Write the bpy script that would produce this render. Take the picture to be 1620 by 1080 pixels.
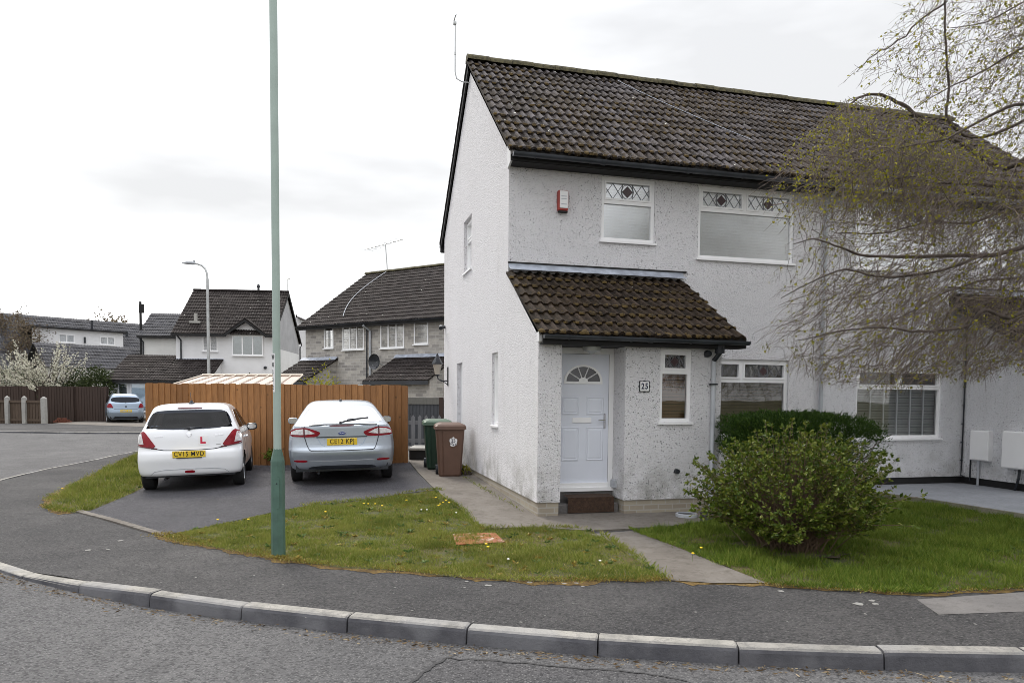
import bpy, math, random
import numpy as np
from mathutils import Vector, Matrix
from mathutils.geometry import delaunay_2d_cdt
R = math.radians
random.seed(7); rng = np.random.default_rng(7)
for o in list(bpy.data.objects): bpy.data.objects.remove(o)
SC = bpy.context.scene; COL = SC.collection

# ------------------------------------------------------------------ camera
FPX, PPY, ROLL, PITCH, TH = 1124.8, 687.68, .008328, .05394, .25219
CAM = Vector((0, 0, 1.76))
cF = Vector((0, math.cos(PITCH), -math.sin(PITCH))); cU0 = Vector((0, math.sin(PITCH), math.cos(PITCH)))
cR = Vector((1, 0, 0)) * math.cos(ROLL) + cU0 * math.sin(ROLL); cU = cU0 * math.cos(ROLL) - Vector((1, 0, 0)) * math.sin(ROLL)
cam = bpy.data.cameras.new("camera"); co = bpy.data.objects.new("camera", cam); COL.objects.link(co)
m = Matrix((cR, cU, -cF)).transposed().to_4x4(); m.translation = CAM; co.matrix_world = m
cam.sensor_width = 36; cam.lens = FPX / 1620 * 36; cam.shift_y = (PPY - 540) / 1620
cam.clip_start = .05; cam.clip_end = 2000
SC.camera = co

# ------------------------------------------------------------------ light
SUN_EL, SUN_AZ = 46, -34          # azimuth measured from +Y towards +X
w = bpy.data.worlds.new("World"); SC.world = w; w.use_nodes = True
nt = w.node_tree; nt.nodes.clear()
def wn(t, **k):
    n = nt.nodes.new(t)
    for a, b in k.items(): setattr(n, a, b)
    return n
sky = wn('ShaderNodeTexSky', sky_type='NISHITA', sun_disc=False); sky.sun_elevation = R(SUN_EL); sky.sun_rotation = R(SUN_AZ)
tc = wn('ShaderNodeTexCoord'); sep = wn('ShaderNodeSeparateXYZ'); nt.links.new(tc.outputs['Generated'], sep.inputs[0])
ramp = wn('ShaderNodeValToRGB')   # overcast cloud deck, brighter overhead
nt.links.new(sep.outputs['Z'], ramp.inputs[0])
ramp.color_ramp.elements[0].position = 0; ramp.color_ramp.elements[0].color = (1.0, .995, .98, 1)
ramp.color_ramp.elements[1].position = 1; ramp.color_ramp.elements[1].color = (2.4, 2.43, 2.54, 1)
e_ = ramp.color_ramp.elements.new(.5); e_.color = (1.06, 1.07, 1.09, 1)
mp = wn('ShaderNodeMapping'); mp.inputs['Scale'].default_value = (1.6, 1.6, 5.5); mp.inputs['Location'].default_value = (.3, .1, .55)
nt.links.new(tc.outputs['Generated'], mp.inputs[0])
cn = wn('ShaderNodeTexNoise'); cn.inputs['Scale'].default_value = 1.1; cn.inputs['Detail'].default_value = 5; cn.inputs['Roughness'].default_value = .5
nt.links.new(mp.outputs[0], cn.inputs[0])
cr = wn('ShaderNodeMapRange'); cr.inputs[1].default_value = .38; cr.inputs[2].default_value = .68; cr.inputs[3].default_value = .64; cr.inputs[4].default_value = 1.05
nt.links.new(cn.outputs[0], cr.inputs[0])
mul = wn('ShaderNodeVectorMath', operation='SCALE'); nt.links.new(ramp.outputs[0], mul.inputs[0]); nt.links.new(cr.outputs[0], mul.inputs['Scale'])
s10 = wn('ShaderNodeVectorMath', operation='SCALE'); s10.inputs['Scale'].default_value = 10.0; nt.links.new(mul.outputs[0], s10.inputs[0])
mix = wn('ShaderNodeMix', data_type='RGBA'); mix.inputs[0].default_value = .95
nt.links.new(sky.outputs[0], mix.inputs[6]); nt.links.new(s10.outputs[0], mix.inputs[7])
bg = wn('ShaderNodeBackground'); bg.inputs[1].default_value = .1; nt.links.new(mix.outputs[2], bg.inputs[0])
out = wn('ShaderNodeOutputWorld'); nt.links.new(bg.outputs[0], out.inputs[0])
sl = bpy.data.lights.new("sun", 'SUN'); sl.energy = 1.7; sl.angle = R(16); sl.color = (1, .94, .84)
so = bpy.data.objects.new("sun", sl); COL.objects.link(so)
sd = Vector((math.sin(R(SUN_AZ)) * math.cos(R(SUN_EL)), math.cos(R(SUN_AZ)) * math.cos(R(SUN_EL)), math.sin(R(SUN_EL))))
so.rotation_euler = sd.to_track_quat('Z', 'Y').to_euler(); so.location = (-20, 10, 30)
SC.view_settings.view_transform = 'Standard'; SC.view_settings.look = 'None'; SC.view_settings.exposure = .42; SC.view_settings.gamma = 1
SC.cycles.use_denoising = True; SC.cycles.filter_width = .85
SC.cycles.max_bounces = 8; SC.cycles.transparent_max_bounces = 16

# ------------------------------------------------------------------ materials
class NT:
    def __init__(s, name):
        s.m = bpy.data.materials.new(name); s.m.use_nodes = True; s.t = s.m.node_tree
        s.b = s.t.nodes['Principled BSDF']; s.out = s.t.nodes['Material Output']
    def n(s, t, ins=None, **k):
        x = s.t.nodes.new(t)
        for a, b in k.items(): setattr(x, a, b)
        for a, b in (ins or {}).items():
            if hasattr(b, 'node'): s.t.links.new(b, x.inputs[a])
            else: x.inputs[a].default_value = b
        return x
    def link(s, a, b): s.t.links.new(a, b)
    def obj(s): return s.n('ShaderNodeTexCoord').outputs['Object']
    def noise(s, sc, det=3, rough=.55, vec=None, scale3=None):
        v = vec or s.obj()
        if scale3: v = s.n('ShaderNodeMapping', {0: v, 'Scale': scale3}).outputs[0]
        return s.n('ShaderNodeTexNoise', {'Vector': v, 'Scale': sc, 'Detail': det, 'Roughness': rough}).outputs[0]
    def rng(s, f, a, b, c=0., d=1.): return s.n('ShaderNodeMapRange', {0: f, 1: a, 2: b, 3: c, 4: d}).outputs[0]
    def mix(s, f, a, b, blend='MIX'):
        x = s.n('ShaderNodeMix', data_type='RGBA', blend_type=blend)
        for i, v in ((0, f), (6, a), (7, b)):
            if hasattr(v, 'node'): s.t.links.new(v, x.inputs[i])
            else: x.inputs[i].default_value = v if i == 0 else (*v, 1)
        return x.outputs[2]
    def math(s, op, a, b=0.):
        x = s.n('ShaderNodeMath', operation=op)
        for i, v in ((0, a), (1, b)):
            if hasattr(v, 'node'): s.t.links.new(v, x.inputs[i])
            else: x.inputs[i].default_value = v
        return x.outputs[0]
    def col(s, c):
        if hasattr(c, 'node'): s.link(c, s.b.inputs['Base Color'])
        else: s.b.inputs['Base Color'].default_value = (*c, 1)
    def set(s, **k):
        for a, b in k.items():
            a = a.replace('_', ' ')
            if hasattr(b, 'node'): s.link(b, s.b.inputs[a])
            else: s.b.inputs[a].default_value = b
    def bump(s, h, st=.5, dist=.01):
        s.link(s.n('ShaderNodeBump', {'Height': h, 'Strength': st, 'Distance': dist}).outputs[0], s.b.inputs['Normal'])
    def island(s): return s.n('ShaderNodeNewGeometry').outputs['Random Per Island']
    def ramp(s, f, stops):
        x = s.n('ShaderNodeValToRGB', {0: f}); cr = x.color_ramp
        while len(cr.elements) < len(stops): cr.elements.new(.5)
        for e, (p, c) in zip(cr.elements, stops): e.position = p; e.color = (*c, 1)
        return x.outputs[0]

def plain(name, c, rough=.5, metal=0, var=.12, sc=6, bump=0, bsc=60, spec=.5):
    t = NT(name)
    f = t.noise(sc, 4)
    t.col(t.mix(t.rng(f, .3, .7), tuple(v * (1 - var) for v in c), tuple(min(1, v * (1 + var)) for v in c)))
    t.set(Roughness=rough, Metallic=metal); t.b.inputs['Specular IOR Level'].default_value = spec
    if bump: t.bump(t.noise(bsc, 3), bump, .01)
    return t.m

def pebbledash(name, base, speck, amount, dirt, sc=40):
    t = NT(name); o = t.obj()
    wob = t.n('ShaderNodeTexNoise', {'Vector': o, 'Scale': 40, 'Detail': 2})
    v = t.n('ShaderNodeVectorMath', {0: o, 1: t.n('ShaderNodeVectorMath', {0: wob.outputs[1], 'Scale': .035}, operation='SCALE').outputs[0]}, operation='ADD').outputs[0]
    vor = t.n('ShaderNodeTexVoronoi', {'Vector': v, 'Scale': sc})
    cellr = t.n('ShaderNodeSeparateColor', {0: vor.outputs['Color']}).outputs[0]
    patch = t.noise(1.4, 4)
    thr = t.math('ADD', t.rng(patch, .3, .7, -.07, .09), amount)
    sel = t.math('LESS_THAN', cellr, thr)
    near = t.rng(vor.outputs['Distance'], .18, .36, 1, 0)
    f1 = t.math('MULTIPLY', sel, near)
    vor2 = t.n('ShaderNodeTexVoronoi', {'Vector': o, 'Scale': sc * 2.1})
    c2 = t.n('ShaderNodeSeparateColor', {0: vor2.outputs['Color']}).outputs[1]
    f2 = t.math('MULTIPLY', t.math('LESS_THAN', c2, amount * .9), t.rng(vor2.outputs['Distance'], .2, .4, .75, 0))
    big = t.noise(.55, 5, .6); mid = t.noise(7, 4, .6)
    c = t.mix(t.rng(big, .4, .75, 0, .7), base, tuple(x * y for x, y in zip(base, (.92, .915, .91))))
    c = t.mix(t.rng(mid, .35, .7, 0, .35), c, tuple(x * .84 for x in base))
    streak = t.noise(1, 4, .6, scale3=(5, 5, .35))
    c = t.mix(t.rng(streak, .55, .78, 0, .16), c, (.38, .36, .34))
    z = t.n('ShaderNodeSeparateXYZ', {0: o}).outputs[2]
    stain = t.math('MULTIPLY', t.rng(z, .28, 1.0, 1, 0), t.rng(t.noise(2.6, 5, .65), .42, .66, 0, dirt))
    c = t.mix(stain, c, (.17, .165, .13))
    c = t.mix(f2, c, tuple(x * 2.6 for x in speck)); c = t.mix(f1, c, speck)
    t.col(c); t.set(Roughness=.9)
    h = t.math('ADD', t.math('MULTIPLY', t.noise(75, 3, .7), .8), t.math('MULTIPLY', vor.outputs['Distance'], -.6))
    t.bump(h, .8, .016)
    return t.m

def tiles(name, lo, hi, moss, mossamt, spots=.012):
    t = NT(name); o = t.obj()
    wa = t.n('ShaderNodeSeparateColor', {0: t.n('ShaderNodeAttribute', attribute_name='roll_edge').outputs['Color']}); rl, ed = wa.outputs[0], wa.outputs[1]
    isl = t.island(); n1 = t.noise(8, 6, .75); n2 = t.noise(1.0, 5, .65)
    f = t.math('ADD', t.math('MULTIPLY', rl, .62), t.math('ADD', t.math('MULTIPLY', t.rng(n1, .32, .68, -.42, .42), 1.), t.rng(isl, 0, 1, -.22, .22)))  # tone runs darker in the valleys, paler on the roll tops
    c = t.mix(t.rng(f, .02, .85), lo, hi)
    mo = t.math('MULTIPLY', t.rng(t.math('ADD', n2, t.math('MULTIPLY', ed, .10)), .40, .66), t.rng(t.noise(19, 4, .7), .40, .6, 0, mossamt))
    c = t.mix(mo, c, moss)
    c = t.mix(t.rng(t.noise(30, 3, .7), .58, .72, 0, .5), c, tuple(min(1, x * 1.7) for x in hi))
    vor = t.n('ShaderNodeTexVoronoi', {'Vector': o, 'Scale': 9})
    sp = t.math('MULTIPLY', t.math('LESS_THAN', t.n('ShaderNodeSeparateColor', {0: vor.outputs['Color']}).outputs[2], spots * 4), t.math('LESS_THAN', vor.outputs['Distance'], .2))
    c = t.mix(sp, c, (.62, .62, .55))
    t.col(c); t.set(Roughness=.85); t.b.inputs['Specular IOR Level'].default_value = .2; t.bump(t.noise(45, 4, .7), .8, .025)
    return t.m

def asphalt(name, a, b, agg, patches=None, sc=95, bump=.7):
    t = NT(name); o = t.obj()
    big = t.noise(.5, 6, .6); c = t.mix(t.rng(big, .36, .66), a, b)
    mid = t.noise(2.3, 6, .7); c = t.mix(t.rng(mid, .45, .72, 0, .65), c, tuple(x * .55 for x in a)); fn = t.noise(26, 4, .75); c = t.mix(t.rng(fn, .5, .72, 0, .5), c, tuple(x * 1.5 for x in b)); c = t.mix(t.rng(fn, .48, .3, 0, .5), c, tuple(x * .5 for x in a))
    vor = t.n('ShaderNodeTexVoronoi', {'Vector': o, 'Scale': sc})
    cr = t.n('ShaderNodeSeparateColor', {0: vor.outputs['Color']}).outputs[0]
    c = t.mix(t.math('MULTIPLY', t.rng(cr, .5, 1, 0, .75), t.rng(vor.outputs['Distance'], .25, .5, 1, 0)), c, agg)
    c = t.mix(t.math('MULTIPLY', t.math('LESS_THAN', cr, .22), .6), c, tuple(x * .35 for x in a))
    if patches:
        c = t.mix(t.rng(t.noise(.9, 5, .6, scale3=(1, 1, 1)), .6, .68, 0, .6), c, patches)
    t.col(c); t.set(Roughness=.88)
    t.bump(t.math('ADD', t.noise(70, 4, .75), t.math('MULTIPLY', vor.outputs['Distance'], -.9)), bump, .022)
    return t.m

def concrete(name, c0, c1, st, bsc=40, rough=.9):
    t = NT(name)
    c = t.mix(t.rng(t.noise(2.2, 6, .65), .35, .68), c0, c1)
    c = t.mix(t.rng(t.noise(11, 5, .7), .5, .74, 0, .7), c, st)
    c = t.mix(t.rng(t.noise(85, 2, .7), .55, .7, 0, .5), c, tuple(x * .5 for x in c0))
    t.col(c); t.set(Roughness=rough); t.bump(t.noise(bsc, 5, .7), .6, .012)
    return t.m

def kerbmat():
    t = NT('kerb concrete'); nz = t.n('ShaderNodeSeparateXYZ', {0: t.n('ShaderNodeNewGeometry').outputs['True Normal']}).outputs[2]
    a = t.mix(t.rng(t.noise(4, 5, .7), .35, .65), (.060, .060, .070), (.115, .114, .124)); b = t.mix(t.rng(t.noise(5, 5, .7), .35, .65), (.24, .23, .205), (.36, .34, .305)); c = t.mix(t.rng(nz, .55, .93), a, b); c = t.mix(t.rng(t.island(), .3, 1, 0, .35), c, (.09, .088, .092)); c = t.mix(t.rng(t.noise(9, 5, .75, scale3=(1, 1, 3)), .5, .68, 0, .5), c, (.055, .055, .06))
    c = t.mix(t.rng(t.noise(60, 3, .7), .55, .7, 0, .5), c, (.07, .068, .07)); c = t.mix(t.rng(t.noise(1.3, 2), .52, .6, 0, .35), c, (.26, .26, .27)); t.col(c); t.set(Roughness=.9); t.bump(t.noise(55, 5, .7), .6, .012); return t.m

def brickwork(name, c1, c2, mortar, bw=.225, bh=.075):
    t = NT(name); o = t.obj(); s = t.n('ShaderNodeSeparateXYZ', {0: o})
    v = t.n('ShaderNodeCombineXYZ', {0: t.math('ADD', s.outputs[0], s.outputs[1]), 1: s.outputs[2]}).outputs[0]
    b = t.n('ShaderNodeTexBrick', {'Vector': v, 'Color1': (*c1, 1), 'Color2': (*c2, 1), 'Mortar': (*mortar, 1), 'Scale': 1, 'Mortar Size': .009, 'Bias': .1, 'Brick Width': bw, 'Row Height': bh})
    c = t.mix(t.rng(t.noise(6, 5, .7), .45, .75, 0, .4), b.outputs[0], tuple(x * .7 for x in c1))
    t.col(c); t.set(Roughness=.9); t.bump(b.outputs[1], -.6, .01)
    return t.m

def wood(name, a, b, dark, sc3=(9, 9, .8), rough=.75):
    t = NT(name)
    c = t.mix(t.island(), a, b)
    c = t.mix(t.rng(t.noise(6, 5, .6, scale3=sc3), .45, .7, 0, .6), c, dark)
    kn = t.n('ShaderNodeTexVoronoi', {'Vector': t.obj(), 'Scale': 3.2})
    c = t.mix(t.rng(kn.outputs['Distance'], .05, .1, .75, 0), c, tuple(x * .5 for x in dark))
    t.col(c); t.set(Roughness=rough)
    return t.m

def glass(name, tint=(.95, .98, 1), refl=.05, rough=.01, wob=True, fk=1.6):
    t = NT(name); t.t.nodes.remove(t.b)
    fr = t.n('ShaderNodeFresnel', {0: 1.5}).outputs[0]
    g = t.n('ShaderNodeBsdfGlossy', {0: (1, 1, 1, 1), 'Roughness': rough})
    if wob: t.link(t.n('ShaderNodeBump', {'Height': t.noise(1.6, 1), 'Strength': .05, 'Distance': .02}).outputs[0], g.inputs['Normal'])
    tr = t.n('ShaderNodeBsdfTransparent', {0: (*tint, 1)})
    mx = t.n('ShaderNodeMixShader', {0: t.math('ADD', t.math('MULTIPLY', fr, fk), refl), 1: tr.outputs[0], 2: g.outputs[0]})
    t.link(mx.outputs[0], t.out.inputs[0]); return t.m

def leafmat(name, stops, rough=.5, trans=.25):
    t = NT(name)
    c = t.ramp(t.island(), stops); t.col(c); t.set(Roughness=rough); t.b.inputs['Specular IOR Level'].default_value = .18
    tr = t.n('ShaderNodeBsdfTranslucent'); t.link(c, tr.inputs[0])
    mx = t.n('ShaderNodeMixShader', {0: trans, 1: t.b.outputs[0], 2: tr.outputs[0]}); t.link(mx.outputs[0], t.out.inputs[0])
    return t.m

def paint(name, c, metal=0, rough=.3, coat=.8, flake=False):
    t = NT(name); t.col(t.mix(t.rng(t.noise(2.5, 4), .35, .7, 0, .18), c, tuple(x * .82 for x in c)))
    t.set(Metallic=metal, Roughness=rough); t.b.inputs['Coat Weight'].default_value = coat; t.b.inputs['Coat Roughness'].default_value = .06
    z = t.n('ShaderNodeSeparateXYZ', {0: t.obj()}).outputs[2]
    return t.m

MAT = dict(
    dash=pebbledash('white pebbledash', (.755, .745, .765), (.045, .046, .048), .36, .75, 40),
    dash2=pebbledash('white pebbledash neighbour', (.73, .73, .755), (.075, .076, .08), .28, .5, 40),
    smooth=plain('smooth white render', (.78, .78, .79), .85, var=.05, sc=1.2, bump=.2),
    offwhite=plain('cream render', (.72, .715, .69), .85, var=.06, sc=1.2),
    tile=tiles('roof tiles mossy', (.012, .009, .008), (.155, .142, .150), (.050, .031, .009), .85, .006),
    tile_porch=tiles('porch tiles mossy', (.009, .006, .004), (.062, .044, .034), (.034, .021, .008), .9, .007),
    tile_far=tiles('far roof tiles', (.012, .009, .009), (.062, .052, .050), (.035, .028, .020), .4, .008),
    tile_grey=tiles('grey roof tiles', (.065, .065, .072), (.115, .115, .125), (.07, .065, .05), .3, .004),
    ridge=plain('ridge tiles mossy', (.066, .057, .026), .9, var=.75, sc=14, bump=.9, bsc=30),
    black=plain('black plastic', (.024, .027, .034), .26, var=.3, sc=3),
    gutter=plain('black gutter with sky sheen', (.05, .056, .067), .3, var=.3, sc=3),  # greyer, bluer base colour stands in for sky reflected in black plastic
    blackwood=plain('black painted timber', (.008, .0075, .008), .7, var=.4, sc=4),
    upvc=plain('white upvc', (.88, .88, .885), .25, var=.03, sc=2),
    doorw=plain('white composite door', (.73, .76, .84), .35, var=.03, sc=2),
    greyplastic=plain('grey plastic pipe', (.42, .44, .47), .45, var=.12, sc=4),
    lead=plain('lead flashing', (.34, .37, .43), .55, var=.35, sc=5, bump=.4, bsc=12),
    leadline=plain('lead came', (.16, .165, .18), .5),
    claret=plain('claret glass', (.055, .028, .032), .25),
    pane=glass('window glass'), pane_up=glass('window glass pale', refl=.40, rough=.14),
    blind_w=plain('white blind', (.76, .83, .88), .8, var=.05, sc=3),
    blind_b=plain('brown wooden blind', (.17, .085, .045), .55, var=.2, sc=5),
    blind_d=plain('dark wooden blind', (.10, .075, .055), .5, var=.2, sc=5),
    blind_g=plain('grey blind', (.33, .34, .32), .6, var=.1, sc=5),
    dark=plain('dark interior', (.03, .03, .032), .9),
    dimfan=plain('dim fanlight glass', (.07, .07, .08), .08), dimroom=plain('dim room', (.16, .155, .15), .9),
    plinth=brickwork('plinth brick', (.36, .32, .25), (.27, .23, .18), (.36, .34, .30)),
    buffbrick=brickwork('grey buff brick', (.24, .225, .215), (.50, .47, .425), (.50, .48, .455), .40, .135),
    road=asphalt('road asphalt', (.088, .086, .088), (.130, .127, .127), (.23, .225, .22), sc=62),
    pave=asphalt('pavement asphalt', (.026, .025, .027), (.074, .070, .069), (.15, .145, .14), sc=62),
    drive=asphalt('driveway asphalt', (.038, .037, .044), (.072, .069, .079), (.18, .175, .175), sc=66),
    conc=concrete('path concrete', (.120, .104, .088), (.18, .162, .142), (.055, .045, .032)),
    conc2=concrete('patch concrete', (.125, .118, .114), (.165, .155, .148), (.08, .073, .066)),
    slab=concrete('patio slab', (.21, .22, .24), (.27, .28, .30), (.15, .155, .165)),
    slabedge=concrete('patio edge', (.23, .22, .17), (.29, .27, .21), (.14, .13, .085)),
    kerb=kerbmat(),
    postconc=concrete('concrete post', (.34, .33, .31), (.42, .41, .38), (.22, .21, .19)),
    soil=None, fence=wood('orange fence timber', (.215, .095, .030), (.345, .158, .052), (.13, .056, .018)),
    fencebrown=wood('dark brown fence', (.040, .024, .018), (.056, .034, .026), (.024, .014, .011)),
    fencegrey=wood('grey painted fence', (.055, .06, .068), (.075, .08, .088), (.04, .042, .048)), picket=wood('picket grey', (.15, .155, .165), (.19, .195, .205), (.11, .112, .12)), railgrey=wood('weathered rail', (.13, .13, .115), (.16, .155, .14), (.09, .09, .075)),
    fencelow=wood('mid brown fence', (.085, .058, .04), (.115, .08, .055), (.05, .034, .024)),
    lampgreen=plain('green column paint', (.070, .135, .105), .5, var=.22, sc=7, bump=.15),
    lamppale=plain('pale green column', (.34, .42, .375), .45, var=.1, sc=3),
    steel=plain('galvanised steel', (.48, .49, .49), .45, metal=.5, var=.12),
    binbrown=plain('brown bin plastic', (.115, .062, .042), .5, var=.1, sc=4),
    bingreen=plain('green bin plastic', (.015, .042, .025), .5, var=.1, sc=4),
    bingreenlid=plain('pale green lid', (.075, .125, .085), .5, var=.1, sc=4),
    white=plain('white sticker', (.78, .78, .78), .5, var=.02),
    navy=plain('navy ink', (.012, .016, .05), .5), ink=plain('black ink', (.008, .008, .009), .5),
    red=plain('red plastic', (.34, .035, .022), .4, var=.1), lred=plain('red letter', (.55, .01, .05), .4),
    rust=None, mat_brown=plain('coir mat', (.045, .024, .014), .95, var=.4, sc=25, bump=.8, bsc=90),
    yellowplate=plain('yellow plate', (.72, .50, .03), .35, var=.02),
    tyre=plain('tyre rubber', (.014, .014, .015), .75, var=.3, sc=12),
    alloy=plain('alloy wheel', (.45, .46, .48), .3, metal=.8, var=.1),
    carwhite=paint('white car paint', (.80, .81, .83)),
    carsilver=paint('silver blue car paint', (.40, .445, .50), metal=.7, rough=.33),
    carsilver2=paint('silver car paint', (.30, .37, .46), metal=.7, rough=.36),
    carwhite2=paint('pale car paint', (.62, .64, .67)),
    carglass=None, lampred=plain('red lamp lens', (.22, .006, .014), .15, var=.25, sc=9, spec=.3), lampclear=plain('clear lamp lens', (.62, .60, .60), .1, var=.25, sc=22),
    lampdark=plain('dark red lens', (.10, .006, .012), .12),
    chrome=plain('chrome', (.7, .7, .72), .12, metal=1, var=.03), badgeblue=plain('blue badge', (.02, .05, .22), .2),
    bark=plain('birch bark', (.075, .058, .047), .9, var=.45, sc=9, bump=.6, bsc=30), twig=plain('birch twigs', (.110, .084, .068), .8, var=.3, sc=3),
    bushstem=plain('shrub stems', (.13, .085, .055), .8, var=.3, sc=4),
    terracotta=plain('terracotta polycarbonate', (.38, .28, .24), .35, var=.16, sc=3), creamframe=plain('cream frame', (.66, .60, .50), .5),
    clearlamp=plain('frosted lantern glass', (.42, .38, .32), .3, var=.1),
    yellow=plain('dandelion yellow', (.80, .56, .01), .7), whitepetal=plain('daisy white', (.8, .8, .76), .7), stemgreen=plain('flower stem', (.10, .16, .03), .7),
    blossom=leafmat('blossom', [(.0, (.50, .49, .38)), (.6, (.66, .64, .54)), (1, (.76, .75, .66))], .8, .3),
    grass=None,
)
def _special():
    t = NT('lawn soil'); n1 = t.noise(1.6, 6, .65); n2 = t.noise(16, 4, .7)
    c = t.mix(t.rng(n1, .4, .62), (.060, .070, .018), (.105, .075, .025)); c = t.mix(t.rng(n2, .45, .65, 0, .7), c, (.04, .045, .014))
    t.col(c); t.set(Roughness=1); t.bump(n2, .8, .03); MAT['soil'] = t.m
    t = NT('moss fringe'); c = t.mix(t.rng(t.noise(7, 5, .7), .42, .62), (.12, .072, .018), (.22, .14, .035)); c = t.mix(t.rng(t.noise(40, 3, .7), .48, .66), c, (.05, .03, .012))
    t.col(c); t.set(Roughness=1); t.bump(t.noise(60, 3, .7), .9, .03); MAT['moss'] = t.m; t = NT('roof moss'); t.col(t.mix(t.island(), (.026, .016, .005), (.085, .054, .013))); t.set(Roughness=1); t.bump(t.noise(90, 3, .7), .8, .01); MAT['roofmoss'] = t.m
    t = NT('rusty cover'); c = t.mix(t.rng(t.noise(5, 5, .7), .4, .65), (.30, .098, .025), (.18, .058, .022)); c = t.mix(t.rng(t.noise(9, 5, .75), .56, .66), c, (.50, .44, .36))
    t.col(c); t.set(Roughness=.85); t.bump(t.noise(40, 4), .5, .01); MAT['rust'] = t.m
    MAT['carglass'] = glass('car glass', (.16, .18, .22), 0, wob=False, fk=.55); MAT['carglass_pale'] = glass('car glass pale', (.5, .5, .5), .42, wob=False)
    t = NT('car glass dark'); t.col((.008, .011, .018)); t.set(Roughness=.06); t.b.inputs['Specular IOR Level'].default_value = .16; MAT['carglass_dark'] = t.m
    MAT['grass'] = leafmat('grass blades', [(0, (.060, .088, .016)), (.4, (.105, .135, .026)), (.75, (.150, .175, .038)), (.92, (.20, .19, .055)), (1, (.30, .24, .11))], .55, .3)
    MAT['grass2'] = leafmat('long grass blades', [(0, (.042, .080, .012)), (.45, (.075, .125, .018)), (.8, (.115, .165, .026)), (1, (.19, .20, .05))], .5, .3)
    MAT['birchleaf'] = leafmat('birch leaves', [(0, (.17, .17, .018)), (.6, (.27, .26, .022)), (1, (.36, .33, .03))], .5, .4)
    MAT['bushleaf'] = leafmat('shrub leaves', [(0, (.038, .068, .010)), (.4, (.085, .125, .016)), (.8, (.145, .175, .026)), (1, (.21, .22, .05))], .32, .2)
    MAT['hedge'] = leafmat('hedge needles', [(0, (.018, .040, .008)), (.5, (.034, .072, .011)), (1, (.060, .105, .016))], .6, .15)
    MAT['conifer'] = leafmat('dark evergreen', [(0, (.018, .028, .009)), (.5, (.036, .052, .015)), (1, (.06, .078, .022))], .7, .15)
    MAT['farwood'] = leafmat('bare brown crown', [(0, (.10, .075, .055)), (.5, (.15, .115, .08)), (1, (.19, .16, .10))], .9, .1)
def grassmat(name, stops, dry, dryamt):
    t = NT(name); c = t.ramp(t.island(), stops); o = t.n('ShaderNodeNewGeometry').outputs['Position']
    p = t.math('MULTIPLY', t.rng(t.noise(1.5, 5, .65, vec=o), .44, .66), dryamt); c = t.mix(p, c, dry)
    c = t.mix(t.rng(t.noise(.9, 4, .6, vec=o), .5, .7, 0, .55), c, tuple(x * .5 for x in stops[0][1])); t.col(c); t.set(Roughness=.6); t.b.inputs['Specular IOR Level'].default_value = .12
    tr = t.n('ShaderNodeBsdfTranslucent'); t.link(c, tr.inputs[0]); mx = t.n('ShaderNodeMixShader', {0: .3, 1: t.b.outputs[0], 2: tr.outputs[0]}); t.link(mx.outputs[0], t.out.inputs[0]); return t.m
_special()
MAT['grass'] = grassmat('grass blades', [(0, (.10, .14, .022)), (.4, (.165, .205, .034)), (.75, (.225, .255, .05)), (.92, (.30, .28, .08)), (1, (.42, .35, .17))], (.34, .31, .08), .38)
MAT['grass2'] = grassmat('long grass blades', [(0, (.065, .115, .014)), (.45, (.115, .180, .022)), (.8, (.165, .225, .034)), (1, (.27, .28, .07))], (.26, .30, .05), .3)
MAT['pane_far'] = glass('far window glass', refl=.06, wob=False)

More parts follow.
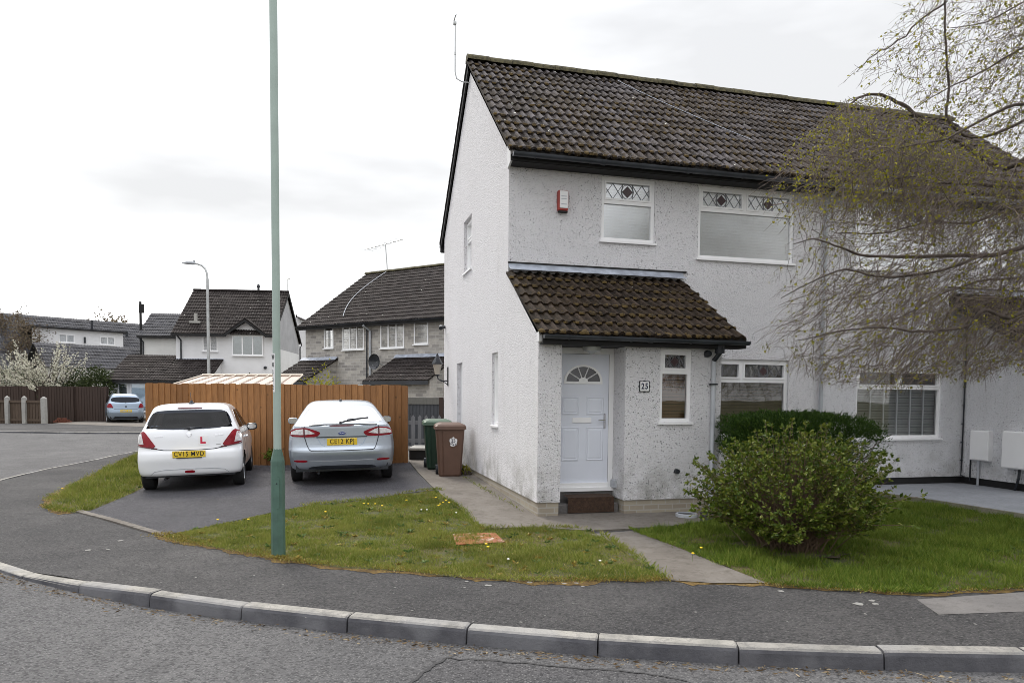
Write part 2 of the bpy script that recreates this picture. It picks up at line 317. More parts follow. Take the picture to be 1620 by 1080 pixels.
# ------------------------------------------------------------------ helpers
class MB:
    def __init__(s, sx=1): s.v = []; s.f = []; s.sx = sx; s.at = []
    def add(s, vs, fs):
        b = len(s.v); s.v.extend((p[0] * s.sx, p[1], p[2]) for p in vs); s.f.extend((tuple(i + b for i in f) if s.sx > 0 else tuple(i + b for i in f)[::-1]) for f in fs)
    def quad(s, a, b, c, d): s.add([a, b, c, d], [(0, 1, 2, 3)])
    def poly(s, ps): s.add(ps, [tuple(range(len(ps)))])
    def box(s, x0, x1, y0, y1, z0, z1, bev=0):
        if bev <= 0:
            s.add([(x0, y0, z0), (x1, y0, z0), (x1, y1, z0), (x0, y1, z0), (x0, y0, z1), (x1, y0, z1), (x1, y1, z1), (x0, y1, z1)],
                  [(3, 2, 1, 0), (4, 5, 6, 7), (0, 1, 5, 4), (1, 2, 6, 5), (2, 3, 7, 6), (3, 0, 4, 7)])
        else:
            b = min(bev, abs(x1 - x0) / 2.01, abs(y1 - y0) / 2.01, abs(z1 - z0) / 2.01)
            def ring(i, z): return [(x0 + i, y0 + i + 0, z), (x1 - i, y0 + i, z), (x1 - i, y1 - i, z), (x0 + i, y1 - i, z)]
            rs = [ring(b, z0), ring(0, z0 + b), ring(0, z1 - b), ring(b, z1)]
            vs = sum(rs, []); fs = [(3, 2, 1, 0), (12, 13, 14, 15)]
            for k in range(3):
                for i in range(4): j = (i + 1) % 4; fs.append((k * 4 + i, k * 4 + j, k * 4 + 4 + j, k * 4 + 4 + i))
            s.add(vs, fs)
    def mbox(s, Mf, u0, u1, v0, v1, w0, w1):
        vs = [Mf(u, v, w_) for w_ in (w0, w1) for u, v in ((u0, v0), (u1, v0), (u1, v1), (u0, v1))]
        s.add(vs, [(3, 2, 1, 0), (4, 5, 6, 7), (0, 1, 5, 4), (1, 2, 6, 5), (2, 3, 7, 6), (3, 0, 4, 7)])
    def tube(s, pts, r0, r1=None, n=6, cap=True):
        pts = [Vector(p) for p in pts]; r1 = r0 if r1 is None else r1; vs = []; fs = []; N = len(pts); prev = None
        for i, p in enumerate(pts):
            t = (pts[min(i + 1, N - 1)] - pts[max(i - 1, 0)])
            if t.length < 1e-9: t = Vector((0, 0, 1))
            t.normalize()
            a = prev if prev is not None else (Vector((0, 0, 1)) if abs(t.z) < .9 else Vector((1, 0, 0)))
            a = a - t * a.dot(t)
            if a.length < 1e-6: a = t.orthogonal()
            a.normalize(); prev = a; b = t.cross(a)
            r = r0 + (r1 - r0) * i / (N - 1) if not isinstance(r0, (list, tuple)) else r0[i]
            for k in range(n):
                q = 2 * math.pi * k / n; vs.append(p + a * (r * math.cos(q)) + b * (r * math.sin(q)))
        for i in range(N - 1):
            for k in range(n): j = (k + 1) % n; fs.append((i * n + k, i * n + j, i * n + n + j, i * n + n + k))
        if cap: fs.append(tuple(range(n))[::-1]); fs.append(tuple((N - 1) * n + k for k in range(n)))
        s.add(vs, fs)
    def lathe(s, prof, n=24, c=(0, 0, 0), axis='z', a0=0, a1=2 * math.pi):
        full = abs(a1 - a0 - 2 * math.pi) < 1e-6; vs = []; fs = []; K = n if full else n + 1
        for r, h in prof:
            for k in range(K):
                a = a0 + (a1 - a0) * k / n; x, y = r * math.cos(a), r * math.sin(a)
                p = {'z': (x, y, h), 'x': (h, x, y), 'y': (x, h, y)}[axis]
                vs.append((p[0] + c[0], p[1] + c[1], p[2] + c[2]))
        for i in range(len(prof) - 1):
            for k in range(n if full else n):
                j = (k + 1) % K; fs.append((i * K + k, i * K + j, i * K + K + j, i * K + K + k))
        s.add(vs, fs)
    def prism(s, poly, h0, h1, Mf=lambda u, v, w_: (u, v, w_)):
        n = len(poly); vs = [Mf(u, v, h0) for u, v in poly] + [Mf(u, v, h1) for u, v in poly]
        s.add(vs, [tuple(range(n))[::-1], tuple(range(n, 2 * n))] + [(i, (i + 1) % n, n + (i + 1) % n, n + i) for i in range(n)])
    def build(s, name, mat, parent=None, smooth=False, angle=None):
        me = bpy.data.meshes.new(name); me.from_pydata([tuple(p) for p in s.v], [], s.f); me.materials.append(mat)
        if smooth or angle:
            me.polygons.foreach_set('use_smooth', [True] * len(me.polygons))
            if angle: me.set_sharp_from_angle(angle=R(angle))
        if s.at:
            ca = me.color_attributes.new('roll_edge', 'FLOAT_COLOR', 'POINT'); ca.data.foreach_set('color', np.array([(a, b, 0, 1) for a, b in s.at], np.float32).reshape(-1))
        me.update(); return link(name, me, parent)

def link(name, me, parent=None):
    o = bpy.data.objects.new(name, me); COL.objects.link(o)
    if parent is not None: o.parent = parent
    return o
def tag(o, label, cat, group=None):
    o['label'] = label; o['category'] = cat
    if group: o['group'] = group
    return o
def thing(name, label, cat, loc=(0, 0, 0), rz=0, group=None):
    o = bpy.data.objects.new(name, None); COL.objects.link(o); o.empty_display_size = .2
    o.location = loc; o.rotation_euler = (0, 0, rz); return tag(o, label, cat, group)
def struct(o, kind='structure'): o['kind'] = kind; return o
def copy_tree(o, parent=None):
    c = o.copy(); COL.objects.link(c); c.parent = parent
    for ch in list(o.children): copy_tree(ch, c)
    return c
def text(name, s, size, mat, parent, M4, depth=.002, bold=0, spacing=1):
    cu = bpy.data.curves.new(name, 'FONT'); cu.body = s; cu.size = size; cu.align_x = 'CENTER'; cu.align_y = 'CENTER'; cu.extrude = depth / 2; cu.offset = bold; cu.space_character = spacing
    to = bpy.data.objects.new(name, cu); COL.objects.link(to); dg = bpy.context.evaluated_depsgraph_get()
    me = bpy.data.meshes.new_from_object(to.evaluated_get(dg)); bpy.data.objects.remove(to); me.transform(M4); me.materials.clear(); me.materials.append(mat)
    return link(name, me, parent)
# text facing -y in local space (reads left to right along +x)
def face_y(x, y, z, sx=1.0): return Matrix.Translation((x, y, z)) @ Matrix.Rotation(R(90), 4, 'X') @ Matrix.Diagonal((sx, 1, 1, 1))
def leaves_mesh(name, P, D, L, W, mat, parent, fold=.25, N=None):
    """P centres, D unit directions, L lengths, W widths: one folded leaf of 2 quads each (6 verts)."""
    n = len(P); P = np.asarray(P, float); D = np.asarray(D, float); L = np.broadcast_to(L, (n,))[:, None]; W = np.broadcast_to(W, (n,))[:, None]
    A = rng.normal(size=(n, 3)) if N is None else N + rng.normal(size=(n, 3)) * .35
    S = np.cross(D, A); S /= np.linalg.norm(S, axis=1)[:, None] + 1e-9; Nn = np.cross(S, D)
    v = np.empty((n, 6, 3)); v[:, 0] = P; v[:, 3] = P + D * L
    v[:, 1] = P + D * L * .35 + S * W * .5 + Nn * W * fold; v[:, 2] = P + D * L * .72 + S * W * .42 + Nn * W * fold
    v[:, 5] = P + D * L * .35 - S * W * .5 + Nn * W * fold; v[:, 4] = P + D * L * .72 - S * W * .42 + Nn * W * fold
    me = bpy.data.meshes.new(name); base = (np.arange(n) * 6)[:, None]
    F = np.concatenate([base + np.array([0, 1, 2, 3]), base + np.array([0, 3, 4, 5])], 1).reshape(-1)
    me.vertices.add(n * 6); me.vertices.foreach_set('co', v.reshape(-1)); me.loops.add(len(F)); me.loops.foreach_set('vertex_index', F)
    me.polygons.add(n * 2); me.polygons.foreach_set('loop_start', np.arange(n * 2) * 4); me.polygons.foreach_set('loop_total', np.full(n * 2, 4))
    me.materials.append(mat); me.update(calc_edges=True); me.validate()
    return link(name, me, parent)
def unit(a): return a / (np.linalg.norm(a, axis=-1, keepdims=True) + 1e-9)

# ------------------------------------------------------------------ terrain heights (metres; road by the camera = 0)
def idw(ctrl, p=2.6):
    c = np.array(ctrl, float)
    def f(x, y):
        x = np.asarray(x, float); y = np.asarray(y, float)
        d2 = (x[..., None] - c[:, 0]) ** 2 + (y[..., None] - c[:, 1]) ** 2 + .02
        wt = d2 ** (-p / 2); return (wt * c[:, 2]).sum(-1) / wt.sum(-1)
    return f
KERB = [(14, 4.95), (9, 4.6), (6, 4.5), (3.13, 4.525), (2.176, 4.56), (1.253, 4.64), (.359, 4.79), (-.525, 5.0), (-1.349, 5.22), (-2.868, 5.72), (-4.0, 6.27), (-4.95, 6.84), (-6.3, 7.85), (-7.8, 9.4), (-9.2, 11.6), (-10.1, 14.07), (-10.4, 16.8), (-10.6, 19.6), (-10.8, 22.5), (-11.4, 25.6)]
def catmull(P, k=8):
    P = [np.array(p, float) for p in P]; Q = [2 * P[0] - P[1]] + P + [2 * P[-1] - P[-2]]; o = []
    for i in range(1, len(Q) - 2):
        for j in range(k):
            t = j / k; a, b, c, d_ = Q[i - 1:i + 3]
            o.append(.5 * (2 * b + (c - a) * t + (2 * a - 5 * b + 4 * c - d_) * t * t + (3 * b - a - 3 * c + d_) * t ** 3))
    o.append(P[-1]); return np.array(o)
KC = catmull(KERB)
_roadc = [(x, y, 0) for x, y in KERB[:12]] + [(-6.3, 7.85, .005), (-7.8, 9.4, .01), (-9.2, 11.6, .02), (-10.1, 14.07, .035), (-10.6, 19.6, .12), (-11.2, 24, .18), (0, 2.5, .03), (5, 2.5, .03), (-4, 4, .01), (-8, 6, .0), (0, -6, .0), (-19.4, 27, .22), (-13.9, 27, .22),
          (-14, 15, .06), (-20, 22, .17), (-30, 30, .25), (10, 0, 0), (-16, 8, .01), (0, 60, .4), (-50, 60, .5), (40, 40, .4), (-22, 36, .24), (-17, 37, .18), (-15, 40, .25), (0, 30, .35), (3, 20, .3), (10, 15, .2)]
Rz = idw(_roadc)
_kup = [.12] * 10 + [.075, .02] + [.02] * 8
_gc = [(x, y, float(Rz(np.array([x]), np.array([y]))[0]) + u) for (x, y), u in zip(KERB, _kup)]
_gc += [(-2.39, 7.22, .10), (-.38, 8.2, .09), (1.3, 7.4, .12), (3.0, 7.6, .1), (.35, 9.65, .085), (1.5, 9.9, .085), (2.5, 10.1, .085), (-.4, 11.0, .13), (-1.2, 13.8, .18), (-1.6, 15.4, .22), (-2.3, 15.8, .25),
        (-1.25, 11.7, .17), (-2.9, 10.4, .12), (-2.3, 13.5, .18), (-3.9, 13.1, .152), (-4.6, 12.95, .115), (-6.1, 12.6, .065), (-5.6, 15.2, .13), (-4, 15.2, .18), (-2.6, 15.4, .22), (-8.3, 16.6, .13), (-7.5, 13, .06), (-7, 11.5, .05), (-6.3, 10.2, .045), (-4.5, 8.8, .06), (-8.6, 13, .05), (-9.2, 16, .08), (-5.2, 10.2, .06),
        (4.5, 9.5, .06), (6, 9.5, .05), (8, 9.5, .05), (6, 7, .1), (9, 7, .1), (5, 12, .08), (9, 12, .06), (4, 20, .3), (-4, 18, .28), (0, 20, .3), (-8, 20, .2)]
Gz = idw(_gc)
def ray(px, py): return cF + cR * ((px - 810) / FPX) + cU * ((PPY - py) / FPX)
def gp(px, py, f=None):
    f = f or Gz; z = .1; r = ray(px, py)
    for _ in range(25):
        k = (z - CAM.z) / r.z; p = CAM + r * k; z = .5 * z + .5 * float(f(np.array([p.x]), np.array([p.y]))[0])
    return (p.x, p.y)
def inside(P, X, Y):
    P = np.asarray(P); c = np.zeros(X.shape, bool); j = len(P) - 1
    for i in range(len(P)):
        xi, yi = P[i]; xj, yj = P[j]
        cond = ((yi > Y) != (yj > Y)) & (X < (xj - xi) * (Y - yi) / (yj - yi + 1e-12) + xi); c ^= cond; j = i
    return c
def densify(P, step, jit=0.):
    o = []
    for i in range(len(P)):
        a = np.array(P[i], float); b = np.array(P[(i + 1) % len(P)], float); n = max(1, int(np.linalg.norm(b - a) / step))
        for k in range(n):
            q = a + (b - a) * k / n
            if jit: q = q + rng.normal(size=2) * jit
            o.append(tuple(q))
    return o
def zone(name, P, hf, off, mat, step=.3, parent=None, skirt=0, jit=0.):
    P = densify(P, step, jit); A = np.array(P); x0, y0 = A.min(0); x1, y1 = A.max(0)
    X, Y = np.meshgrid(np.arange(x0 + step / 2, x1, step), np.arange(y0 + step / 2, y1, step)); X = X.ravel() + rng.uniform(-.1, .1, X.size) * step; Y = Y.ravel() + rng.uniform(-.1, .1, Y.size) * step
    k = inside(A, X, Y); n = len(P)
    pts = [Vector(p) for p in P] + [Vector((a, b)) for a, b in zip(X[k], Y[k])]
    vs, es, fs, *_ = delaunay_2d_cdt(pts, [(i, (i + 1) % n) for i in range(n)], [], 1, 1e-5)
    V = np.array([(v.x, v.y) for v in vs]); Z = hf(V[:, 0], V[:, 1]) + off
    mb = MB(); mb.add([(a, b, c) for (a, b), c in zip(V, Z)], fs)
    if skirt:
        B = [(p[0], p[1], float(hf(np.array([p[0]]), np.array([p[1]]))[0]) + off) for p in P]
        for i in range(n):
            a, b = B[i], B[(i + 1) % n]; mb.quad(a, b, (b[0], b[1], b[2] - skirt), (a[0], a[1], a[2] - skirt))
    return mb.build(name, mat, parent, smooth=not skirt)

# ------------------------------------------------------------------ setting: ground, road, pavement
OX, OY = -.0826, 11.417
ev = Vector((math.cos(TH), math.sin(TH), 0)); dv = Vector((-math.sin(TH), math.cos(TH), 0))
def W(s, t, z=0): return Vector((OX, OY, z)) + ev * s + dv * t
def W2(s, t): p = W(s, t); return (p.x, p.y)
mb = MB()
for a, b in ((-400, 400),):
    n = 40; xs = np.linspace(a, b, n); X, Y = np.meshgrid(xs, xs + 100); Z = Rz(X, Y) - .12
    mb.add([(x, y, z) for x, y, z in zip(X.ravel(), Y.ravel(), Z.ravel())], [(j * n + i, j * n + i + 1, j * n + n + i + 1, j * n + n + i) for j in range(n - 1) for i in range(n - 1)])
struct(mb.build('ground', MAT['soil']))
struct(zone('road', [(-55, -14), (30, -14), (30, 8), (14, 8), (14, 24), (-8, 28), (-13, 27.6), (-55, 26.6)], Rz, 0, MAT['road'], .6))
# offset kerb line inwards for the pavement edge
def offset(P, dd):
    T = np.gradient(P, axis=0); T /= np.linalg.norm(T, axis=1)[:, None]; return P + np.stack([T[:, 1], -T[:, 0]], 1) * dd
KB = offset(KC, .118)
pav = [tuple(p) for p in KB[::3]] + [(-9.2, 25), (-8.3, 17.2), (-2.3, 16.6), (5, 19), (14, 20)]
struct(zone('pavement', pav, Gz, 0, MAT['pave'], .3))
# kerb stones
def kerb():
    mb = MB(); seg = np.linalg.norm(np.diff(KC, axis=0), axis=1); cum = np.concatenate([[0], np.cumsum(seg)]); Lk = .93
    def at(d): return np.array([np.interp(d, cum, KC[:, 0]), np.interp(d, cum, KC[:, 1])])
    nst = int(cum[-1] / Lk); ph = .42
    for i in range(nst):
        d0 = ph + i * Lk; d1 = d0 + Lk - .012
        if d1 > cum[-1]: break
        a, b = at(d0), at(d1); t = (b - a) / np.linalg.norm(b - a); nn = np.array([t[1], -t[0]])
        jz = random.uniform(-.008, .006); jo = random.uniform(-.009, .007)
        rows = []
        for p, q in ((a, 0), (a + t * .012, 1), (b - t * .012, 1), (b, 0)):
            zb = float(Rz(np.array([p[0]]), np.array([p[1]]))[0]) - .05; zt = float(Gz(np.array([p[0]]), np.array([p[1]]))[0]) + .004 + jz
            h = zt - zb; e_ = 0 if q else -.006
            prof = [(0 + .0, zb), (.012, zt - .035 if h > .09 else zt - .012), (.020, zt - .014 if h > .09 else zt - .006), (.036, zt - .003), (.06, zt), (.125, zt + .002), (.125, zb)]
            rows.append([tuple(p + nn * (o_ + jo - e_)) + (z + (0 if k in (0, 6) else e_),) for k, (o_, z) in enumerate(prof)])
        K = 7; vs = sum(rows, []); fs = [(r * K + k, r * K + k + 1, r * K + K + k + 1, r * K + K + k) for r in range(3) for k in range(K - 1)]
        fs += [tuple(range(K))[::-1], tuple(3 * K + k for k in range(K))]
        mb.add(vs, fs)
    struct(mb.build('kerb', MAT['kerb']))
kerb()
# far side of the side road: dark pavement, pale drive in front of the dark fence
struct(zone('pavement', [(-55, 26.8), (-19.4, 27.1), (-13.9, 27.1), (-9.4, 27.6), (-9.4, 31), (-21.5, 33.9), (-55, 34.5)], Rz, .05, MAT['pave'], .8))
struct(zone('driveway', [(-22.0, 34.0), (-9.4, 30.0), (-9.4, 40), (-22.4, 40)], Rz, .056, MAT['conc'], .9))
mb = MB(); FK = [(-55, 26.7), (-19.4, 27.0), (-13.9, 27.0), (-9.4, 27.5)]
for a, b in zip(FK, FK[1:]):
    n = max(1, int(abs(b[0] - a[0]) / .92))
    for i in range(n):
        p = np.array(a) + (np.array(b) - a) * i / n; q = np.array(a) + (np.array(b) - a) * (i + .985) / n; zp, zq = Rz(*[np.array([p[0]]), np.array([p[1]])])[0], Rz(*[np.array([q[0]]), np.array([q[1]])])[0]
        mb.add([(p[0], p[1], zp - .05), (q[0], q[1], zq - .05), (q[0], q[1] + .12, zq - .05), (p[0], p[1] + .12, zp - .05), (p[0], p[1], zp + .06), (q[0], q[1], zq + .06), (q[0], q[1] + .12, zq + .065), (p[0], p[1] + .12, zp + .065)], [(4, 5, 6, 7), (0, 1, 5, 4), (2, 3, 7, 6), (1, 2, 6, 5), (3, 0, 4, 7)])
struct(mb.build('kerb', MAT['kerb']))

# lawns, drive, paths
PX_DRIVE = [(262, 846), (480, 801), (690, 775), (648, 733)]
drive = [gp(*p) for p in PX_DRIVE] + [(-2.35, 16.2), (-8.3, 16.8), gp(236, 728), gp(240, 764), gp(213, 779), gp(180, 793), gp(143, 808), gp(122, 809)]
struct(zone('driveway', drive, Gz, .006, MAT['drive'], .3))
mb = MB()   # pale edging strip between driveway and pavement
E_ = [gp(118, 807), gp(190, 827), gp(264, 848)]
E_ = catmull(E_, 6)
for p, q in zip(E_, E_[1:]):
    t = (q - p) / np.linalg.norm(q - p); n_ = np.array([t[1], -t[0]]) * .05; zz = float(Gz(np.array([p[0]]), np.array([p[1]]))[0])
    P4 = [p - n_, q - t * .012 - n_, q - t * .012 + n_, p + n_]; mb.add([(*a, zz - .03) for a in P4] + [(*a, zz + .022) for a in P4], [(4, 5, 6, 7), (0, 1, 5, 4), (1, 2, 6, 5), (2, 3, 7, 6), (3, 0, 4, 7)])
struct(mb.build('edging', MAT['conc']))
gleft = [gp(*p) for p in [(84, 806), (80, 797), (84, 786), (120, 767), (180, 736), (222, 716), (262, 702), (262, 730), (240, 764), (213, 779), (180, 793), (143, 808), (115, 811)]]
struct(zone('soil', gleft, Gz, .005, MAT['soil'], .25, jit=.015))
lawn = [gp(*p) for p in [(262, 848), (480, 802), (690, 776), (704, 790), (735, 812), (762, 837), (850, 836), (935, 841), (985, 870), (1052, 917), (960, 918), (880, 921), (800, 918), (700, 910), (600, 901), (540, 898), (480, 891), (420, 880), (380, 873), (320, 862), (285, 858)]]
struct(zone('soil', lawn, Gz, .005, MAT['soil'], .25, jit=.012))
rlawn = [gp(*p) for p in [(1000, 840), (1060, 836), (1108, 829), (1200, 790), (1400, 788), (1500, 802), (1625, 824)]] + [(9.6, 8.6), (9.6, 7.2)] + [gp(*p) for p in [(1625, 930), (1540, 934), (1450, 939), (1330, 934), (1215, 924), (1120, 885), (1050, 858)]]
struct(zone('soil', rlawn, Gz, .005, MAT['soil'], .25, jit=.012))
path = [gp(648, 732), gp(690, 776), gp(704, 790), gp(735, 812), gp(762, 838), gp(850, 836), gp(935, 841), gp(1000, 838), gp(1060, 834), gp(1108, 827)] + [W2(2.9, -1.0), W2(-.0, -.5), W2(.1, 6.6), W2(-.95, 6.6)]
struct(zone('path', path, Gz, .022, MAT['conc'], .3, skirt=.06))
dpath = [gp(*p) for p in [(935, 845), (1002, 840), (1060, 862), (1130, 890), (1213, 923), (1130, 923), (1052, 918), (985, 872)]]
struct(zone('path', dpath, Gz, .009, MAT['conc'], .3))
struct(zone('pavement', [gp(*p) for p in [(1450, 948), (1625, 936), (1700, 940), (1700, 968), (1625, 967), (1485, 972)]], Gz, .003, MAT['conc2'], .3))
def flat(z): return lambda x, y: np.full(np.shape(x), z)
pt_ = [W2(6.0, .05), W2(6.0, -.45)]
def gz(px, py, z): return gp(px, py, flat(z))
pt_ = [gz(1350, 773, .17), gz(1400, 779, .17), gz(1500, 793, .17), gz(1622, 812, .17)] + [W2(9.4, -2.6), W2(12, -2.6), W2(12, .1), W2(5.9, .1)]
patio = zone('patio', pt_, flat(.17), 0, MAT['slab'], .5, skirt=.16); struct(patio)
mb = MB()
for a, b in ((1350, 773), (1400, 779)), ((1400, 779), (1500, 793)), ((1500, 793), (1622, 812)):
    p, q = np.array(gz(*a, .17)), np.array(gz(*b, .17)); t = (q - p) / np.linalg.norm(q - p); n_ = np.array([t[1], -t[0]]) * .03
    P4 = [p - n_ * .2, q - n_ * .2, q + n_, p + n_]; mb.add([(*c, -.02) for c in P4] + [(*c, .168) for c in P4], [(4, 5, 6, 7), (0, 1, 5, 4), (1, 2, 6, 5), (2, 3, 7, 6), (3, 0, 4, 7)])
struct(mb.build('patio_edging', MAT['slabedge']))
# mossy fringes along the lawns
def fringe(P, wdt, name='moss'):
    P = catmull([gp(*p) for p in P], 10); u_ = np.arange(len(P)); a = np.clip(.45 + .55 * np.sin(u_ * .21 + 1) * np.sin(u_ * .083) + .45 * np.sin(u_ * .61), .04, 1.5) * rng.uniform(.6, 1.2, len(P)) * wdt; b = rng.uniform(.3, 1, len(P)) * wdt
    T = np.gradient(P, axis=0); T /= np.linalg.norm(T, axis=1)[:, None]; N_ = np.stack([T[:, 1], -T[:, 0]], 1)
    poly = [tuple(p) for p in P + N_ * a[:, None]] + [tuple(p) for p in (P - N_ * b[:, None])[::-1]]
    o = zone(name, poly, Gz, .0035, MAT['moss'], .07); o['kind'] = 'stuff'
fringe([(255, 846), (290, 857), (350, 869), (400, 879)], .13)
fringe([(712, 846), (750, 843), (788, 845), (805, 862), (760, 869), (718, 867), (708, 852)], .07)
fringe([(268, 852), (320, 863), (380, 874), (430, 883), (490, 893), (560, 900), (640, 907), (720, 912), (800, 919), (880, 922), (960, 919), (1050, 918), (1130, 924), (1210, 925)], .11)
fringe([(110, 812), (84, 804), (82, 790), (100, 777), (130, 763), (160, 748)], .16)
fringe([(1210, 925), (1290, 932), (1370, 936), (1450, 941), (1540, 937), (1620, 933)], .06)

# ------------------------------------------------------------------ building blocks for houses
def wall_plane(mb, M, u0, u1, v0, v1, holes, dep=.1):
    us = sorted({u0, u1, *[h[0] for h in holes], *[h[1] for h in holes]}); vs = sorted({v0, v1, *[h[2] for h in holes], *[h[3] for h in holes]})
    us = [u for u in us if u0 <= u <= u1]; vs = [v for v in vs if v0 <= v <= v1]
    for a, b in zip(us, us[1:]):
        for c, d_ in zip(vs, vs[1:]):
            mu, mv = (a + b) / 2, (c + d_) / 2
            if any(h[0] < mu < h[1] and h[2] < mv < h[3] for h in holes): continue
            mb.quad(M(a, c, 0), M(b, c, 0), M(b, d_, 0), M(a, d_, 0))
    for h in holes:
        a, b, c, d_ = h[:4]; D = h[4] if len(h) > 4 else dep
        for p, q in (((a, c), (b, c)), ((b, c), (b, d_)), ((b, d_), (a, d_)), ((a, d_), (a, c))):
            mb.quad(M(*p, 0), M(*q, 0), M(*q, D), M(*p, D))

def tile_roof(mb, P0, U, V, length, slope, gauge=.35, tw=.3, rolls=2, rh=.036, thick=.032, seg=5, jit=.0055, clip=None, side0=None):
    """P0 eave start, U unit along the eave, V unit up the slope. clip(u,v)->bool keeps a tile."""
    P0 = Vector(P0); U = Vector(U).normalized(); V = Vector(V).normalized(); Nn = U.cross(V)
    if Nn.z < 0: Nn = -Nn
    nc = max(1, round(slope / gauge)); g = slope / nc; nt_ = max(1, round(length / tw)); t_ = length / nt_
    prof = []
    for k in range(rolls * seg + 1):
        ph = (k / seg) % 1.0; h = max(0., math.cos((ph - .5) * 2 * math.pi)) ** .8 if .25 < ph < .75 else 0
        prof.append((k / (rolls * seg), rh * h))
    K = len(prof)
    for j in range(nc):
        for i in range(nt_):
            u0 = i * t_; v0 = j * g; 
            if clip and not clip(u0 + t_ / 2, v0 + g / 2): continue
            dz = random.uniform(-jit, jit); dvv = random.gauss(0, jit) * 2.2; sk = random.uniform(-jit, jit) * 2
            vs = []
            for lv in (0, 1, 2):
                for a, h in prof:
                    if lv == 0: v, z = v0 + dvv + sk * a, h - .012
                    elif lv == 1: v, z = v0 + dvv + sk * a, h + thick + dz
                    else: v, z = v0 + g * 1.03, h * .95 + .002 + dz * .3
                    vs.append(P0 + U * (u0 + a * t_ * 1.0) + V * v + Nn * z)
            fs = [(r * K + k, r * K + k + 1, r * K + K + k + 1, r * K + K + k) for r in (0, 1) for k in range(K - 1)]
            # side edges so a verge tile has a thickness
            if i == 0 or (clip and not clip(u0 - t_ / 2, v0 + g / 2)):
                b = len(vs); vs += [vs[0] , vs[K], vs[2 * K], P0 + U * u0 + V * (v0 + g) - Nn * .03, P0 + U * u0 + V * v0 - Nn * .03]; fs.append((b, b + 1, b + 2, b + 3, b + 4))
            if i == nt_ - 1:
                b = len(vs); vs += [vs[K - 1], vs[2 * K - 1], vs[3 * K - 1], P0 + U * (u0 + t_) + V * (v0 + g) - Nn * .03, P0 + U * (u0 + t_) + V * v0 - Nn * .03]; fs.append((b, b + 1, b + 2, b + 3, b + 4))
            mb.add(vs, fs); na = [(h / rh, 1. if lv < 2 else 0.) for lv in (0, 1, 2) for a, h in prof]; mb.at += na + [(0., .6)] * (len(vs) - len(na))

def roof_moss(name, parent, P0, U, V, length, slope, g, tw, n, sx, size=(.012, .034)):
    P0 = Vector(P0); U = Vector(U).normalized(); V = Vector(V).normalized(); Nn = U.cross(V); Nn = -Nn if Nn.z < 0 else Nn; mb = MB(sx); nc = max(1, round(slope / g)); g = slope / nc; K = 7
    a0, a1, a2 = [random.uniform(0, 6) for _ in range(3)]
    while n > 0:
        j = random.randrange(nc); u = round(random.uniform(0, length) / (tw / 2)) * tw / 2 + random.gauss(0, .022); u = min(max(u, .02), length - .02)
        f = math.sin(u * 1.3 + a0) * math.sin(j * .7 + a1) + .7 * math.sin(u * 3.1 + j * 1.1 + a2) - .10 * j + .35
        if random.uniform(-1.2, 1.6) > f: n -= .25; continue
        v = j * g + abs(random.gauss(0, .035)) + .004; r = random.uniform(*size); h = r * random.uniform(.35, .6); c = P0 + U * u + V * v + Nn * (.034 - .022 * v % g if False else .034 - .03 * ((v - j * g) / g)); st = random.uniform(.8, 1.9)
        vs = [c + (U * math.cos(6.283 * k / K) * r * st + V * math.sin(6.283 * k / K) * r) * random.uniform(.8, 1.2) - Nn * .01 for k in range(K)] + [c + (U * math.cos(6.283 * k / K) * r * st + V * math.sin(6.283 * k / K) * r) * .62 + Nn * h * random.uniform(.7, 1.1) for k in range(K)]
        mb.add(vs, [(k, (k + 1) % K, K + (k + 1) % K, K + k) for k in range(K)] + [tuple(range(K, 2 * K))]); n -= 1
    o = mb.build(name, MAT['roofmoss'], parent, smooth=True); o['kind'] = 'stuff'; return o

def ridge_tiles(mb, A, B, r=.13, L=.45, n=8):
    A = Vector(A); B = Vector(B); D = (B - A); N_ = max(1, round(D.length / L)); D.normalize(); S = D.cross(Vector((0, 0, 1))).normalized(); L = (B - A).length / N_
    for i in range(N_):
        rr = r + random.uniform(-.004, .006); a = A + D * (i * L + .004); b = A + D * ((i + 1) * L - .004); dz = random.uniform(-.006, .006); vs = []
        for p in (a, b):
            for k in range(n + 1):
                q = math.pi * (k / n) ; vs.append(p + S * (rr * math.cos(q)) + Vector((0, 0, rr * .95 * math.sin(q) + dz - .05)))
        fs = [(k, k + 1, n + 2 + k, n + 1 + k) for k in range(n)] + [tuple(range(n + 1)), tuple(range(2 * n + 1, n, -1))]
        mb.add(vs, fs)

def gutter(mb, A, B, r=.055, brackets=True, n=8):
    A = Vector(A); B = Vector(B); D = (B - A).normalized(); S = D.cross(Vector((0, 0, 1))).normalized()
    def half(p, q, r):
        vs = []
        for c in (p, q):
            for k in range(n + 1):
                a = math.pi + math.pi * k / n; vs.append(c + S * (r * math.cos(a)) + Vector((0, 0, r * math.sin(a))))
            for k in range(n, -1, -1):
                a = math.pi + math.pi * k / n; vs.append(c + S * ((r - .006) * math.cos(a)) + Vector((0, 0, (r - .006) * math.sin(a))))
        K = 2 * n + 2; fs = [(k, (k + 1) % K, K + (k + 1) % K, K + k) for k in range(K)]; mb.add(vs, fs)
    half(A, B, r); L = (B - A).length
    for c in (A, B - D * .01):
        vs = [c + S * (r * math.cos(math.pi + math.pi * k / n)) + Vector((0, 0, r * math.sin(math.pi + math.pi * k / n))) for k in range(n + 1)]; vs += [v + D * .01 for v in vs]
        mb.add(vs, [tuple(range(n + 1)), tuple(range(n + 1, 2 * n + 2))])
    if brackets:
        k = int(L / 1.6)
        for i in range(1, k + 1): c = A + D * (L * i / (k + 1)); half(c - D * .035, c + D * .035, r + .009)
        for i in range(int(L / .9)): c = A + D * (.35 + .9 * i); half(c - D * .012, c + D * .012, r + .006)

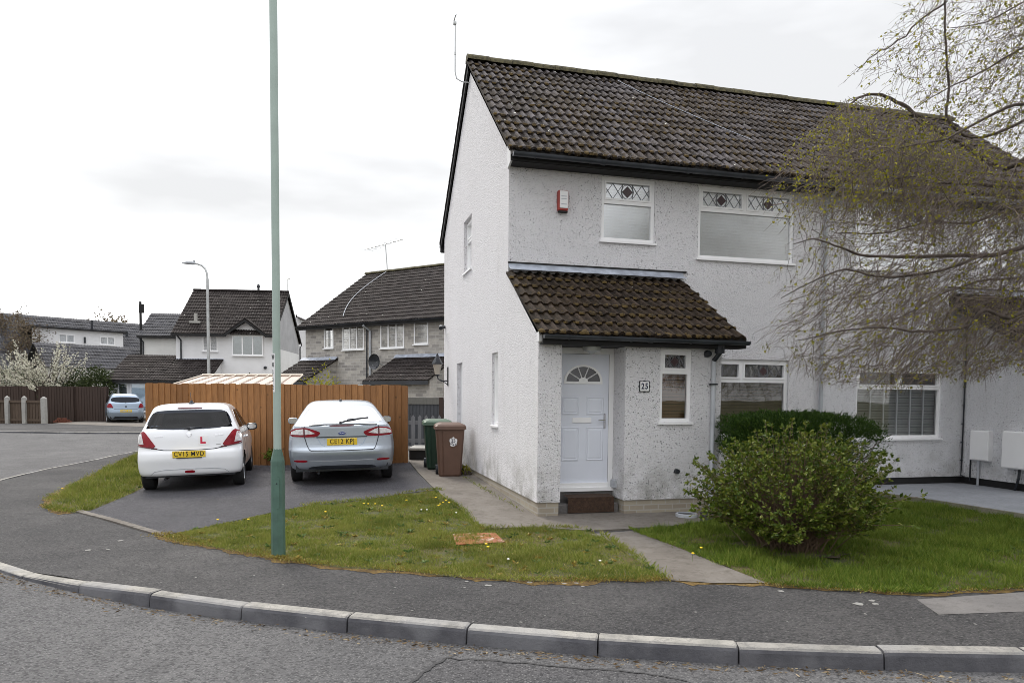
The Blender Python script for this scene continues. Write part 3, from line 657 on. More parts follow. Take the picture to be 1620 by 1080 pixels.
def window(parent, M, u0, u1, v0, v1, rec=.04, split=None, mull=(), fw=.055, lead=False, blind=None, slat=.05, pane='pane', sill=True, sidebars=(), room='dark', toplight_mull=None, sx=1, sillout=.035, rd=.7):
    """frame > pane, leading ; blind behind ; M(u,v,w) w inwards"""
    wn_ = bpy.data.objects.new('window', None)
    f = MB(sx); w0, w1 = rec, rec + .06
    f.mbox(M, u0, u0 + fw, v0, v1, w0, w1); f.mbox(M, u1 - fw, u1, v0, v1, w0, w1)
    f.mbox(M, u0 + fw, u1 - fw, v1 - fw, v1, w0, w1); f.mbox(M, u0 + fw, u1 - fw, v0, v0 + fw, w0, w1)
    cells = []; ui0, ui1, vi0, vi1 = u0 + fw, u1 - fw, v0 + fw, v1 - fw
    if split:
        f.mbox(M, ui0, ui1, split - fw * .55, split + fw * .55, w0 - .004, w1 - .002); low = (vi0, split - fw * .55); top = (split + fw * .55, vi1)
    else: low = (vi0, vi1); top = None
    def cut(b, ms):
        xs = [ui0]
        for m_ in ms: f.mbox(M, m_ - fw * .55, m_ + fw * .55, b[0], b[1], w0 - .002, w1 - .004); xs += [m_ - fw * .55, m_ + fw * .55]
        xs.append(ui1); return [(xs[i], xs[i + 1], *b) for i in range(0, len(xs), 2)]
    lc = cut(low, mull); tcs = cut(top, toplight_mull if toplight_mull is not None else mull) if top else []
    sb = .03
    for (a, b, c, d_) in tcs:      # opening top lights have a proud sash
        for bx in ((a, a + sb, c, d_), (b - sb, b, c, d_), (a + sb, b - sb, c, c + sb), (a + sb, b - sb, d_ - sb, d_)): f.mbox(M, *bx, w0 - .014, w1 - .01)
    fo = f.build('window', MAT['upvc'], parent)
    if sill:
        s_ = MB(sx); s_.mbox(M, u0 - .03, u1 + .03, v0 - .035, v0 - .002, -sillout, rec + .06); s_.build('sill', MAT['upvc'], fo)
    p = MB(sx)
    for (a, b, c, d_) in lc + tcs: p.quad(M(a - .004, c - .004, rec + .032), M(b + .004, c - .004, rec + .032), M(b + .004, d_ + .004, rec + .032), M(a - .004, d_ + .004, rec + .032))
    p.build('pane', MAT[pane], fo)
    if lead:
        r_ = .0045; wl = rec + .026
        def bar(p_, q_):
            a, b = Vector((p_[0], p_[1])), Vector((q_[0], q_[1])); t = (b - a).normalized(); n_ = Vector((-t.y, t.x)) * r_
            l.prism([a + n_, a - n_, b - n_, b + n_], wl - .002, wl + .003, M)
        for (a, b, c, d_) in tcs:
            l = MB(sx); cl = MB(sx); a += sb; b -= sb; c += sb; d_ -= sb; mc, mh = (a + b) / 2, (c + d_) / 2; H = d_ - c; st = H * .72 * (1 if b - a > .45 else .8); gapw = H * .42
            for sg in (-1, 1):
                x = gapw * .75
                while x < (b - a) / 2 - .02:
                    x2 = min(x + st, (b - a) / 2); fr = (x2 - x) / st
                    bar((mc + sg * x, c), (mc + sg * x2, c + H * fr)); bar((mc + sg * x, d_), (mc + sg * x2, d_ - H * fr)); x += st
                bar((mc + sg * gapw * .75, c), (mc + sg * gapw * 1.05, mh)); bar((mc + sg * gapw * .75, d_), (mc + sg * gapw * 1.05, mh))
            ry, rx = H * .36, H * .36
            cl.prism([(mc - rx, mh), (mc, mh - ry), (mc + rx, mh), (mc, mh + ry)], wl - .004, wl + .002, M)
            for k in range(16):
                a0, a1 = 2 * math.pi * k / 16, 2 * math.pi * (k + 1) / 16; bar((mc + gapw * .95 * math.cos(a0), mh + H * .47 * math.sin(a0)), (mc + gapw * .95 * math.cos(a1), mh + H * .47 * math.sin(a1)))
            for a_, b_ in (((mc - rx, mh), (mc, mh - ry)), ((mc, mh - ry), (mc + rx, mh)), ((mc + rx, mh), (mc, mh + ry)), ((mc, mh + ry), (mc - rx, mh))): bar(a_, b_)
            l.build('leading', MAT['leadline'], fo); cl.build('diamond', MAT['claret'], fo)
    if blind:
        b_ = MB(sx); v = v0 + .01; cv = 1.02 if blind == 'blind_w' else .82; wb = rec + (.066 if blind == 'blind_w' else .12)
        if slat > 0:
            while v < ((split or v1) if blind != 'blind_w' else v1) - .01:
                b_.add([M(u0, v, wb), M(u1, v, wb), M(u1, v + slat * cv, wb + .018), M(u0, v + slat * cv, wb + .018), M(u0, v - .003, wb + .003), M(u1, v - .003, wb + .003)], [(0, 1, 2, 3), (0, 1, 5, 4)]); v += slat
            if split and blind != 'blind_w': b_.mbox(M, u0, u1, split - .01, split + .035, wb - .02, wb + .04)
        else: b_.mbox(M, u0, u1, v0, v1, wb, wb + .01)
        b_.build('blind', MAT[blind], fo)
    if sidebars:
        g = MB(sx)
        for x in sidebars: g.mbox(M, x - .012, x + .012, vi0, (split or vi1), rec + .06, rec + .08)
        g.build('glazing_bars', MAT['upvc'], fo)
    r_ = MB(sx); wa, wb = rec + .061, rec + rd    # room behind
    for q in (((u0, v0, wb), (u1, v0, wb), (u1, v1, wb), (u0, v1, wb)), ((u0, v0, wa), (u1, v0, wa), (u1, v0, wb), (u0, v0, wb)), ((u0, v1, wa), (u1, v1, wa), (u1, v1, wb), (u0, v1, wb)), ((u0, v0, wa), (u0, v1, wa), (u0, v1, wb), (u0, v0, wb)), ((u1, v0, wa), (u1, v1, wa), (u1, v1, wb), (u1, v0, wb))): r_.quad(*[M(*k) for k in q])
    r_.build('room_interior', MAT[room], fo)
    bpy.data.objects.remove(wn_)
    return fo

# ------------------------------------------------------------------ the pebbledashed pair: number 25 and its mirrored neighbour
D_, PJ = 6.47, 1.739
EAVE_T, EAVE_Z, RIDGE_Z = -.33, 5.54, 8.42
SLOPE = (RIDGE_Z - EAVE_Z) / (D_ / 2 - EAVE_T)
def pebble_house(ours):
    sx = 1 if ours else -1
    if ours: h = thing('semi_detached_house', 'white pebbledashed house number 25 with white front door and red alarm box', 'house', W(0, 0, 0), TH)
    else: h = thing('semi_detached_house', 'white pebbledashed house half hidden behind the weeping birch at right', 'house', W(11.66, 0, 0), TH)
    wm = MAT['dash'] if ours else MAT['dash2']
    F = lambda u, v, w_: (u, w_, v)                      # main front
    Pf = lambda u, v, w_: (u, -PJ + w_, v)               # porch front
    Gs = lambda u, v, w_: (w_, u, v)                     # gable (outer side)
    LW = 5.83; PR = 2.79 if ours else 2.62; dx0, dx1 = .335, 1.28
    mb = MB(sx); zb = .30
    small = (1.566, 2.515, 4.33, 5.36); big = (3.319, 5.19, 4.14, 5.35); low = (3.33, 5.165, 1.085, 2.44)
    if not ours: low = (3.14, 5.06, 1.04, 2.34)
    top = 5.40
    wall_plane(mb, F, 0, LW, 2.5, top, [small, big])
    wall_plane(mb, F, PR - .3, LW, zb, 2.5, [low])
    g_up = (3.03, 3.88, 4.32, 5.39, .075); g_lo = (.66, 1.13, 1.26, 2.51, .048); g_dr = (3.97, 4.62, .30, 2.48, .09)
    wall_plane(mb, Gs, 0, D_, zb, 5.6, [g_up, g_lo, g_dr] if ours else [])
    mb.add([(0, 0, 5.6), (0, D_, 5.6), (0, D_ / 2, 5.6 + SLOPE * D_ / 2 - .02)], [(0, 1, 2)])
    mb.quad((0, D_, zb), (LW, D_, zb), (LW, D_, 5.5), (0, D_, 5.5))
    # porch: outer side wall, front left pier, recess, right part
    pt_z = lambda t: 2.60 + (t + PJ) * .63
    mb.quad((0, -PJ, zb), (0, 0, zb), (0, 0, 2.467), (0, -PJ, 2.467)); mb.quad((0, -PJ, 2.467), (0, 0, 2.467), (0, 0, 3.66), (0, -PJ, 2.58))
    pw = (1.815, 2.31, 1.415, 2.455)
    wall_plane(mb, Pf, 0, dx0, zb, 2.58, []); wall_plane(mb, Pf, dx1, PR, zb, 2.58, [pw])
    mb.quad((dx0, -PJ, zb), (dx0, -PJ + .49, zb), (dx0, -PJ + .49, 2.5), (dx0, -PJ, 2.5)); mb.quad((dx1, -PJ, zb), (dx1, -PJ + .49, zb), (dx1, -PJ + .49, 2.5), (dx1, -PJ, 2.5))
    mb.quad((PR, -PJ, zb), (PR, 0, zb), (PR, 0, 2.5), (PR, -PJ, 2.5)); mb.quad((PR, -PJ, 2.5), (PR, 0, 2.5), (PR, 0, 3.66), (PR, -PJ, 2.58))
    mb.build('wall', wm, h)
    # plinth
    p = MB(sx); i_ = .018
    p.quad((i_, -PJ + i_, -.1), (i_, D_, -.1), (i_, D_, zb + .02), (i_, -PJ + i_, zb + .02)); p.quad((i_, -PJ + i_, -.1), (dx0 - i_, -PJ + i_, -.1), (dx0 - i_, -PJ + i_, zb + .02), (i_, -PJ + i_, zb + .02))
    p.quad((dx0 - i_, -PJ + i_, -.1), (dx0 - i_, -PJ + .5, -.1), (dx0 - i_, -PJ + .5, zb + .02), (dx0 - i_, -PJ + i_, zb + .02)); p.quad((dx1 + i_, -PJ + i_, -.1), (dx1 + i_, -PJ + .5, -.1), (dx1 + i_, -PJ + .5, zb + .02), (dx1 + i_, -PJ + i_, zb + .02))
    p.quad((dx1 + i_, -PJ + i_, -.1), (PR - i_, -PJ + i_, -.1), (PR - i_, -PJ + i_, zb + .02), (dx1 + i_, -PJ + i_, zb + .02)); p.quad((PR - i_, -PJ + i_, -.1), (PR - i_, i_, -.1), (PR - i_, i_, zb + .02), (PR - i_, -PJ + i_, zb + .02))
    p.quad((PR - i_, i_, -.1), (LW, i_, -.1), (LW, i_, zb + .02), (PR - i_, i_, zb + .02))
    p.build('plinth', MAT['plinth'] if ours else MAT['blackwood'], h)
    # step below the door
    p = MB(sx); p.box(dx0 + .0, dx1 + .0, -PJ + .40, -PJ + .6, -.05, .392); p.box(dx0 + .01, dx1 - .01, -PJ + .17, -PJ + .40, -.05, .24, .012); p.build('step', MAT['conc2'], h)
    # main roof
    L = LW + .06; nv = Vector((0, D_ / 2 - EAVE_T, RIDGE_Z - EAVE_Z)); sl_ = nv.length
    r = MB(sx); tile_roof(r, (-.075, EAVE_T, EAVE_Z), (1, 0, 0), nv, L + .015, sl_, .35, .31)
    nv2 = Vector((0, -(D_ / 2 - EAVE_T), RIDGE_Z - EAVE_Z)); tile_roof(r, (-.075, D_ - EAVE_T, EAVE_Z), (1, 0, 0), nv2, L + .015, sl_, .35, .31, seg=3)
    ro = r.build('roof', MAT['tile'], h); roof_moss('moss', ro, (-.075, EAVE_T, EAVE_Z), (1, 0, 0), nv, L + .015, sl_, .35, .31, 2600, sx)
    r = MB(sx); ridge_tiles(r, (-.08, D_ / 2, RIDGE_Z + .035), (LW, D_ / 2, RIDGE_Z + .035), .14); r.build('ridge', MAT['ridge'], ro, angle=40)
    # underside, soffit, fascia, bargeboards, gutter
    b = MB(sx)
    b.box(0, LW, EAVE_T + .06, 0, 5.375, 5.39); b.box(-.045, LW, EAVE_T + .035, EAVE_T + .06, 5.385, 5.585); b.build('fascia', MAT['blackwood'], h); b = MB(sx)
    b.box(0, LW, D_, D_ - EAVE_T - .1, 5.33, 5.352); b.box(-.045, LW, D_ - EAVE_T - .1, D_ - EAVE_T - .075, 5.31, 5.56)
    b.build('fascia', MAT['blackwood'], h)
    for e0, sg in ((EAVE_T, 1), (D_ - EAVE_T, -1)):
        b = MB(sx)
        a = (e0, EAVE_Z - .03); c = (D_ / 2, RIDGE_Z - .03); th_ = .17 if sg < 0 else .055; x0 = -.055 if sg < 0 else -.04
        b.add([(x, t, z - q) for x in (x0, x0 + .03) for (t, z, q) in ((*a, 0), (*c, 0), (*c, th_), (*a, th_))], [(0, 1, 2, 3), (4, 5, 6, 7), (3, 2, 6, 7), (0, 3, 7, 4)])
        b.quad((-.075, a[0], a[1] - .002), (0.02, a[0], a[1] - .002), (0.02, c[0], c[1] - .002), (-.075, c[0], c[1] - .002))
        b.build('bargeboard' if sg < 0 else 'verge_mortar', MAT['blackwood'] if sg < 0 else MAT['conc2'], h)
    b = MB(sx); b.add([(-.03, -.02, 5.33), (-.03, EAVE_T + .05, 5.42), (-.03, EAVE_T + .05, 5.54), (-.03, 0, 5.7), (0.0, -.02, 5.33), (0.0, EAVE_T + .05, 5.42), (0.0, EAVE_T + .05, 5.54), (0, 0, 5.7)], [(0, 1, 2, 3), (4, 5, 6, 7), (0, 1, 5, 4), (1, 2, 6, 5)]); b.build('eaves_end', MAT['smooth'], h)
    b = MB(sx); gutter(b, (-.03, EAVE_T - .045, 5.475), (LW, EAVE_T - .045, 5.465), .06); b.build('gutter', MAT['gutter'] if ours else MAT['greyplastic'], h, angle=50); b = MB(sx); gutter(b, (-.06, D_ - EAVE_T + .04, 5.51), (LW, D_ - EAVE_T + .04, 5.50), .06); b.build('gutter', MAT['black'], h, angle=50)
    # porch roof
    PE_T, PE_Z = -PJ - .22, 2.595; PT_Z = 3.73; pv = Vector((0, -PE_T, PT_Z - PE_Z)); PX = 3.05
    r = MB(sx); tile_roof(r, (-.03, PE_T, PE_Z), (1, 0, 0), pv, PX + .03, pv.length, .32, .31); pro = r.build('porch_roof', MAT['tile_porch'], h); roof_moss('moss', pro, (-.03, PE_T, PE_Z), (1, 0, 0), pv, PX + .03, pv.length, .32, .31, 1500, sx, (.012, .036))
    r = MB(sx); r.quad((0, PE_T + .1, PE_Z + .02), (PX, PE_T + .1, PE_Z + .02), (PX, 0, PT_Z - .06), (0, 0, PT_Z - .06)); r.box(0, PX + .02, PE_T + .03, PE_T + .05, 2.475, 2.625); r.box(.02, PR, PE_T + .05, 0, 2.47, 2.485); r.box(PR, PX, PE_T + .05, -PJ + .02, 2.475, 2.49)
    r.add([(PX + .015, PE_T + .1, PE_Z - .1), (PX + .015, PE_T + .1, PE_Z + .02), (PX + .015, 0, PT_Z), (PX + .015, 0, PT_Z - .2), (PX - .01, PE_T + .1, PE_Z - .1), (PX - .01, PE_T + .1, PE_Z + .02), (PX - .01, 0, PT_Z), (PX - .01, 0, PT_Z - .2)], [(0, 1, 2, 3), (4, 5, 6, 7), (0, 3, 7, 4)])
    r.build('porch_fascia', MAT['blackwood'], h)
    r = MB(sx); r.box(-.02, .05, PE_T + .13, -PJ + .01, 2.50, 2.64, .01); r.build('eaves_end', MAT['smooth'], h)
    r = MB(sx); gutter(r, (.0, PE_T - .035, 2.585), (PX + .02, PE_T - .035, 2.57)); r.build('gutter', MAT['gutter'], h, angle=50)
    r = MB(sx); n = 40
    rows = [[(PX * k / n, -.012 - random.uniform(0, .006), 3.87) for k in range(n + 1)], [(PX * k / n, -.02, 3.83 + random.uniform(-.006, .006)) for k in range(n + 1)], [(PX * k / n, -.045 - random.uniform(0, .01), 3.80) for k in range(n + 1)], [(PX * k / n, -.17 + random.uniform(-.012, .012), 3.752) for k in range(n + 1)]]
    for a, c in zip(rows, rows[1:]):
        for k in range(n): r.quad(a[k], a[k + 1], c[k + 1], c[k])
    r.build('flashing', MAT['lead'], h, smooth=True)
    r = MB(sx); r.box(-.005, PX + .06, -.022, .0, 3.868, 3.895); r.build('drip_bead', MAT['blackwood'], h)
    r = MB(sx)    # porch door pieces
    # front door
    dz0, dz1 = .392, 2.47; fr = MB(sx); wd = -PJ + .42
    for bx in ((dx0, dx0 + .07, dz0, dz1), (dx1 - .07, dx1, dz0, dz1), (dx0 + .07, dx1 - .07, dz1 - .085, dz1)): fr.box(bx[0], bx[1], wd, wd + .07, bx[2], bx[3])
    fr.box(dx0 - .0, dx1, wd - .05, wd + .07, dz0 - .0, dz0 + .055); fr.box(dx0 + .07, dx1 - .07, wd - .025, wd + .02, dz0 + .055, dz0 + .12)
    door = fr.build('front_door', MAT['upvc'], h)
    dl = MB(sx); a, b_, c, d2 = dx0 + .075, dx1 - .075, dz0 + .06, dz1 - .09; dl.box(a, b_, wd + .012, wd + .055, c, d2); mcx = (a + b_) / 2; yf = wd + .012
    def panel(u0, u1, v0, v1):
        e = .016
        dl.add([(u0, yf - .001, v0), (u1, yf - .001, v0), (u1, yf - .001, v1), (u0, yf - .001, v1), (u0 + e, yf - .011, v0 + e), (u1 - e, yf - .011, v0 + e), (u1 - e, yf - .011, v1 - e), (u0 + e, yf - .011, v1 - e),
                (u0 + 2 * e, yf - .003, v0 + 2 * e), (u1 - 2 * e, yf - .003, v0 + 2 * e), (u1 - 2 * e, yf - .003, v1 - 2 * e), (u0 + 2 * e, yf - .003, v1 - 2 * e), (u0 + 3.2 * e, yf - .010, v0 + 3.2 * e), (u1 - 3.2 * e, yf - .010, v0 + 3.2 * e), (u1 - 3.2 * e, yf - .010, v1 - 3.2 * e), (u0 + 3.2 * e, yf - .010, v1 - 3.2 * e)],
               [(i + 4 * k, (i + 1) % 4 + 4 * k, (i + 1) % 4 + 4 + 4 * k, i + 4 + 4 * k) for k in range(3) for i in range(4)] + [(12, 13, 14, 15)])
    for sg in (-1, 1):
        pc = mcx + sg * .19; panel(pc - .135, pc + .135, 1.50, 1.98 - .21); panel(pc - .135, pc + .135, .83, 1.36 - .03)
    dlo = dl.build('door_leaf', MAT['doorw'], door)
    # fanlight
    fc = (mcx, 1.985); fl = MB(sx); Rr = .26; n = 20
    fl.lathe([(Rr + .035, 0), (Rr + .035, -.018), (Rr - .005, -.018), (Rr - .005, 0)], n, (fc[0], yf, fc[1]), 'y', 0, math.pi) if False else None
    def arc(r, k): return (fc[0] + r * math.cos(math.pi * k / n), fc[1] + r * .82 * math.sin(math.pi * k / n))
    for k in range(n):
        q = [arc(Rr, k), arc(Rr, k + 1), arc(Rr + .035, k + 1), arc(Rr + .035, k)]; fl.prism(q, yf - .018, yf, lambda u, v, w_: (u, w_, v))
    fl.box(fc[0] - Rr - .035, fc[0] + Rr + .035, yf - .018, yf, fc[1] - .035, fc[1])
    for k in (.2, .4, .6, .8):
        a_ = math.pi * k; fl.tube([(fc[0] + .06 * math.cos(a_), yf - .006, fc[1] + .05 * math.sin(a_)), (fc[0] + Rr * math.cos(a_), yf - .006, fc[1] + Rr * .82 * math.sin(a_))], .009, n=4)
    for k in range(n): fl.prism([fc, (fc[0] + .07 * math.cos(math.pi * k / n), fc[1] + .06 * math.sin(math.pi * k / n)), (fc[0] + .07 * math.cos(math.pi * (k + 1) / n), fc[1] + .06 * math.sin(math.pi * (k + 1) / n))], yf - .014, yf, lambda u, v, w_: (u, w_, v))
    fl.build('fanlight_frame', MAT['upvc'], door); gl = MB(sx)
    gl.poly([(fc[0] + Rr * math.cos(math.pi * k / n), yf - .003, fc[1] + Rr * .82 * math.sin(math.pi * k / n)) for k in range(n + 1)]); gl.build('fanlight_pane', MAT['dimfan'], door)
    lb = MB(sx); lb.box(mcx - .16, mcx + .13, yf - .014, yf, 1.385, 1.465, .006); lb.build('letter_plate', MAT['greyplastic'] if False else MAT['upvc'], door)
    lb = MB(sx); lb.box(b_ - .075, b_ - .045, yf - .016, yf, 1.30, 1.52, .008); lb.tube([(b_ - .06, yf - .05, 1.43), (b_ - .17, yf - .05, 1.425)], .009, n=6); lb.tube([(b_ - .06, yf, 1.43), (b_ - .06, yf - .05, 1.43)], .009, n=6); lb.build('door_handle', MAT['chrome'], door)
    # windows
    kw = dict(lead=True, split=4.965, sx=sx)
    if ours:
        window(h, F, *small[:4], rec=.03, blind='blind_w', slat=.05, pane='pane_up', room='dimroom', **kw)
        window(h, F, *big[:4], rec=.03, toplight_mull=(4.215,), blind='blind_w', slat=.05, pane='pane_up', room='dimroom', **kw)
        window(h, F, *low, rec=.04, split=2.07, toplight_mull=(4.24,), lead=True, blind='blind_d', slat=.055, sx=sx)
        window(h, Pf, *pw, rec=.03, split=2.13, lead=True, blind='blind_b', slat=.05, sx=sx, fw=.05)
        window(h, Gs, *g_up[:4], rec=.075, split=4.97, lead=False, blind='blind_w', slat=0, sx=sx)
        window(h, Gs, *g_lo[:4], rec=.048, sx=sx, blind='blind_w', slat=0)
        d = MB(sx); d.mbox(Gs, g_dr[0], g_dr[0] + .07, .30, 2.48, .09, .15); d.mbox(Gs, g_dr[1] - .07, g_dr[1], .30, 2.48, .09, .15); d.mbox(Gs, g_dr[0] + .07, g_dr[1] - .07, 2.40, 2.48, .09, .15); so_ = d.build('side_door', MAT['upvc'], h)
        d = MB(sx); d.mbox(Gs, g_dr[0] + .07, g_dr[1] - .07, .30, 2.40, .11, .14); d.build('door_leaf', MAT['doorw'], so_)
    else:
        window(h, F, *small[:4], rec=.03, blind='blind_w', slat=.05, pane='pane_up', room='dimroom', **kw)
        window(h, F, *big[:4], rec=.03, toplight_mull=(4.215,), blind='blind_w', slat=.05, pane='pane_up', room='dimroom', **kw)
        window(h, F, *low, rec=.04, split=1.98, toplight_mull=(4.1,), blind='blind_g', slat=.05, sx=sx, sidebars=(3.46, 3.76, 4.06, 4.36, 4.66), pane='pane')
        window(h, Pf, *pw, rec=.03, split=2.13, blind='blind_w', slat=0, sx=sx, fw=.05)
    # downpipes, small fittings
    if ours:
        d = MB(); x = 5.80; d.tube([(x, EAVE_T + .02, 5.49), (x, EAVE_T + .02, 5.38), (x, -.06, 5.22), (x, -.06, .15)], .036, n=8)
        for z in (1.2, 3.1, 4.8): d.box(x - .055, x + .055, -.05, 0, z, z + .03)
        d.build('downpipe', MAT['greyplastic'], h, angle=50)
        d = MB(); x = 2.655; d.tube([(x + .02, PE_T + .04, 2.55), (x + .02, PE_T + .05, 2.43), (x - .02, -PJ - .05, 2.30)], .034, n=8); d.box(x - .05, x + .06, PE_T + .02, PE_T + .1, 2.40, 2.54); d.build('pipe_elbow', MAT['black'], h, angle=50)
        d = MB(); d.tube([(x - .02, -PJ - .05, 2.31), (x - .02, -PJ - .05, .2), (x - .02, -PJ - .12, .1)], .034, n=8); dp = d.build('downpipe', MAT['greyplastic'], h, angle=50)
        d = MB()
        for z in (1.95, .60): d = MB(); d.box(x - .065, x + .03, -PJ - .09, -PJ, z, z + .022); d.build('pipe_clip', MAT['black'], dp)
        # alarm box
        d = MB(); d.box(.80, .965, -.075, 0, 4.74, 5.06, .012); al = d.build('alarm_box', MAT['red'], h)
        d = MB(); d.box(.822, .955, -.088, -.07, 4.775, 5.05, .006); pl = d.build('cover', MAT['white'], al); d = MB(); d.box(.81, .96, -.07, -.005, 4.715, 4.738); d.build('base', MAT['blackwood'], al)
        d = MB()
        for z in (4.955, 4.915, 4.83): d = MB(); d.box(.845, .935, -.091, -.087, z, z + .012); d.build('printed_line', MAT['greyplastic'], al)
        # house number
        d = MB(); pts = []
        for k in range(32):
            a_ = 2 * math.pi * k / 32; r_ = .088 + .008 * math.cos(8 * a_); q = (abs(math.cos(a_)) ** 5 + abs(math.sin(a_)) ** 5) ** (-1 / 5); pts.append((1.57 + r_ * q * math.cos(a_) * .95, 1.918 + r_ * q * math.sin(a_) * .92))
        d.prism(pts, -PJ - .014, -PJ, lambda u, v, w_: (u, w_, v)); num = d.build('house_number_plaque', MAT['black'], h)
        d = MB(); d.box(1.57 - .066, 1.57 + .066, -PJ - .019, -PJ - .012, 1.918 - .066, 1.918 + .066, .003); d.build('tile_face', MAT['white'], num)
        text('digits', '25', .115, MAT['navy'], num, face_y(1.57, -PJ - .021, 1.918, .8), .003, bold=.003, spacing=1.25)
        # porch lamp under the soffit
        d = MB(); d.lathe([(0, 2.36), (.03, 2.365), (.05, 2.39), (.12, 2.41), (.13, 2.44), (.13, 2.468)], 16, (.82, -PJ + .13, 0)); d.build('porch_lamp', MAT['steel'], h, angle=50)
        d = MB(); d.box(1.245, 1.33, -PJ + .25, -PJ + .40, .44, .56, .008); d.build('key_safe', MAT['greyplastic'], h)
        d = MB(); d.lathe([(0, -.05), (.035, -.05), (.04, 0)], 10, (2.10, -PJ, .70), 'y'); d.build('pipe_end', MAT['black'], h)
        d = MB(); d.lathe([(0, -.06), (.045, -.06), (.055, -.02), (.055, 0)], 12, (2.55, -PJ, 2.40), 'y'); d.build('pipe_end', MAT['black'], h)
        # coach lantern on the gable
        lx, lt, lz = -.26, 5.85, 2.32
        d = MB(); d.box(-.02, 0, lt - .05, lt + .05, 2.0, 2.45); d.tube([(-.01, lt, 2.12), (-.14, lt, 2.12), (-.24, lt, 2.16), (lx, lt, 2.25)], .016, n=6); d.tube([(-.01, lt, 2.03), (-.1, lt, 2.09), (-.2, lt, 2.13)], .01, n=5)
        d.lathe([(0, 2.22), (.05, 2.24), (.06, 2.27)], 6, (lx, lt, 0)); d.lathe([(.135, 2.51), (.13, 2.54), (.08, 2.63), (.04, 2.70), (.02, 2.76), (0, 2.78)], 6, (lx, lt, 0)); ln = d.build('coach_lantern', MAT['black'], h)
        d = MB(); d.lathe([(.055, 2.27), (.108, 2.51)], 6, (lx, lt, 0)); d.build('lantern_glass', MAT['clearlamp'], ln)
        d = MB(); d.tube([(0, 6.30, 3.44), (-.10, 6.30, 3.44)], .035, n=8); d.tube([(-.10, 6.36, 3.45), (-.13, 6.16, 3.40)], .05, n=10); d.build('security_camera', MAT['black'], h, angle=50)
        # aerial on the gable top
        d = MB(); t0, z0 = D_ / 2 + .05, 8.02
        d.tube([(0, t0, z0), (-.16, t0, z0), (-.27, t0, z0 + .05), (-.30, t0, z0 + .18), (-.30, t0, 9.18)], .012, n=6); d.box(-.34, -.28, t0 - .03, t0 + .03, 9.10, 9.17, .01); d.box(-.315, -.285, t0 - .015, t0 + .015, 8.53, 8.58); d.tube([(-.33, t0, 9.16), (-.31, t0 - .1, 9.24), (-.29, t0 - .1, 9.25)], .012, n=5)
        d.build('aerial', MAT['steel'], h, angle=50)
        # thin cable across the roof
        d = MB(); pts = []
        for k in range(9):
            f_ = k / 8; vv = .93 - .62 * f_; pts.append((3.05 + 1.75 * f_ ** 1.2, EAVE_T + (D_ / 2 - EAVE_T) * vv, EAVE_Z + (RIDGE_Z - EAVE_Z) * vv + .075))
        d.tube(pts, .006, n=4); d.build('roof_cable', MAT['lead'], h)
    else:
        d = MB(sx); 
        for t0, t1, z0, z1 in ((-.62, -.30, .62, 1.20), (-1.42, -.92, .55, 1.17)):
            pass
        xw = PR + .0
        b1 = MB(sx); b1.box(xw, xw + .10, -.66, -.27, .64, 1.20, .012); bo = b1.build('meter_box', MAT['upvc'], h); b1 = MB(sx); b1.box(xw + .1, xw + .108, -.64, -.29, .66, 1.18, .004); b1.build('box_door', MAT['upvc'], bo); b1 = MB(sx); b1.tube([(xw + .05, -.42, .64), (xw + .05, -.42, .17)], .02, n=8); b1.build('conduit', MAT['greyplastic'], bo)
        b2 = MB(sx); b2.box(xw, xw + .16, -1.52, -.98, .56, 1.22, .014); bo = b2.build('meter_box', MAT['upvc'], h); b2 = MB(sx); b2.box(xw + .16, xw + .168, -1.50, -1.0, .58, 1.20, .004); b2.build('box_door', MAT['upvc'], bo); b2 = MB(sx); b2.tube([(xw + .06, -1.25, .56), (xw + .07, -1.25, .4), (xw + .05, -1.2, .28), (xw + .03, -1.15, .17)], .022, n=8); b2.build('conduit', MAT['black'], bo)
        b3 = MB(sx); b3.tube([(xw + .03, -.035, 3.4), (xw + .03, -.035, .42), (xw + .06, -.05, .33), (xw + .02, -.16, .29)], .013, n=6); b3.tube([(xw + .02, -.22, .24), (xw + .02, -.22, 1.1)], .014, n=6)
        for z in np.arange(.6, 3.3, .35): b3.box(xw + .02, xw + .055, -.05, -.015, z, z + .02)
        b3.build('cable', MAT['black'], h)
    return h
H25 = pebble_house(True); HN = pebble_house(False)

# ------------------------------------------------------------------ cars (local frame: x right, y forward from the rear bumper, z up)
def pchip(xs, ys):
    xs = np.array(xs, float); ys = np.array(ys, float); h = np.diff(xs); dl = np.diff(ys) / h; m_ = np.zeros(len(xs)); m_[0], m_[-1] = dl[0], dl[-1]
    for i in range(1, len(xs) - 1):
        if dl[i - 1] * dl[i] > 0: w1, w2 = 2 * h[i] + h[i - 1], h[i] + 2 * h[i - 1]; m_[i] = (w1 + w2) / (w1 / dl[i - 1] + w2 / dl[i])
    def f(x):
        x = np.clip(np.asarray(x, float), xs[0], xs[-1]); i = np.clip(np.searchsorted(xs, x) - 1, 0, len(h) - 1); t = (x - xs[i]) / h[i]
        return ys[i] * (2 * t ** 3 - 3 * t * t + 1) + h[i] * m_[i] * (t ** 3 - 2 * t * t + t) + ys[i + 1] * (-2 * t ** 3 + 3 * t * t) + h[i] * m_[i + 1] * (t ** 3 - t * t)
    return f
def chaikin(P, n=2):
    P = [Vector(p) for p in P]
    for _ in range(n):
        Q = []
        for i in range(len(P)): a, b = P[i], P[(i + 1) % len(P)]; Q += [a * .8 + b * .2, a * .2 + b * .8]
        P = Q
    return [(p[0], p[1]) for p in P]
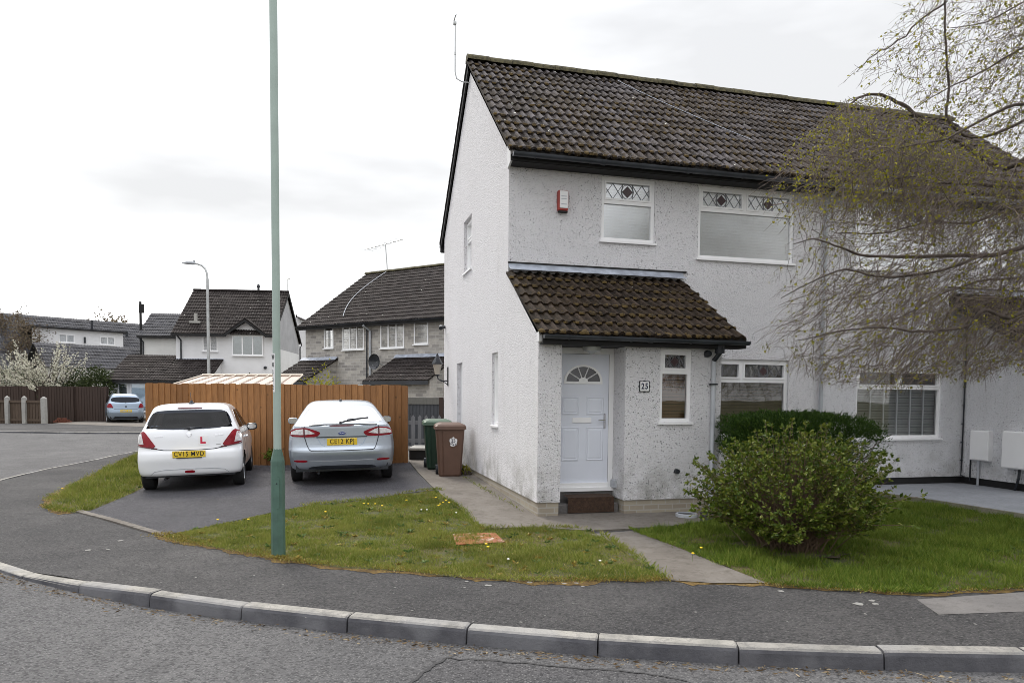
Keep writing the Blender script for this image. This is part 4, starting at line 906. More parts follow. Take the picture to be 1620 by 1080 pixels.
class Car:
    def __init__(s, name, label, paintm, prof, N, loc, rz, roll, group, wheels, mats, cuts=(), seats=()):
        s.P = paintm; s.n = N; z = [p[0] for p in prof]
        s.yr, s.hw, s.Lc, s.yf, s.Lf = [pchip(z, [p[k] for p in prof]) for k in (1, 2, 3, 4, 5)]
        s.z0, s.z1 = z[0], z[-1]
        s.root = thing(name, label, 'car', loc, 0, group); s.root.rotation_euler = (0, R(roll), rz)
        s.wheels = wheels; s.cuts = cuts; s.body(); s.mats = mats
        if seats: s.cabin(seats)
        for k, (wx, wy, wr) in enumerate(wheels): s.wheel(wx, wy, wr)
        u = MB(); a, b = wheels[0][1], wheels[1][1]; hw0 = abs(wheels[0][0]); u.box(-hw0 + .12, hw0 - .12, .16, b + .5, .25, .62); u.box(-hw0 + .12, hw0 - .12, a + .40, b - .40, .23, .5)
        u.build('underbody', MAT['black'], s.root)
        u = MB(); u.tube([(-.42, .20, .215), (-.42, .6, .215)], .024, n=8); u.build('exhaust', MAT['black'], s.root)
    def Y(s, x, z):
        hw = s.hw(z); q = np.clip(np.abs(x) / hw, 0, 1); return s.yr(z) + s.Lc(z) * (1 - (1 - q ** s.n) ** (1 / s.n))
    def X(s, y, z):
        q = np.clip((y - s.yr(z)) / s.Lc(z), 0, 1); return s.hw(z) * (1 - (1 - q) ** s.n) ** (1 / s.n)
    def body(s):
        zs = np.unique(np.concatenate([np.linspace(s.z0, s.z1 - .06, 46), s.z1 - .06 * (1 - np.linspace(0, 1, 10)) ** 2])); n = s.n
        A = np.linspace(-math.pi / 2, math.pi / 2, 45); B = np.linspace(0, 1, 34)[1:-1]; C = np.linspace(-math.pi / 2, math.pi / 2, 31)
        rings = []
        for z in zs:
            hw, yr, Lc, yf, Lf = [float(f(z)) for f in (s.hw, s.yr, s.Lc, s.yf, s.Lf)]
            pw = lambda v, e: math.copysign(abs(v) ** e, v)
            rear = [(hw * pw(math.sin(a), 2 / n), yr + Lc * (1 - abs(math.cos(a)) ** (2 / n))) for a in A]
            right = [(hw, yr + Lc + (yf - Lf - yr - Lc) * t) for t in B]
            front = [(hw * pw(math.sin(-c), 2 / 2.6), yf - Lf + Lf * abs(math.cos(c)) ** (2 / 2.6)) for c in C]
            left = [(-hw, yf - Lf + (yr + Lc - yf + Lf) * t) for t in B]
            rings.append([(x, y, float(z)) for x, y in rear + right + front + left])
        K = len(rings[0]); V = np.array(rings).reshape(-1, 3)
        # snap the flanks to round wheel arches
        kill = np.zeros(len(V), bool)
        for wx, wy, wr in s.wheels:
            ra = wr + .055; side = (np.sign(V[:, 0]) == np.sign(wx)) & (np.abs(V[:, 0]) > .45); d = np.hypot(V[:, 1] - wy, V[:, 2] - wr); near = side & (V[:, 2] < wr + ra + .2)
            kill |= near & (d < ra - .016); sn = near & (np.abs(d - ra) <= .022)
            V[sn, 1] = wy + (V[sn, 1] - wy) * ra / d[sn]; V[sn, 2] = wr + (V[sn, 2] - wr) * ra / d[sn]
        mb = MB(); fs = []
        for r in range(len(zs) - 1):
            for k in range(K):
                f = (r * K + k, r * K + (k + 1) % K, r * K + K + (k + 1) % K, r * K + K + k)
                if any(kill[i] for i in f): continue
                q = V[list(f)]; drop = False
                for mode, poly, side in s.cuts:
                    if mode == 'rear' and 2 <= k < 42: drop |= bool(inside(poly, q[:, 0], q[:, 2]).all())
                    if mode == 'side' and np.all(q[:, 0] * side > .3) and not 10 <= k < 34: drop |= bool(inside(poly, q[:, 1], q[:, 2]).all())
                if not drop: fs.append(f)
        fs.append(tuple((len(zs) - 1) * K + k for k in range(K)))
        mb.add([tuple(v) for v in V], fs); s.bodyo = mb.build('body', s.P, s.root, angle=38)
    def cabin(s, seats):
        zf, y0, y1, hw = seats[0]; m = MB(); m.box(-hw, hw, y0, y1, zf - .06, zf); m.build('parcel_shelf', MAT['black'], s.root)
        for x, y, zt, wd in seats[1:]:
            m = MB(); m.box(x - wd, x + wd, y, y + .14, zf - .05, zt - .16, .05); m.box(x - wd * .45, x + wd * .45, y + .02, y + .12, zt - .13, zt, .04); m.box(x - .05, x + .05, y + .05, y + .08, zt - .17, zt - .12); m.build('seat', MAT['black'], s.root)
        m = MB(); m.tube([(.36 + .17 * math.cos(a), seats[-1][1] + .62, zf + .02 + .17 * math.sin(a)) for a in np.linspace(0, 2 * math.pi, 17)], .015, n=5, cap=False); m.build('steering_wheel', MAT['black'], s.root)
        s.front = True
    def wheel(s, wx, wy, r):
        sg = 1 if wx > 0 else -1; wd = .19; mb = MB(); xo = wx + sg * .0; xi = wx - sg * wd
        pr = [(r * .66, xo - sg * .012), (r * .80, xo), (r * .93, xo - sg * .006), (r, xo - sg * .03), (r, xi + sg * .03), (r * .93, xi), (r * .5, xi)]
        mb.lathe(pr, 32, (0, wy, r), 'x'); w_ = mb.build('wheel', MAT['tyre'], s.root, angle=40)
        rm = MB(); rm.lathe([(r * .67, xo - sg * .01), (r * .64, xo - sg * .02), (r * .60, xo - sg * .05), (r * .58, xo - sg * .12)], 32, (0, wy, r), 'x'); rm.lathe([(0, xo - sg * .015), (r * .14, xo - sg * .02), (r * .15, xo - sg * .06)], 12, (0, wy, r), 'x')
        for k in range(5):
            for dq in (-.13, .13):
                a = 2 * math.pi * k / 5 + .3 + dq; c_, s_ = math.cos(a), math.sin(a); rm.tube([(xo - sg * .035, wy + c_ * r * .1, r + s_ * r * .1), (xo - sg * .03, wy + c_ * r * .62, r + s_ * r * .62)], .016, n=4)
        rm.build('rim', MAT['alloy'], w_, angle=40)
        bk = MB(); bk.lathe([(0, xo - sg * .13), (r * .6, xo - sg * .13)], 20, (0, wy, r), 'x'); bk.build('brake_disc', MAT['dark'], w_)
    def surf(s, name, poly, mat, mode='rear', off=.004, step=.03, parent=None, th=.012, side=1, smooth=True):
        poly = densify(poly, step); A = np.array(poly); n = len(poly)
        X_, Y_ = np.meshgrid(np.arange(A[:, 0].min() + step / 2, A[:, 0].max(), step), np.arange(A[:, 1].min() + step / 2, A[:, 1].max(), step)); X_, Y_ = X_.ravel(), Y_.ravel(); k = inside(A, X_, Y_)
        if k.any():
            dmin = np.min(np.hypot(X_[k][:, None] - A[:, 0], Y_[k][:, None] - A[:, 1]), 1); X_, Y_ = X_[k][dmin > step * .4], Y_[k][dmin > step * .4]
        else: X_, Y_ = X_[:0], Y_[:0]
        vs, es, fs, *_ = delaunay_2d_cdt([Vector(p) for p in poly] + [Vector((a, b)) for a, b in zip(X_, Y_)], [(i, (i + 1) % n) for i in range(n)], [], 1, 1e-6)
        U = np.array([(v.x, v.y) for v in vs])
        def place(U, o_):
            if mode == 'rear': y = s.Y(U[:, 0], U[:, 1]); e = 1e-3; nx = (s.Y(U[:, 0] + e, U[:, 1]) - s.Y(U[:, 0] - e, U[:, 1])) / (2 * e); nz = (s.Y(U[:, 0], U[:, 1] + e) - s.Y(U[:, 0], U[:, 1] - e)) / (2 * e); N_ = np.stack([np.clip(nx, -4, 4), -np.ones(len(U)), np.clip(nz, -4, 4)], 1); Pp = np.stack([U[:, 0], y, U[:, 1]], 1)
            else: x = side * s.X(U[:, 0], U[:, 1]); N_ = np.stack([np.full(len(U), float(side)), np.zeros(len(U)), np.full(len(U), .35)], 1); Pp = np.stack([x, U[:, 0], U[:, 1]], 1)
            N_ /= np.linalg.norm(N_, axis=1)[:, None]; return Pp + N_ * o_
        top = place(U, off); mb = MB(); mb.add([tuple(p) for p in top], fs)
        Bo = np.array(poly); t2, b2 = place(Bo, off), place(Bo, off - th)
        mb.add([tuple(p) for p in t2] + [tuple(p) for p in b2], [(i, (i + 1) % n, n + (i + 1) % n, n + i) for i in range(n)])
        return mb.build(name, mat, parent or s.root, angle=60 if smooth else None)
    def line(s, name, pts, wdt, mat, mode='rear', off=.003, side=1, parent=None):
        P = [Vector(p) for p in pts]; L_, R_ = [], []
        for i, p in enumerate(P):
            t = (P[min(i + 1, len(P) - 1)] - P[max(i - 1, 0)]).normalized(); n_ = Vector((-t.y, t.x)) * wdt / 2; L_.append(tuple(p + n_)); R_.append(tuple(p - n_))
        return s.surf(name, L_ + R_[::-1], mat, mode, off, .04, parent, .006, side)
    def plate(s, z0, z1, txt, x0=-.26, x1=.26, off=.02, cx=0):
        yb = float(s.Y(np.array([0.]), np.array([(z0 + z1) / 2]))[0]) - off; mb = MB(); mb.box(cx + x0, cx + x1, yb - .006, yb + .03, z0, z1, .004); p = mb.build('number_plate', MAT['yellowplate'], s.root)
        if txt: text('plate_letters', txt, (z1 - z0) * .98, MAT['ink'], p, face_y(cx, yb - .0075, (z0 + z1) / 2 + .002, .84), .002, bold=.0004, spacing=1.12)
        return yb
    def mirror(s, sg, y, z, x, mat=None, gl=None):
        mb = MB(); n = 14; rings = []
        for k, (dy, sc) in enumerate(((0, .86), (.02, 1), (.06, .96), (.10, .7), (.125, .35))):
            rings += [(sg * x + .105 * sc * math.copysign(abs(math.cos(a)) ** .7, math.cos(a)), y + dy, z + .072 * sc * math.copysign(abs(math.sin(a)) ** .7, math.sin(a))) for a in [2 * math.pi * i / n for i in range(n)]]
        fs = [(r * n + i, r * n + (i + 1) % n, r * n + n + (i + 1) % n, r * n + n + i) for r in range(4) for i in range(n)] + [tuple(range(n)), tuple(4 * n + i for i in range(n))]
        mb.add(rings, fs); mb.tube([(sg * (x - .06), y + .05, z - .05), (sg * (x - .19), y + .07, z - .07)], .025, n=6); m_ = mb.build('wing_mirror', mat or s.P, s.root, angle=45)
        mb = MB(); mb.poly([(sg * x + .082 * math.cos(a), y - .002, z + .052 * math.sin(a)) for a in [2 * math.pi * i / n for i in range(n)]]); mb.build('mirror_glass', gl or MAT['chrome'], m_)
    def wiper(s, pts, wdt=.018):
        V = [(x, float(s.Y(np.array([x]), np.array([z]))[0]) - .028, z) for x, z in pts]; mb = MB(); mb.tube(V, wdt / 2, n=5); mb.lathe([(0, -.02), (.02, -.02), (.026, 0), (.026, .03)], 10, (V[0][0], V[0][1] + .01, V[0][2]), 'y'); return mb.build('wiper', MAT['black'], s.root, angle=50)
CARG = 'cars parked on the driveway beside the fence'
def mir(P): return [(-a, b) for a, b in P][::-1]

def white_car():
    # z, rear y, half width, corner length, front y, front length
    pr = [(.285, .075, .795, .26, 3.72, .5), (.30, .05, .81, .27, 3.8, .6), (.34, .035, .825, .28, 3.84, .7), (.45, .02, .842, .30, 3.85, .8), (.56, .008, .846, .33, 3.84, .8), (.66, .02, .846, .36, 3.82, .8), (.72, .055, .846, .38, 3.8, .8), (.80, .07, .843, .42, 3.7, .8), (.90, .085, .832, .40, 3.2, .7), (.98, .105, .812, .38, 2.95, .6), (1.05, .135, .785, .36, 2.75, .5), (1.14, .20, .745, .34, 2.6, .45), (1.25, .275, .70, .32, 2.4, .4), (1.36, .35, .652, .30, 2.15, .4), (1.42, .38, .622, .30, 2.0, .4), (1.455, .41, .59, .32, 1.9, .4), (1.485, .50, .53, .36, 1.75, .4), (1.505, .68, .42, .3, 1.55, .35), (1.512, .9, .2, .12, 1.3, .15)]
    c = Car('parked_car', 'white hatchback with a red L plate on its tailgate, parked on the drive', MAT['carwhite'], pr, 3.4, (-5.5, 12.12, .085), R(17), -1.7, CARG, [(-.835, .665, .295), (.835, 3.09, .295), (.835, .665, .295), (-.835, 3.09, .295)], None, [('rear', [(-.70, 1.08), (.70, 1.08), (.59, 1.37), (-.59, 1.37)], 0)] + [('side', [(.82, 1.06), (1.44, 1.06), (1.44, 1.36), (.98, 1.36), (.84, 1.26)], sg) for sg in (1, -1)] + [('side', [(1.53, 1.06), (2.35, 1.05), (2.25, 1.12), (1.95, 1.35), (1.53, 1.36)], sg) for sg in (1, -1)], [(.92, .25, 2.9, .66), (-.36, .85, 1.22, .26), (.36, .85, 1.22, .26), (-.37, 1.7, 1.27, .25), (.37, 1.7, 1.27, .25)])
    # rear glass, brake light, lamps
    c.surf('rear_window', chaikin([(-.715, 1.065), (.715, 1.065), (.60, 1.375), (.3, 1.395), (-.3, 1.395), (-.60, 1.375)], 2), MAT['carglass'])
    for sg in (1, -1):
        f = (lambda P: P) if sg > 0 else mir
        lamp = c.surf('tail_light', f(chaikin([(.50, .755), (.825, .80), (.828, .90), (.80, 1.015), (.715, 1.045), (.66, .98)], 1)), MAT['lampred'], off=.012, th=.03)
        c.surf('reversing_lens', f([(.715, .825), (.822, .835), (.822, .92), (.80, .99), (.755, 1.0), (.735, .92)]), MAT['lampclear'], off=.017, parent=lamp)
        c.line('lamp_trim', f([(.50, .752), (.66, .772), (.826, .797)]), .016, MAT['lampdark'], off=.014, parent=lamp)
        wv = c.surf('side_window', [(.66, 1.06), (1.45, 1.045), (1.45, 1.375), (.98, 1.37), (.80, 1.26)], MAT['carglass'], 'side', .003, side=sg)
        c.surf('side_window', [(1.52, 1.045), (2.45, 1.03), (2.30, 1.10), (1.95, 1.36), (1.52, 1.375)], MAT['carglass'], 'side', .003, side=sg)
        c.line('door_seam', [(1.485, 1.02), (1.47, .6), (1.46, .30)], .012, MAT['black'], 'side', .002, side=sg); c.line('door_seam', [(.78, 1.0), (.90, .82), (1.12, .62), (1.18, .34)], .010, MAT['black'], 'side', .002, side=sg)
        hd = MB(); x_ = float(c.X(np.array([1.30]), np.array([.86]))[0]); hd.tube([(sg * (x_ + .005), 1.22, .86), (sg * (x_ + .035), 1.26, .865), (sg * (x_ + .035), 1.38, .87), (sg * (x_ + .005), 1.42, .87)], .014, n=6); hd.build('door_handle', MAT['carwhite'], c.root, smooth=True)
        c.mirror(sg, 2.30, 1.0, .90, MAT['black'] if sg > 0 else MAT['carwhite'], MAT['chrome'])
    c.surf('brake_light', chaikin([(-.20, 1.415), (.20, 1.415), (.19, 1.432), (-.19, 1.432)], 1), MAT['lampdark'], off=.012)
    c.line('tailgate_seam', [(-.60, .755), (-.5, .742), (-.40, .722), (-.2, .714), (.2, .714), (.40, .722), (.5, .742), (.60, .755)], .014, MAT['black'])
    c.line('tailgate_seam', [(.60, .755), (.70, .98), (.74, 1.05)], .008, MAT['black']); c.line('tailgate_seam', [(-.60, .755), (-.70, .98), (-.74, 1.05)], .008, MAT['black'])
    c.plate(.590, .703, 'CV15 MVD', off=.012)
    t_ = MB(); yb = float(c.Y(np.array([0.]), np.array([.575]))[0]); t_.box(-.20, .20, yb - .014, yb + .01, .578, .589); t_.build('plate_lamp', MAT['black'], c.root)
    c.surf('fog_light', chaikin([(-.082, .325), (.082, .325), (.075, .37), (-.075, .37)], 1), MAT['lampred'], off=.008)
    c.line('bumper_crease', [(-.62, .31), (-.55, .365), (-.40, .388), (-.1, .394), (.1, .394), (.40, .388), (.55, .365), (.62, .31)], .010, MAT['greyplastic'], off=.003)
    l_ = c.surf('learner_plate', [(.145, .795), (.30, .795), (.30, .955), (.145, .955)], MAT['white'], off=.004, smooth=False)
    c.surf('learner_letter', [(.18, .815), (.265, .815), (.265, .845), (.212, .845), (.212, .93), (.18, .93)], MAT['lred'], off=.007, parent=l_)
    c.surf('emblem', [(-.045, .985), (0, 1.02), (.045, .985), (.02, .985), (.045, .97), (0, .935), (-.045, .97), (-.02, .97)], MAT['chrome'], off=.008)
    c.line('badge', [(-.545, .955), (-.41, .955)], .018, MAT['chrome'], off=.006); c.line('badge', [(.415, .955), (.545, .955)], .018, MAT['chrome'], off=.006); c.line('badge', [(.43, .80), (.50, .80)], .014, MAT['steel'], off=.006)
    c.wiper([(.0, 1.075), (.10, 1.09), (.20, 1.10), (.06, 1.098), (-.08, 1.085)])
    a = MB(); a.lathe([(0, 1.56), (.02, 1.555), (.028, 1.53), (.05, 1.515), (.05, 1.495)], 10, (0, .62, 0)); a.tube([(0, .62, 1.55), (0, .52, 1.70)], .004, n=4); a.build('roof_aerial', MAT['black'], c.root)
    return c
def silver_car():
    pr = [(.285, .11, .85, .42, 4.6, .6), (.30, .085, .875, .42, 4.7, .8), (.35, .06, .895, .43, 4.76, .9), (.46, .035, .918, .45, 4.78, 1), (.58, .01, .933, .52, 4.78, 1.1), (.635, .012, .935, .50, 4.77, 1.1), (.66, .045, .935, .48, 4.75, 1.1), (.76, .07, .930, .46, 4.6, 1.1), (.86, .075, .918, .45, 4.3, 1.1), (.96, .075, .893, .44, 3.9, 1.0), (1.03, .075, .862, .42, 3.7, .9), (1.07, .085, .838, .40, 3.55, .7), (1.085, .15, .825, .40, 3.5, .6), (1.15, .32, .785, .42, 3.3, .5), (1.25, .58, .73, .44, 3.05, .5), (1.34, .83, .675, .46, 2.8, .5), (1.40, 1.02, .635, .46, 2.65, .5), (1.44, 1.2, .595, .46, 2.5, .45), (1.475, 1.42, .53, .42, 2.35, .4), (1.493, 1.62, .42, .3, 2.25, .3), (1.50, 1.8, .2, .1, 2.1, .12)]
    c = Car('parked_car', 'silver blue family car with a bright rear window, parked close to the orange fence', MAT['carsilver'], pr, 3.6, (-2.98, 12.52, .163), R(14.0), -1.1, CARG, [(-.925, .99, .325), (.925, 3.84, .325), (.925, .99, .325), (-.925, 3.84, .325)], None, [('rear', [(-.70, 1.12), (.70, 1.12), (.57, 1.37), (-.57, 1.37)], 0)] + [('side', [(1.5, 1.08), (3.1, 1.05), (2.7, 1.32), (2.1, 1.38), (1.65, 1.34)], sg) for sg in (1, -1)], [(.98, .7, 3.5, .68), (-.38, 1.5, 1.24, .27), (.38, 1.5, 1.24, .27), (-.39, 2.35, 1.28, .26), (.39, 2.35, 1.28, .26)])
    c.surf('rear_window', chaikin([(-.735, 1.10), (.735, 1.10), (.70, 1.18), (.585, 1.375), (.3, 1.395), (-.3, 1.395), (-.585, 1.375), (-.70, 1.18)], 2), MAT['carglass_pale'])
    for sg in (1, -1):
        f = (lambda P: P) if sg > 0 else mir
        lamp = c.surf('tail_light', f(chaikin([(.36, .94), (.43, .865), (.60, .865), (.885, .872), (.875, .97), (.80, 1.015), (.62, 1.035), (.46, .985)], 1)), MAT['lampred'], off=.012, th=.03)
        c.surf('reversing_lens', f([(.455, .925), (.63, .905), (.63, 1.005), (.565, .985)]), MAT['lampclear'], off=.017, parent=lamp); c.surf('indicator_lens', f([(.655, .905), (.868, .908), (.855, .955), (.77, .995), (.655, 1.008)]), MAT['lampclear'], off=.017, parent=lamp)
        c.line('tailgate_seam', f([(.642, 1.05), (.642, .87), (.60, .72), (.565, .645), (.53, .628)] if True else []), .011, MAT['black'], off=.014)
        c.surf('reflector', f(chaikin([(.60, .425), (.82, .43), (.83, .465), (.60, .462)], 1)), MAT['lampred'], off=.008)
        c.line('recess_edge', f([(.43, .862), (.36, .73), (.30, .705)]), .012, MAT['carsilver2'], off=.003)
        c.line('trunk_crease', f([(.30, .745), (.55, .75)]), .008, MAT['greyplastic'], off=.002)
        c.surf('side_window', [(1.3, 1.06), (3.2, 1.02), (2.75, 1.34), (2.1, 1.40), (1.6, 1.36)], MAT['carglass'], 'side', .003, side=sg)
        c.mirror(sg, 2.95, 1.06, .985, MAT['carsilver'], MAT['chrome'])
        hd = MB(); x_ = float(c.X(np.array([1.5]), np.array([.93]))[0]); hd.tube([(sg * (x_ + .005), 1.42, .93), (sg * (x_ + .035), 1.46, .935), (sg * (x_ + .035), 1.62, .94), (sg * (x_ + .005), 1.66, .94)], .015, n=6); hd.build('door_handle', MAT['carsilver'], c.root, smooth=True)
    c.line('tailgate_seam', [(-.535, .63), (0, .622), (.535, .63)], .014, MAT['black'], off=.003)
    c.line('spoiler_edge', [(-.62, 1.068), (-.3, 1.083), (.3, 1.083), (.62, 1.068)], .010, MAT['black'], off=.004)
    c.surf('brake_light', chaikin([(-.20, 1.045), (.20, 1.045), (.22, 1.066), (-.22, 1.066)], 1), MAT['lampdark'], off=.008)
    yb = c.plate(.715, .835, 'CE12 KPJ', off=.012)
    c.line('plate_shadow_gap', [(-.44, .858), (.44, .858)], .018, MAT['black'], off=.006)
    e = [(.072 * math.cos(a), .922 + .032 * math.sin(a)) for a in np.linspace(0, 2 * math.pi, 24, endpoint=False)]; b_ = c.surf('emblem', e, MAT['chrome'], off=.010)
    c.surf('emblem_field', [(.064 * math.cos(a), .922 + .026 * math.sin(a)) for a in np.linspace(0, 2 * math.pi, 24, endpoint=False)], MAT['badgeblue'], off=.013, parent=b_); c.line('emblem_script', [(-.042, .917), (-.025, .93), (-.01, .918), (.005, .928), (.02, .918), (.042, .926)], .007, MAT['white'], off=.0155, parent=b_)
    c.surf('valance', chaikin([(-.60, .295), (.60, .295), (.55, .345), (.3, .36), (-.3, .36), (-.55, .345)], 1), MAT['black'], off=.006)
    c.line('bumper_crease', [(-.56, .452), (-.2, .442), (.2, .442), (.56, .452)], .010, MAT['greyplastic'], off=.002)
    c.wiper([(-.02, 1.105), (.06, 1.135), (.20, 1.15), (.30, 1.17), (.48, 1.185), (.10, 1.155), (.48, 1.187)])
    a = MB(); a.lathe([(0, 1.52), (.018, 1.515), (.03, 1.485), (.04, 1.46)], 10, (0, 1.5, 0)); a.build('roof_aerial', MAT['black'], c.root)
    return c
def far_car():
    pr = [(.20, .14, .74, .5, 3.6, .5), (.27, .08, .80, .5, 3.7, .6), (.42, .03, .84, .5, 3.75, .8), (.56, .01, .847, .48, 3.75, .8), (.68, .03, .845, .46, 3.7, .8), (.78, .06, .84, .44, 3.6, .8), (.92, .09, .825, .40, 3.1, .7), (1.03, .12, .79, .36, 2.8, .5), (1.10, .18, .755, .34, 2.6, .4), (1.28, .28, .67, .32, 2.3, .4), (1.40, .36, .61, .30, 2.0, .4), (1.47, .46, .55, .34, 1.8, .4), (1.51, .68, .42, .3, 1.55, .3), (1.525, .9, .2, .12, 1.3, .15)]
    c = Car('parked_car', 'small silver hatchback far off in front of the white garage', MAT['carsilver2'], pr, 3.2, (-19.65, 36.2, .22), R(34), 0, None, [(-.835, .62, .29), (.835, 3.08, .29), (.835, .62, .29), (-.835, 3.08, .29)], None)
    c.surf('rear_window', chaikin([(-.68, 1.075), (.68, 1.075), (.60, 1.35), (-.60, 1.35)], 2), MAT['carglass_dark'])
    for sg in (1, -1):
        f = (lambda P: P) if sg > 0 else mir
        c.surf('tail_light', f(chaikin([(.55, .80), (.81, .79), (.82, .90), (.74, 1.02), (.66, 1.02)], 1)), MAT['lampred'], off=.012, th=.03); c.mirror(sg, 2.3, 1.02, .93, MAT['black'])
        c.surf('side_window', [(.8, 1.07), (2.4, 1.05), (1.95, 1.36), (1.0, 1.38)], MAT['carglass_dark'], 'side', .003, side=sg)
    p = c.plate(.585, .70, None)
    mb = MB()
    for k in range(7):
        if k != 4: mb.box(-.21 + k * .06, -.17 + k * .06, p - .0085, p - .006, .612, .675)
    mb.build('plate_letters', MAT['greyplastic'], c.root)
    c.line('tailgate_seam', [(-.62, .80), (-.5, .735), (.5, .735), (.62, .80)], .014, MAT['black']); c.surf('emblem', chaikin([(-.05, .83), (.05, .83), (.05, .895), (-.05, .895)], 2), MAT['black'], off=.008)
    c.surf('valance', [(-.6, .24), (.6, .24), (.5, .36), (-.5, .36)], MAT['black'], off=.005); c.wiper([(0, 1.075), (.1, 1.085), (-.25, 1.10)])
    a = MB(); a.tube([(0, .9, 1.51), (0, .8, 1.72)], .008, n=4); a.build('roof_aerial', MAT['black'], c.root)
white_car(); silver_car(); far_car()

# ------------------------------------------------------------------ street lamps
def lamp_near():
    x, y = -2.39, 7.23; z = float(Gz(np.array([x]), np.array([y]))[0])
    t = thing('lamp_column', 'pale green lamp column with a dark green base on the grass edge', 'lamp post', (x, y, z))
    m = MB(); m.lathe([(.072, -.1), (.070, 0), (.069, .98), (.066, 1.0), (.042, 1.10), (.039, 1.11)], 8, a0=.2, a1=.2 + 2 * math.pi); b = m.build('base', MAT['lampgreen'], t)
    m = MB(); q = [(.026 * math.cos(a), .76 + (.035 if math.sin(a) > 0 else -.23) + .026 * math.sin(a)) for a in np.linspace(0, 2 * math.pi, 20, endpoint=False)]; m.prism(q, -.0705, -.06, lambda u, v, w_: (u + .012, w_, v)); m.build('access_door', MAT['lampgreen'], b)
    m = MB(); m.tube([(.012, -.072, .76), (.012, -.078, .76)], .007, n=8); m.build('door_lock', MAT['black'], b)
    m = MB(); m.lathe([(.0385, 1.08), (.0385, 6.1), (.03, 6.15), (.03, 6.3)], 16); m.build('shaft', MAT['lamppale'], t, angle=40)
    m = MB(); m.lathe([(.03, 6.3), (.14, 6.36), (.15, 6.5), (.10, 6.62), (0, 6.66)], 16); m.build('lantern', MAT['greyplastic'], t, angle=40)
    m = MB(); a0, a1 = R(198), R(262); n = 10; rr = .0392; z0, z1 = 1.685, 2.075
    vs = [(rr * math.cos(a0 + (a1 - a0) * k / n), rr * math.sin(a0 + (a1 - a0) * k / n), zz) for zz in (z0, z1) for k in range(n + 1)]; m.add(vs, [(k, k + 1, n + 2 + k, n + 1 + k) for k in range(n)]); st = m.build('number_sticker', MAT['white'], t)
    for k, ch in enumerate('WH332'):
        zc = z1 - .04 - k * .076; a = R(217); M4 = Matrix.Translation((.0395 * math.cos(a), .0395 * math.sin(a), zc)) @ Matrix.Rotation(a + R(90), 4, 'Z') @ Matrix.Rotation(R(90), 4, 'X') @ Matrix.Diagonal((.9, 1, 1, 1))
        text('letter', ch, .062, MAT['ink'], st, M4, .003, bold=.001)
lamp_near()
def lamp_far():
    t = thing('street_lamp', 'tall grey street lamp with a curved arm in front of the white house', 'street lamp', (-14.48, 34, .6))
    m = MB(); H = 6.6; m.tube([(0, 0, -.2), (0, 0, 1.2)], .085, n=12); m.tube([(0, 0, 1.2), (0, 0, H)], .075, .058, n=12); m.build('column', MAT['steel'], t, angle=40)
    m = MB(); m.tube([(0, 0, H - .05), (-.02, 0, H + .25), (-.10, 0, H + .47), (-.25, 0, H + .62), (-.45, 0, H + .69), (-.6, 0, H + .70)], .045, n=8); m.build('arm', MAT['steel'], t, angle=60)
    m = MB(); m.tube([(-.55, 0, H + .70), (-.7, 0, H + .73), (-.95, 0, H + .74), (-1.18, 0, H + .73)], [.05, .085, .075, .03], n=10); m.tube([(-.62, 0, H + .78), (-.62, 0, H + .86)], .04, n=8); m.build('lantern', MAT['greyplastic'], t, angle=60)
lamp_far()
t = thing('telegraph_pole', 'dark slim pole behind the rear extension of the white house', 'pole', (-23.4, 45, .6)); m = MB(); m.tube([(0, 0, -.3), (0, 0, 6.9)], .09, .07, n=8); m.build('shaft', MAT['blackwood'], t); m = MB(); m.box(-.08, .22, -.05, .05, 6.2, 6.75); m.build('bracket', MAT['blackwood'], t)

# ------------------------------------------------------------------ fences and gate
def close_board(mb, A, B, zb, zt, bw=.135, lap=.02, th=.026, jz=.014, hf=None):
    A = Vector((*A, 0)); B = Vector((*B, 0)); D = B - A; n = max(1, round(D.length / bw)); s_ = D.length / n; D.normalize(); Nn = Vector((D.y, -D.x, 0))
    for i in range(n):
        a = A + D * (i * s_ + random.uniform(-.004, .004)); b = a + D * (s_ + lap); z = zt + random.uniform(-jz, jz); o_ = random.uniform(0, .004)
        zg = zb
        p = [a + Nn * (.004 + o_), b + Nn * (th + o_), b + Nn * o_ * .5, a - Nn * .004]
        mb.add([(q.x, q.y, zg) for q in p] + [(q.x, q.y, z) for q in p], [(4, 5, 6, 7), (0, 1, 5, 4), (1, 2, 6, 5), (2, 3, 7, 6), (3, 0, 4, 7)])
def fence_main():
    L_, R__ = (-8.44, 16.42), (-2.37, 15.93)
    t = thing('wooden_fence', 'orange closeboard timber fence along the back of the driveway', 'fence', (*L_, .27))
    lo = lambda p: (p[0] - L_[0], p[1] - L_[1])
    m = MB(); close_board(m, (0, 0), lo(R__), -.16, 1.72, .142); m.build('board_panel', MAT['fence'], t)
    m = MB(); a, b = Vector((0, .03, 0)), Vector((*lo(R__), 0)) + Vector((0, .03, 0))
    for z in (.3, .9, 1.5): m.tube([a + Vector((0, .02, z)), b + Vector((0, .02, z))], .035, n=4)
    m.build('rail', MAT['fence'], t)
    for k in range(4):
        p = a + (b - a) * (k / 3 if k < 3 else .995); m = MB(); m.box(p.x - .045, p.x + .045, p.y + .05, p.y + .14, -.2, 1.70); m.build('post', MAT['fence'], t)
    m = MB(); d = (b - a).normalized(); n_ = Vector((d.y, -d.x, 0)); q = [a - n_ * .028, b - n_ * .028, b + n_ * .0, a]
    # return side at the left end
    m = MB(); close_board(m, (0, 3.2), (0.0, .02), 0, 1.72, .142); m.build('return_panel', MAT['fence'], t)
fence_main()
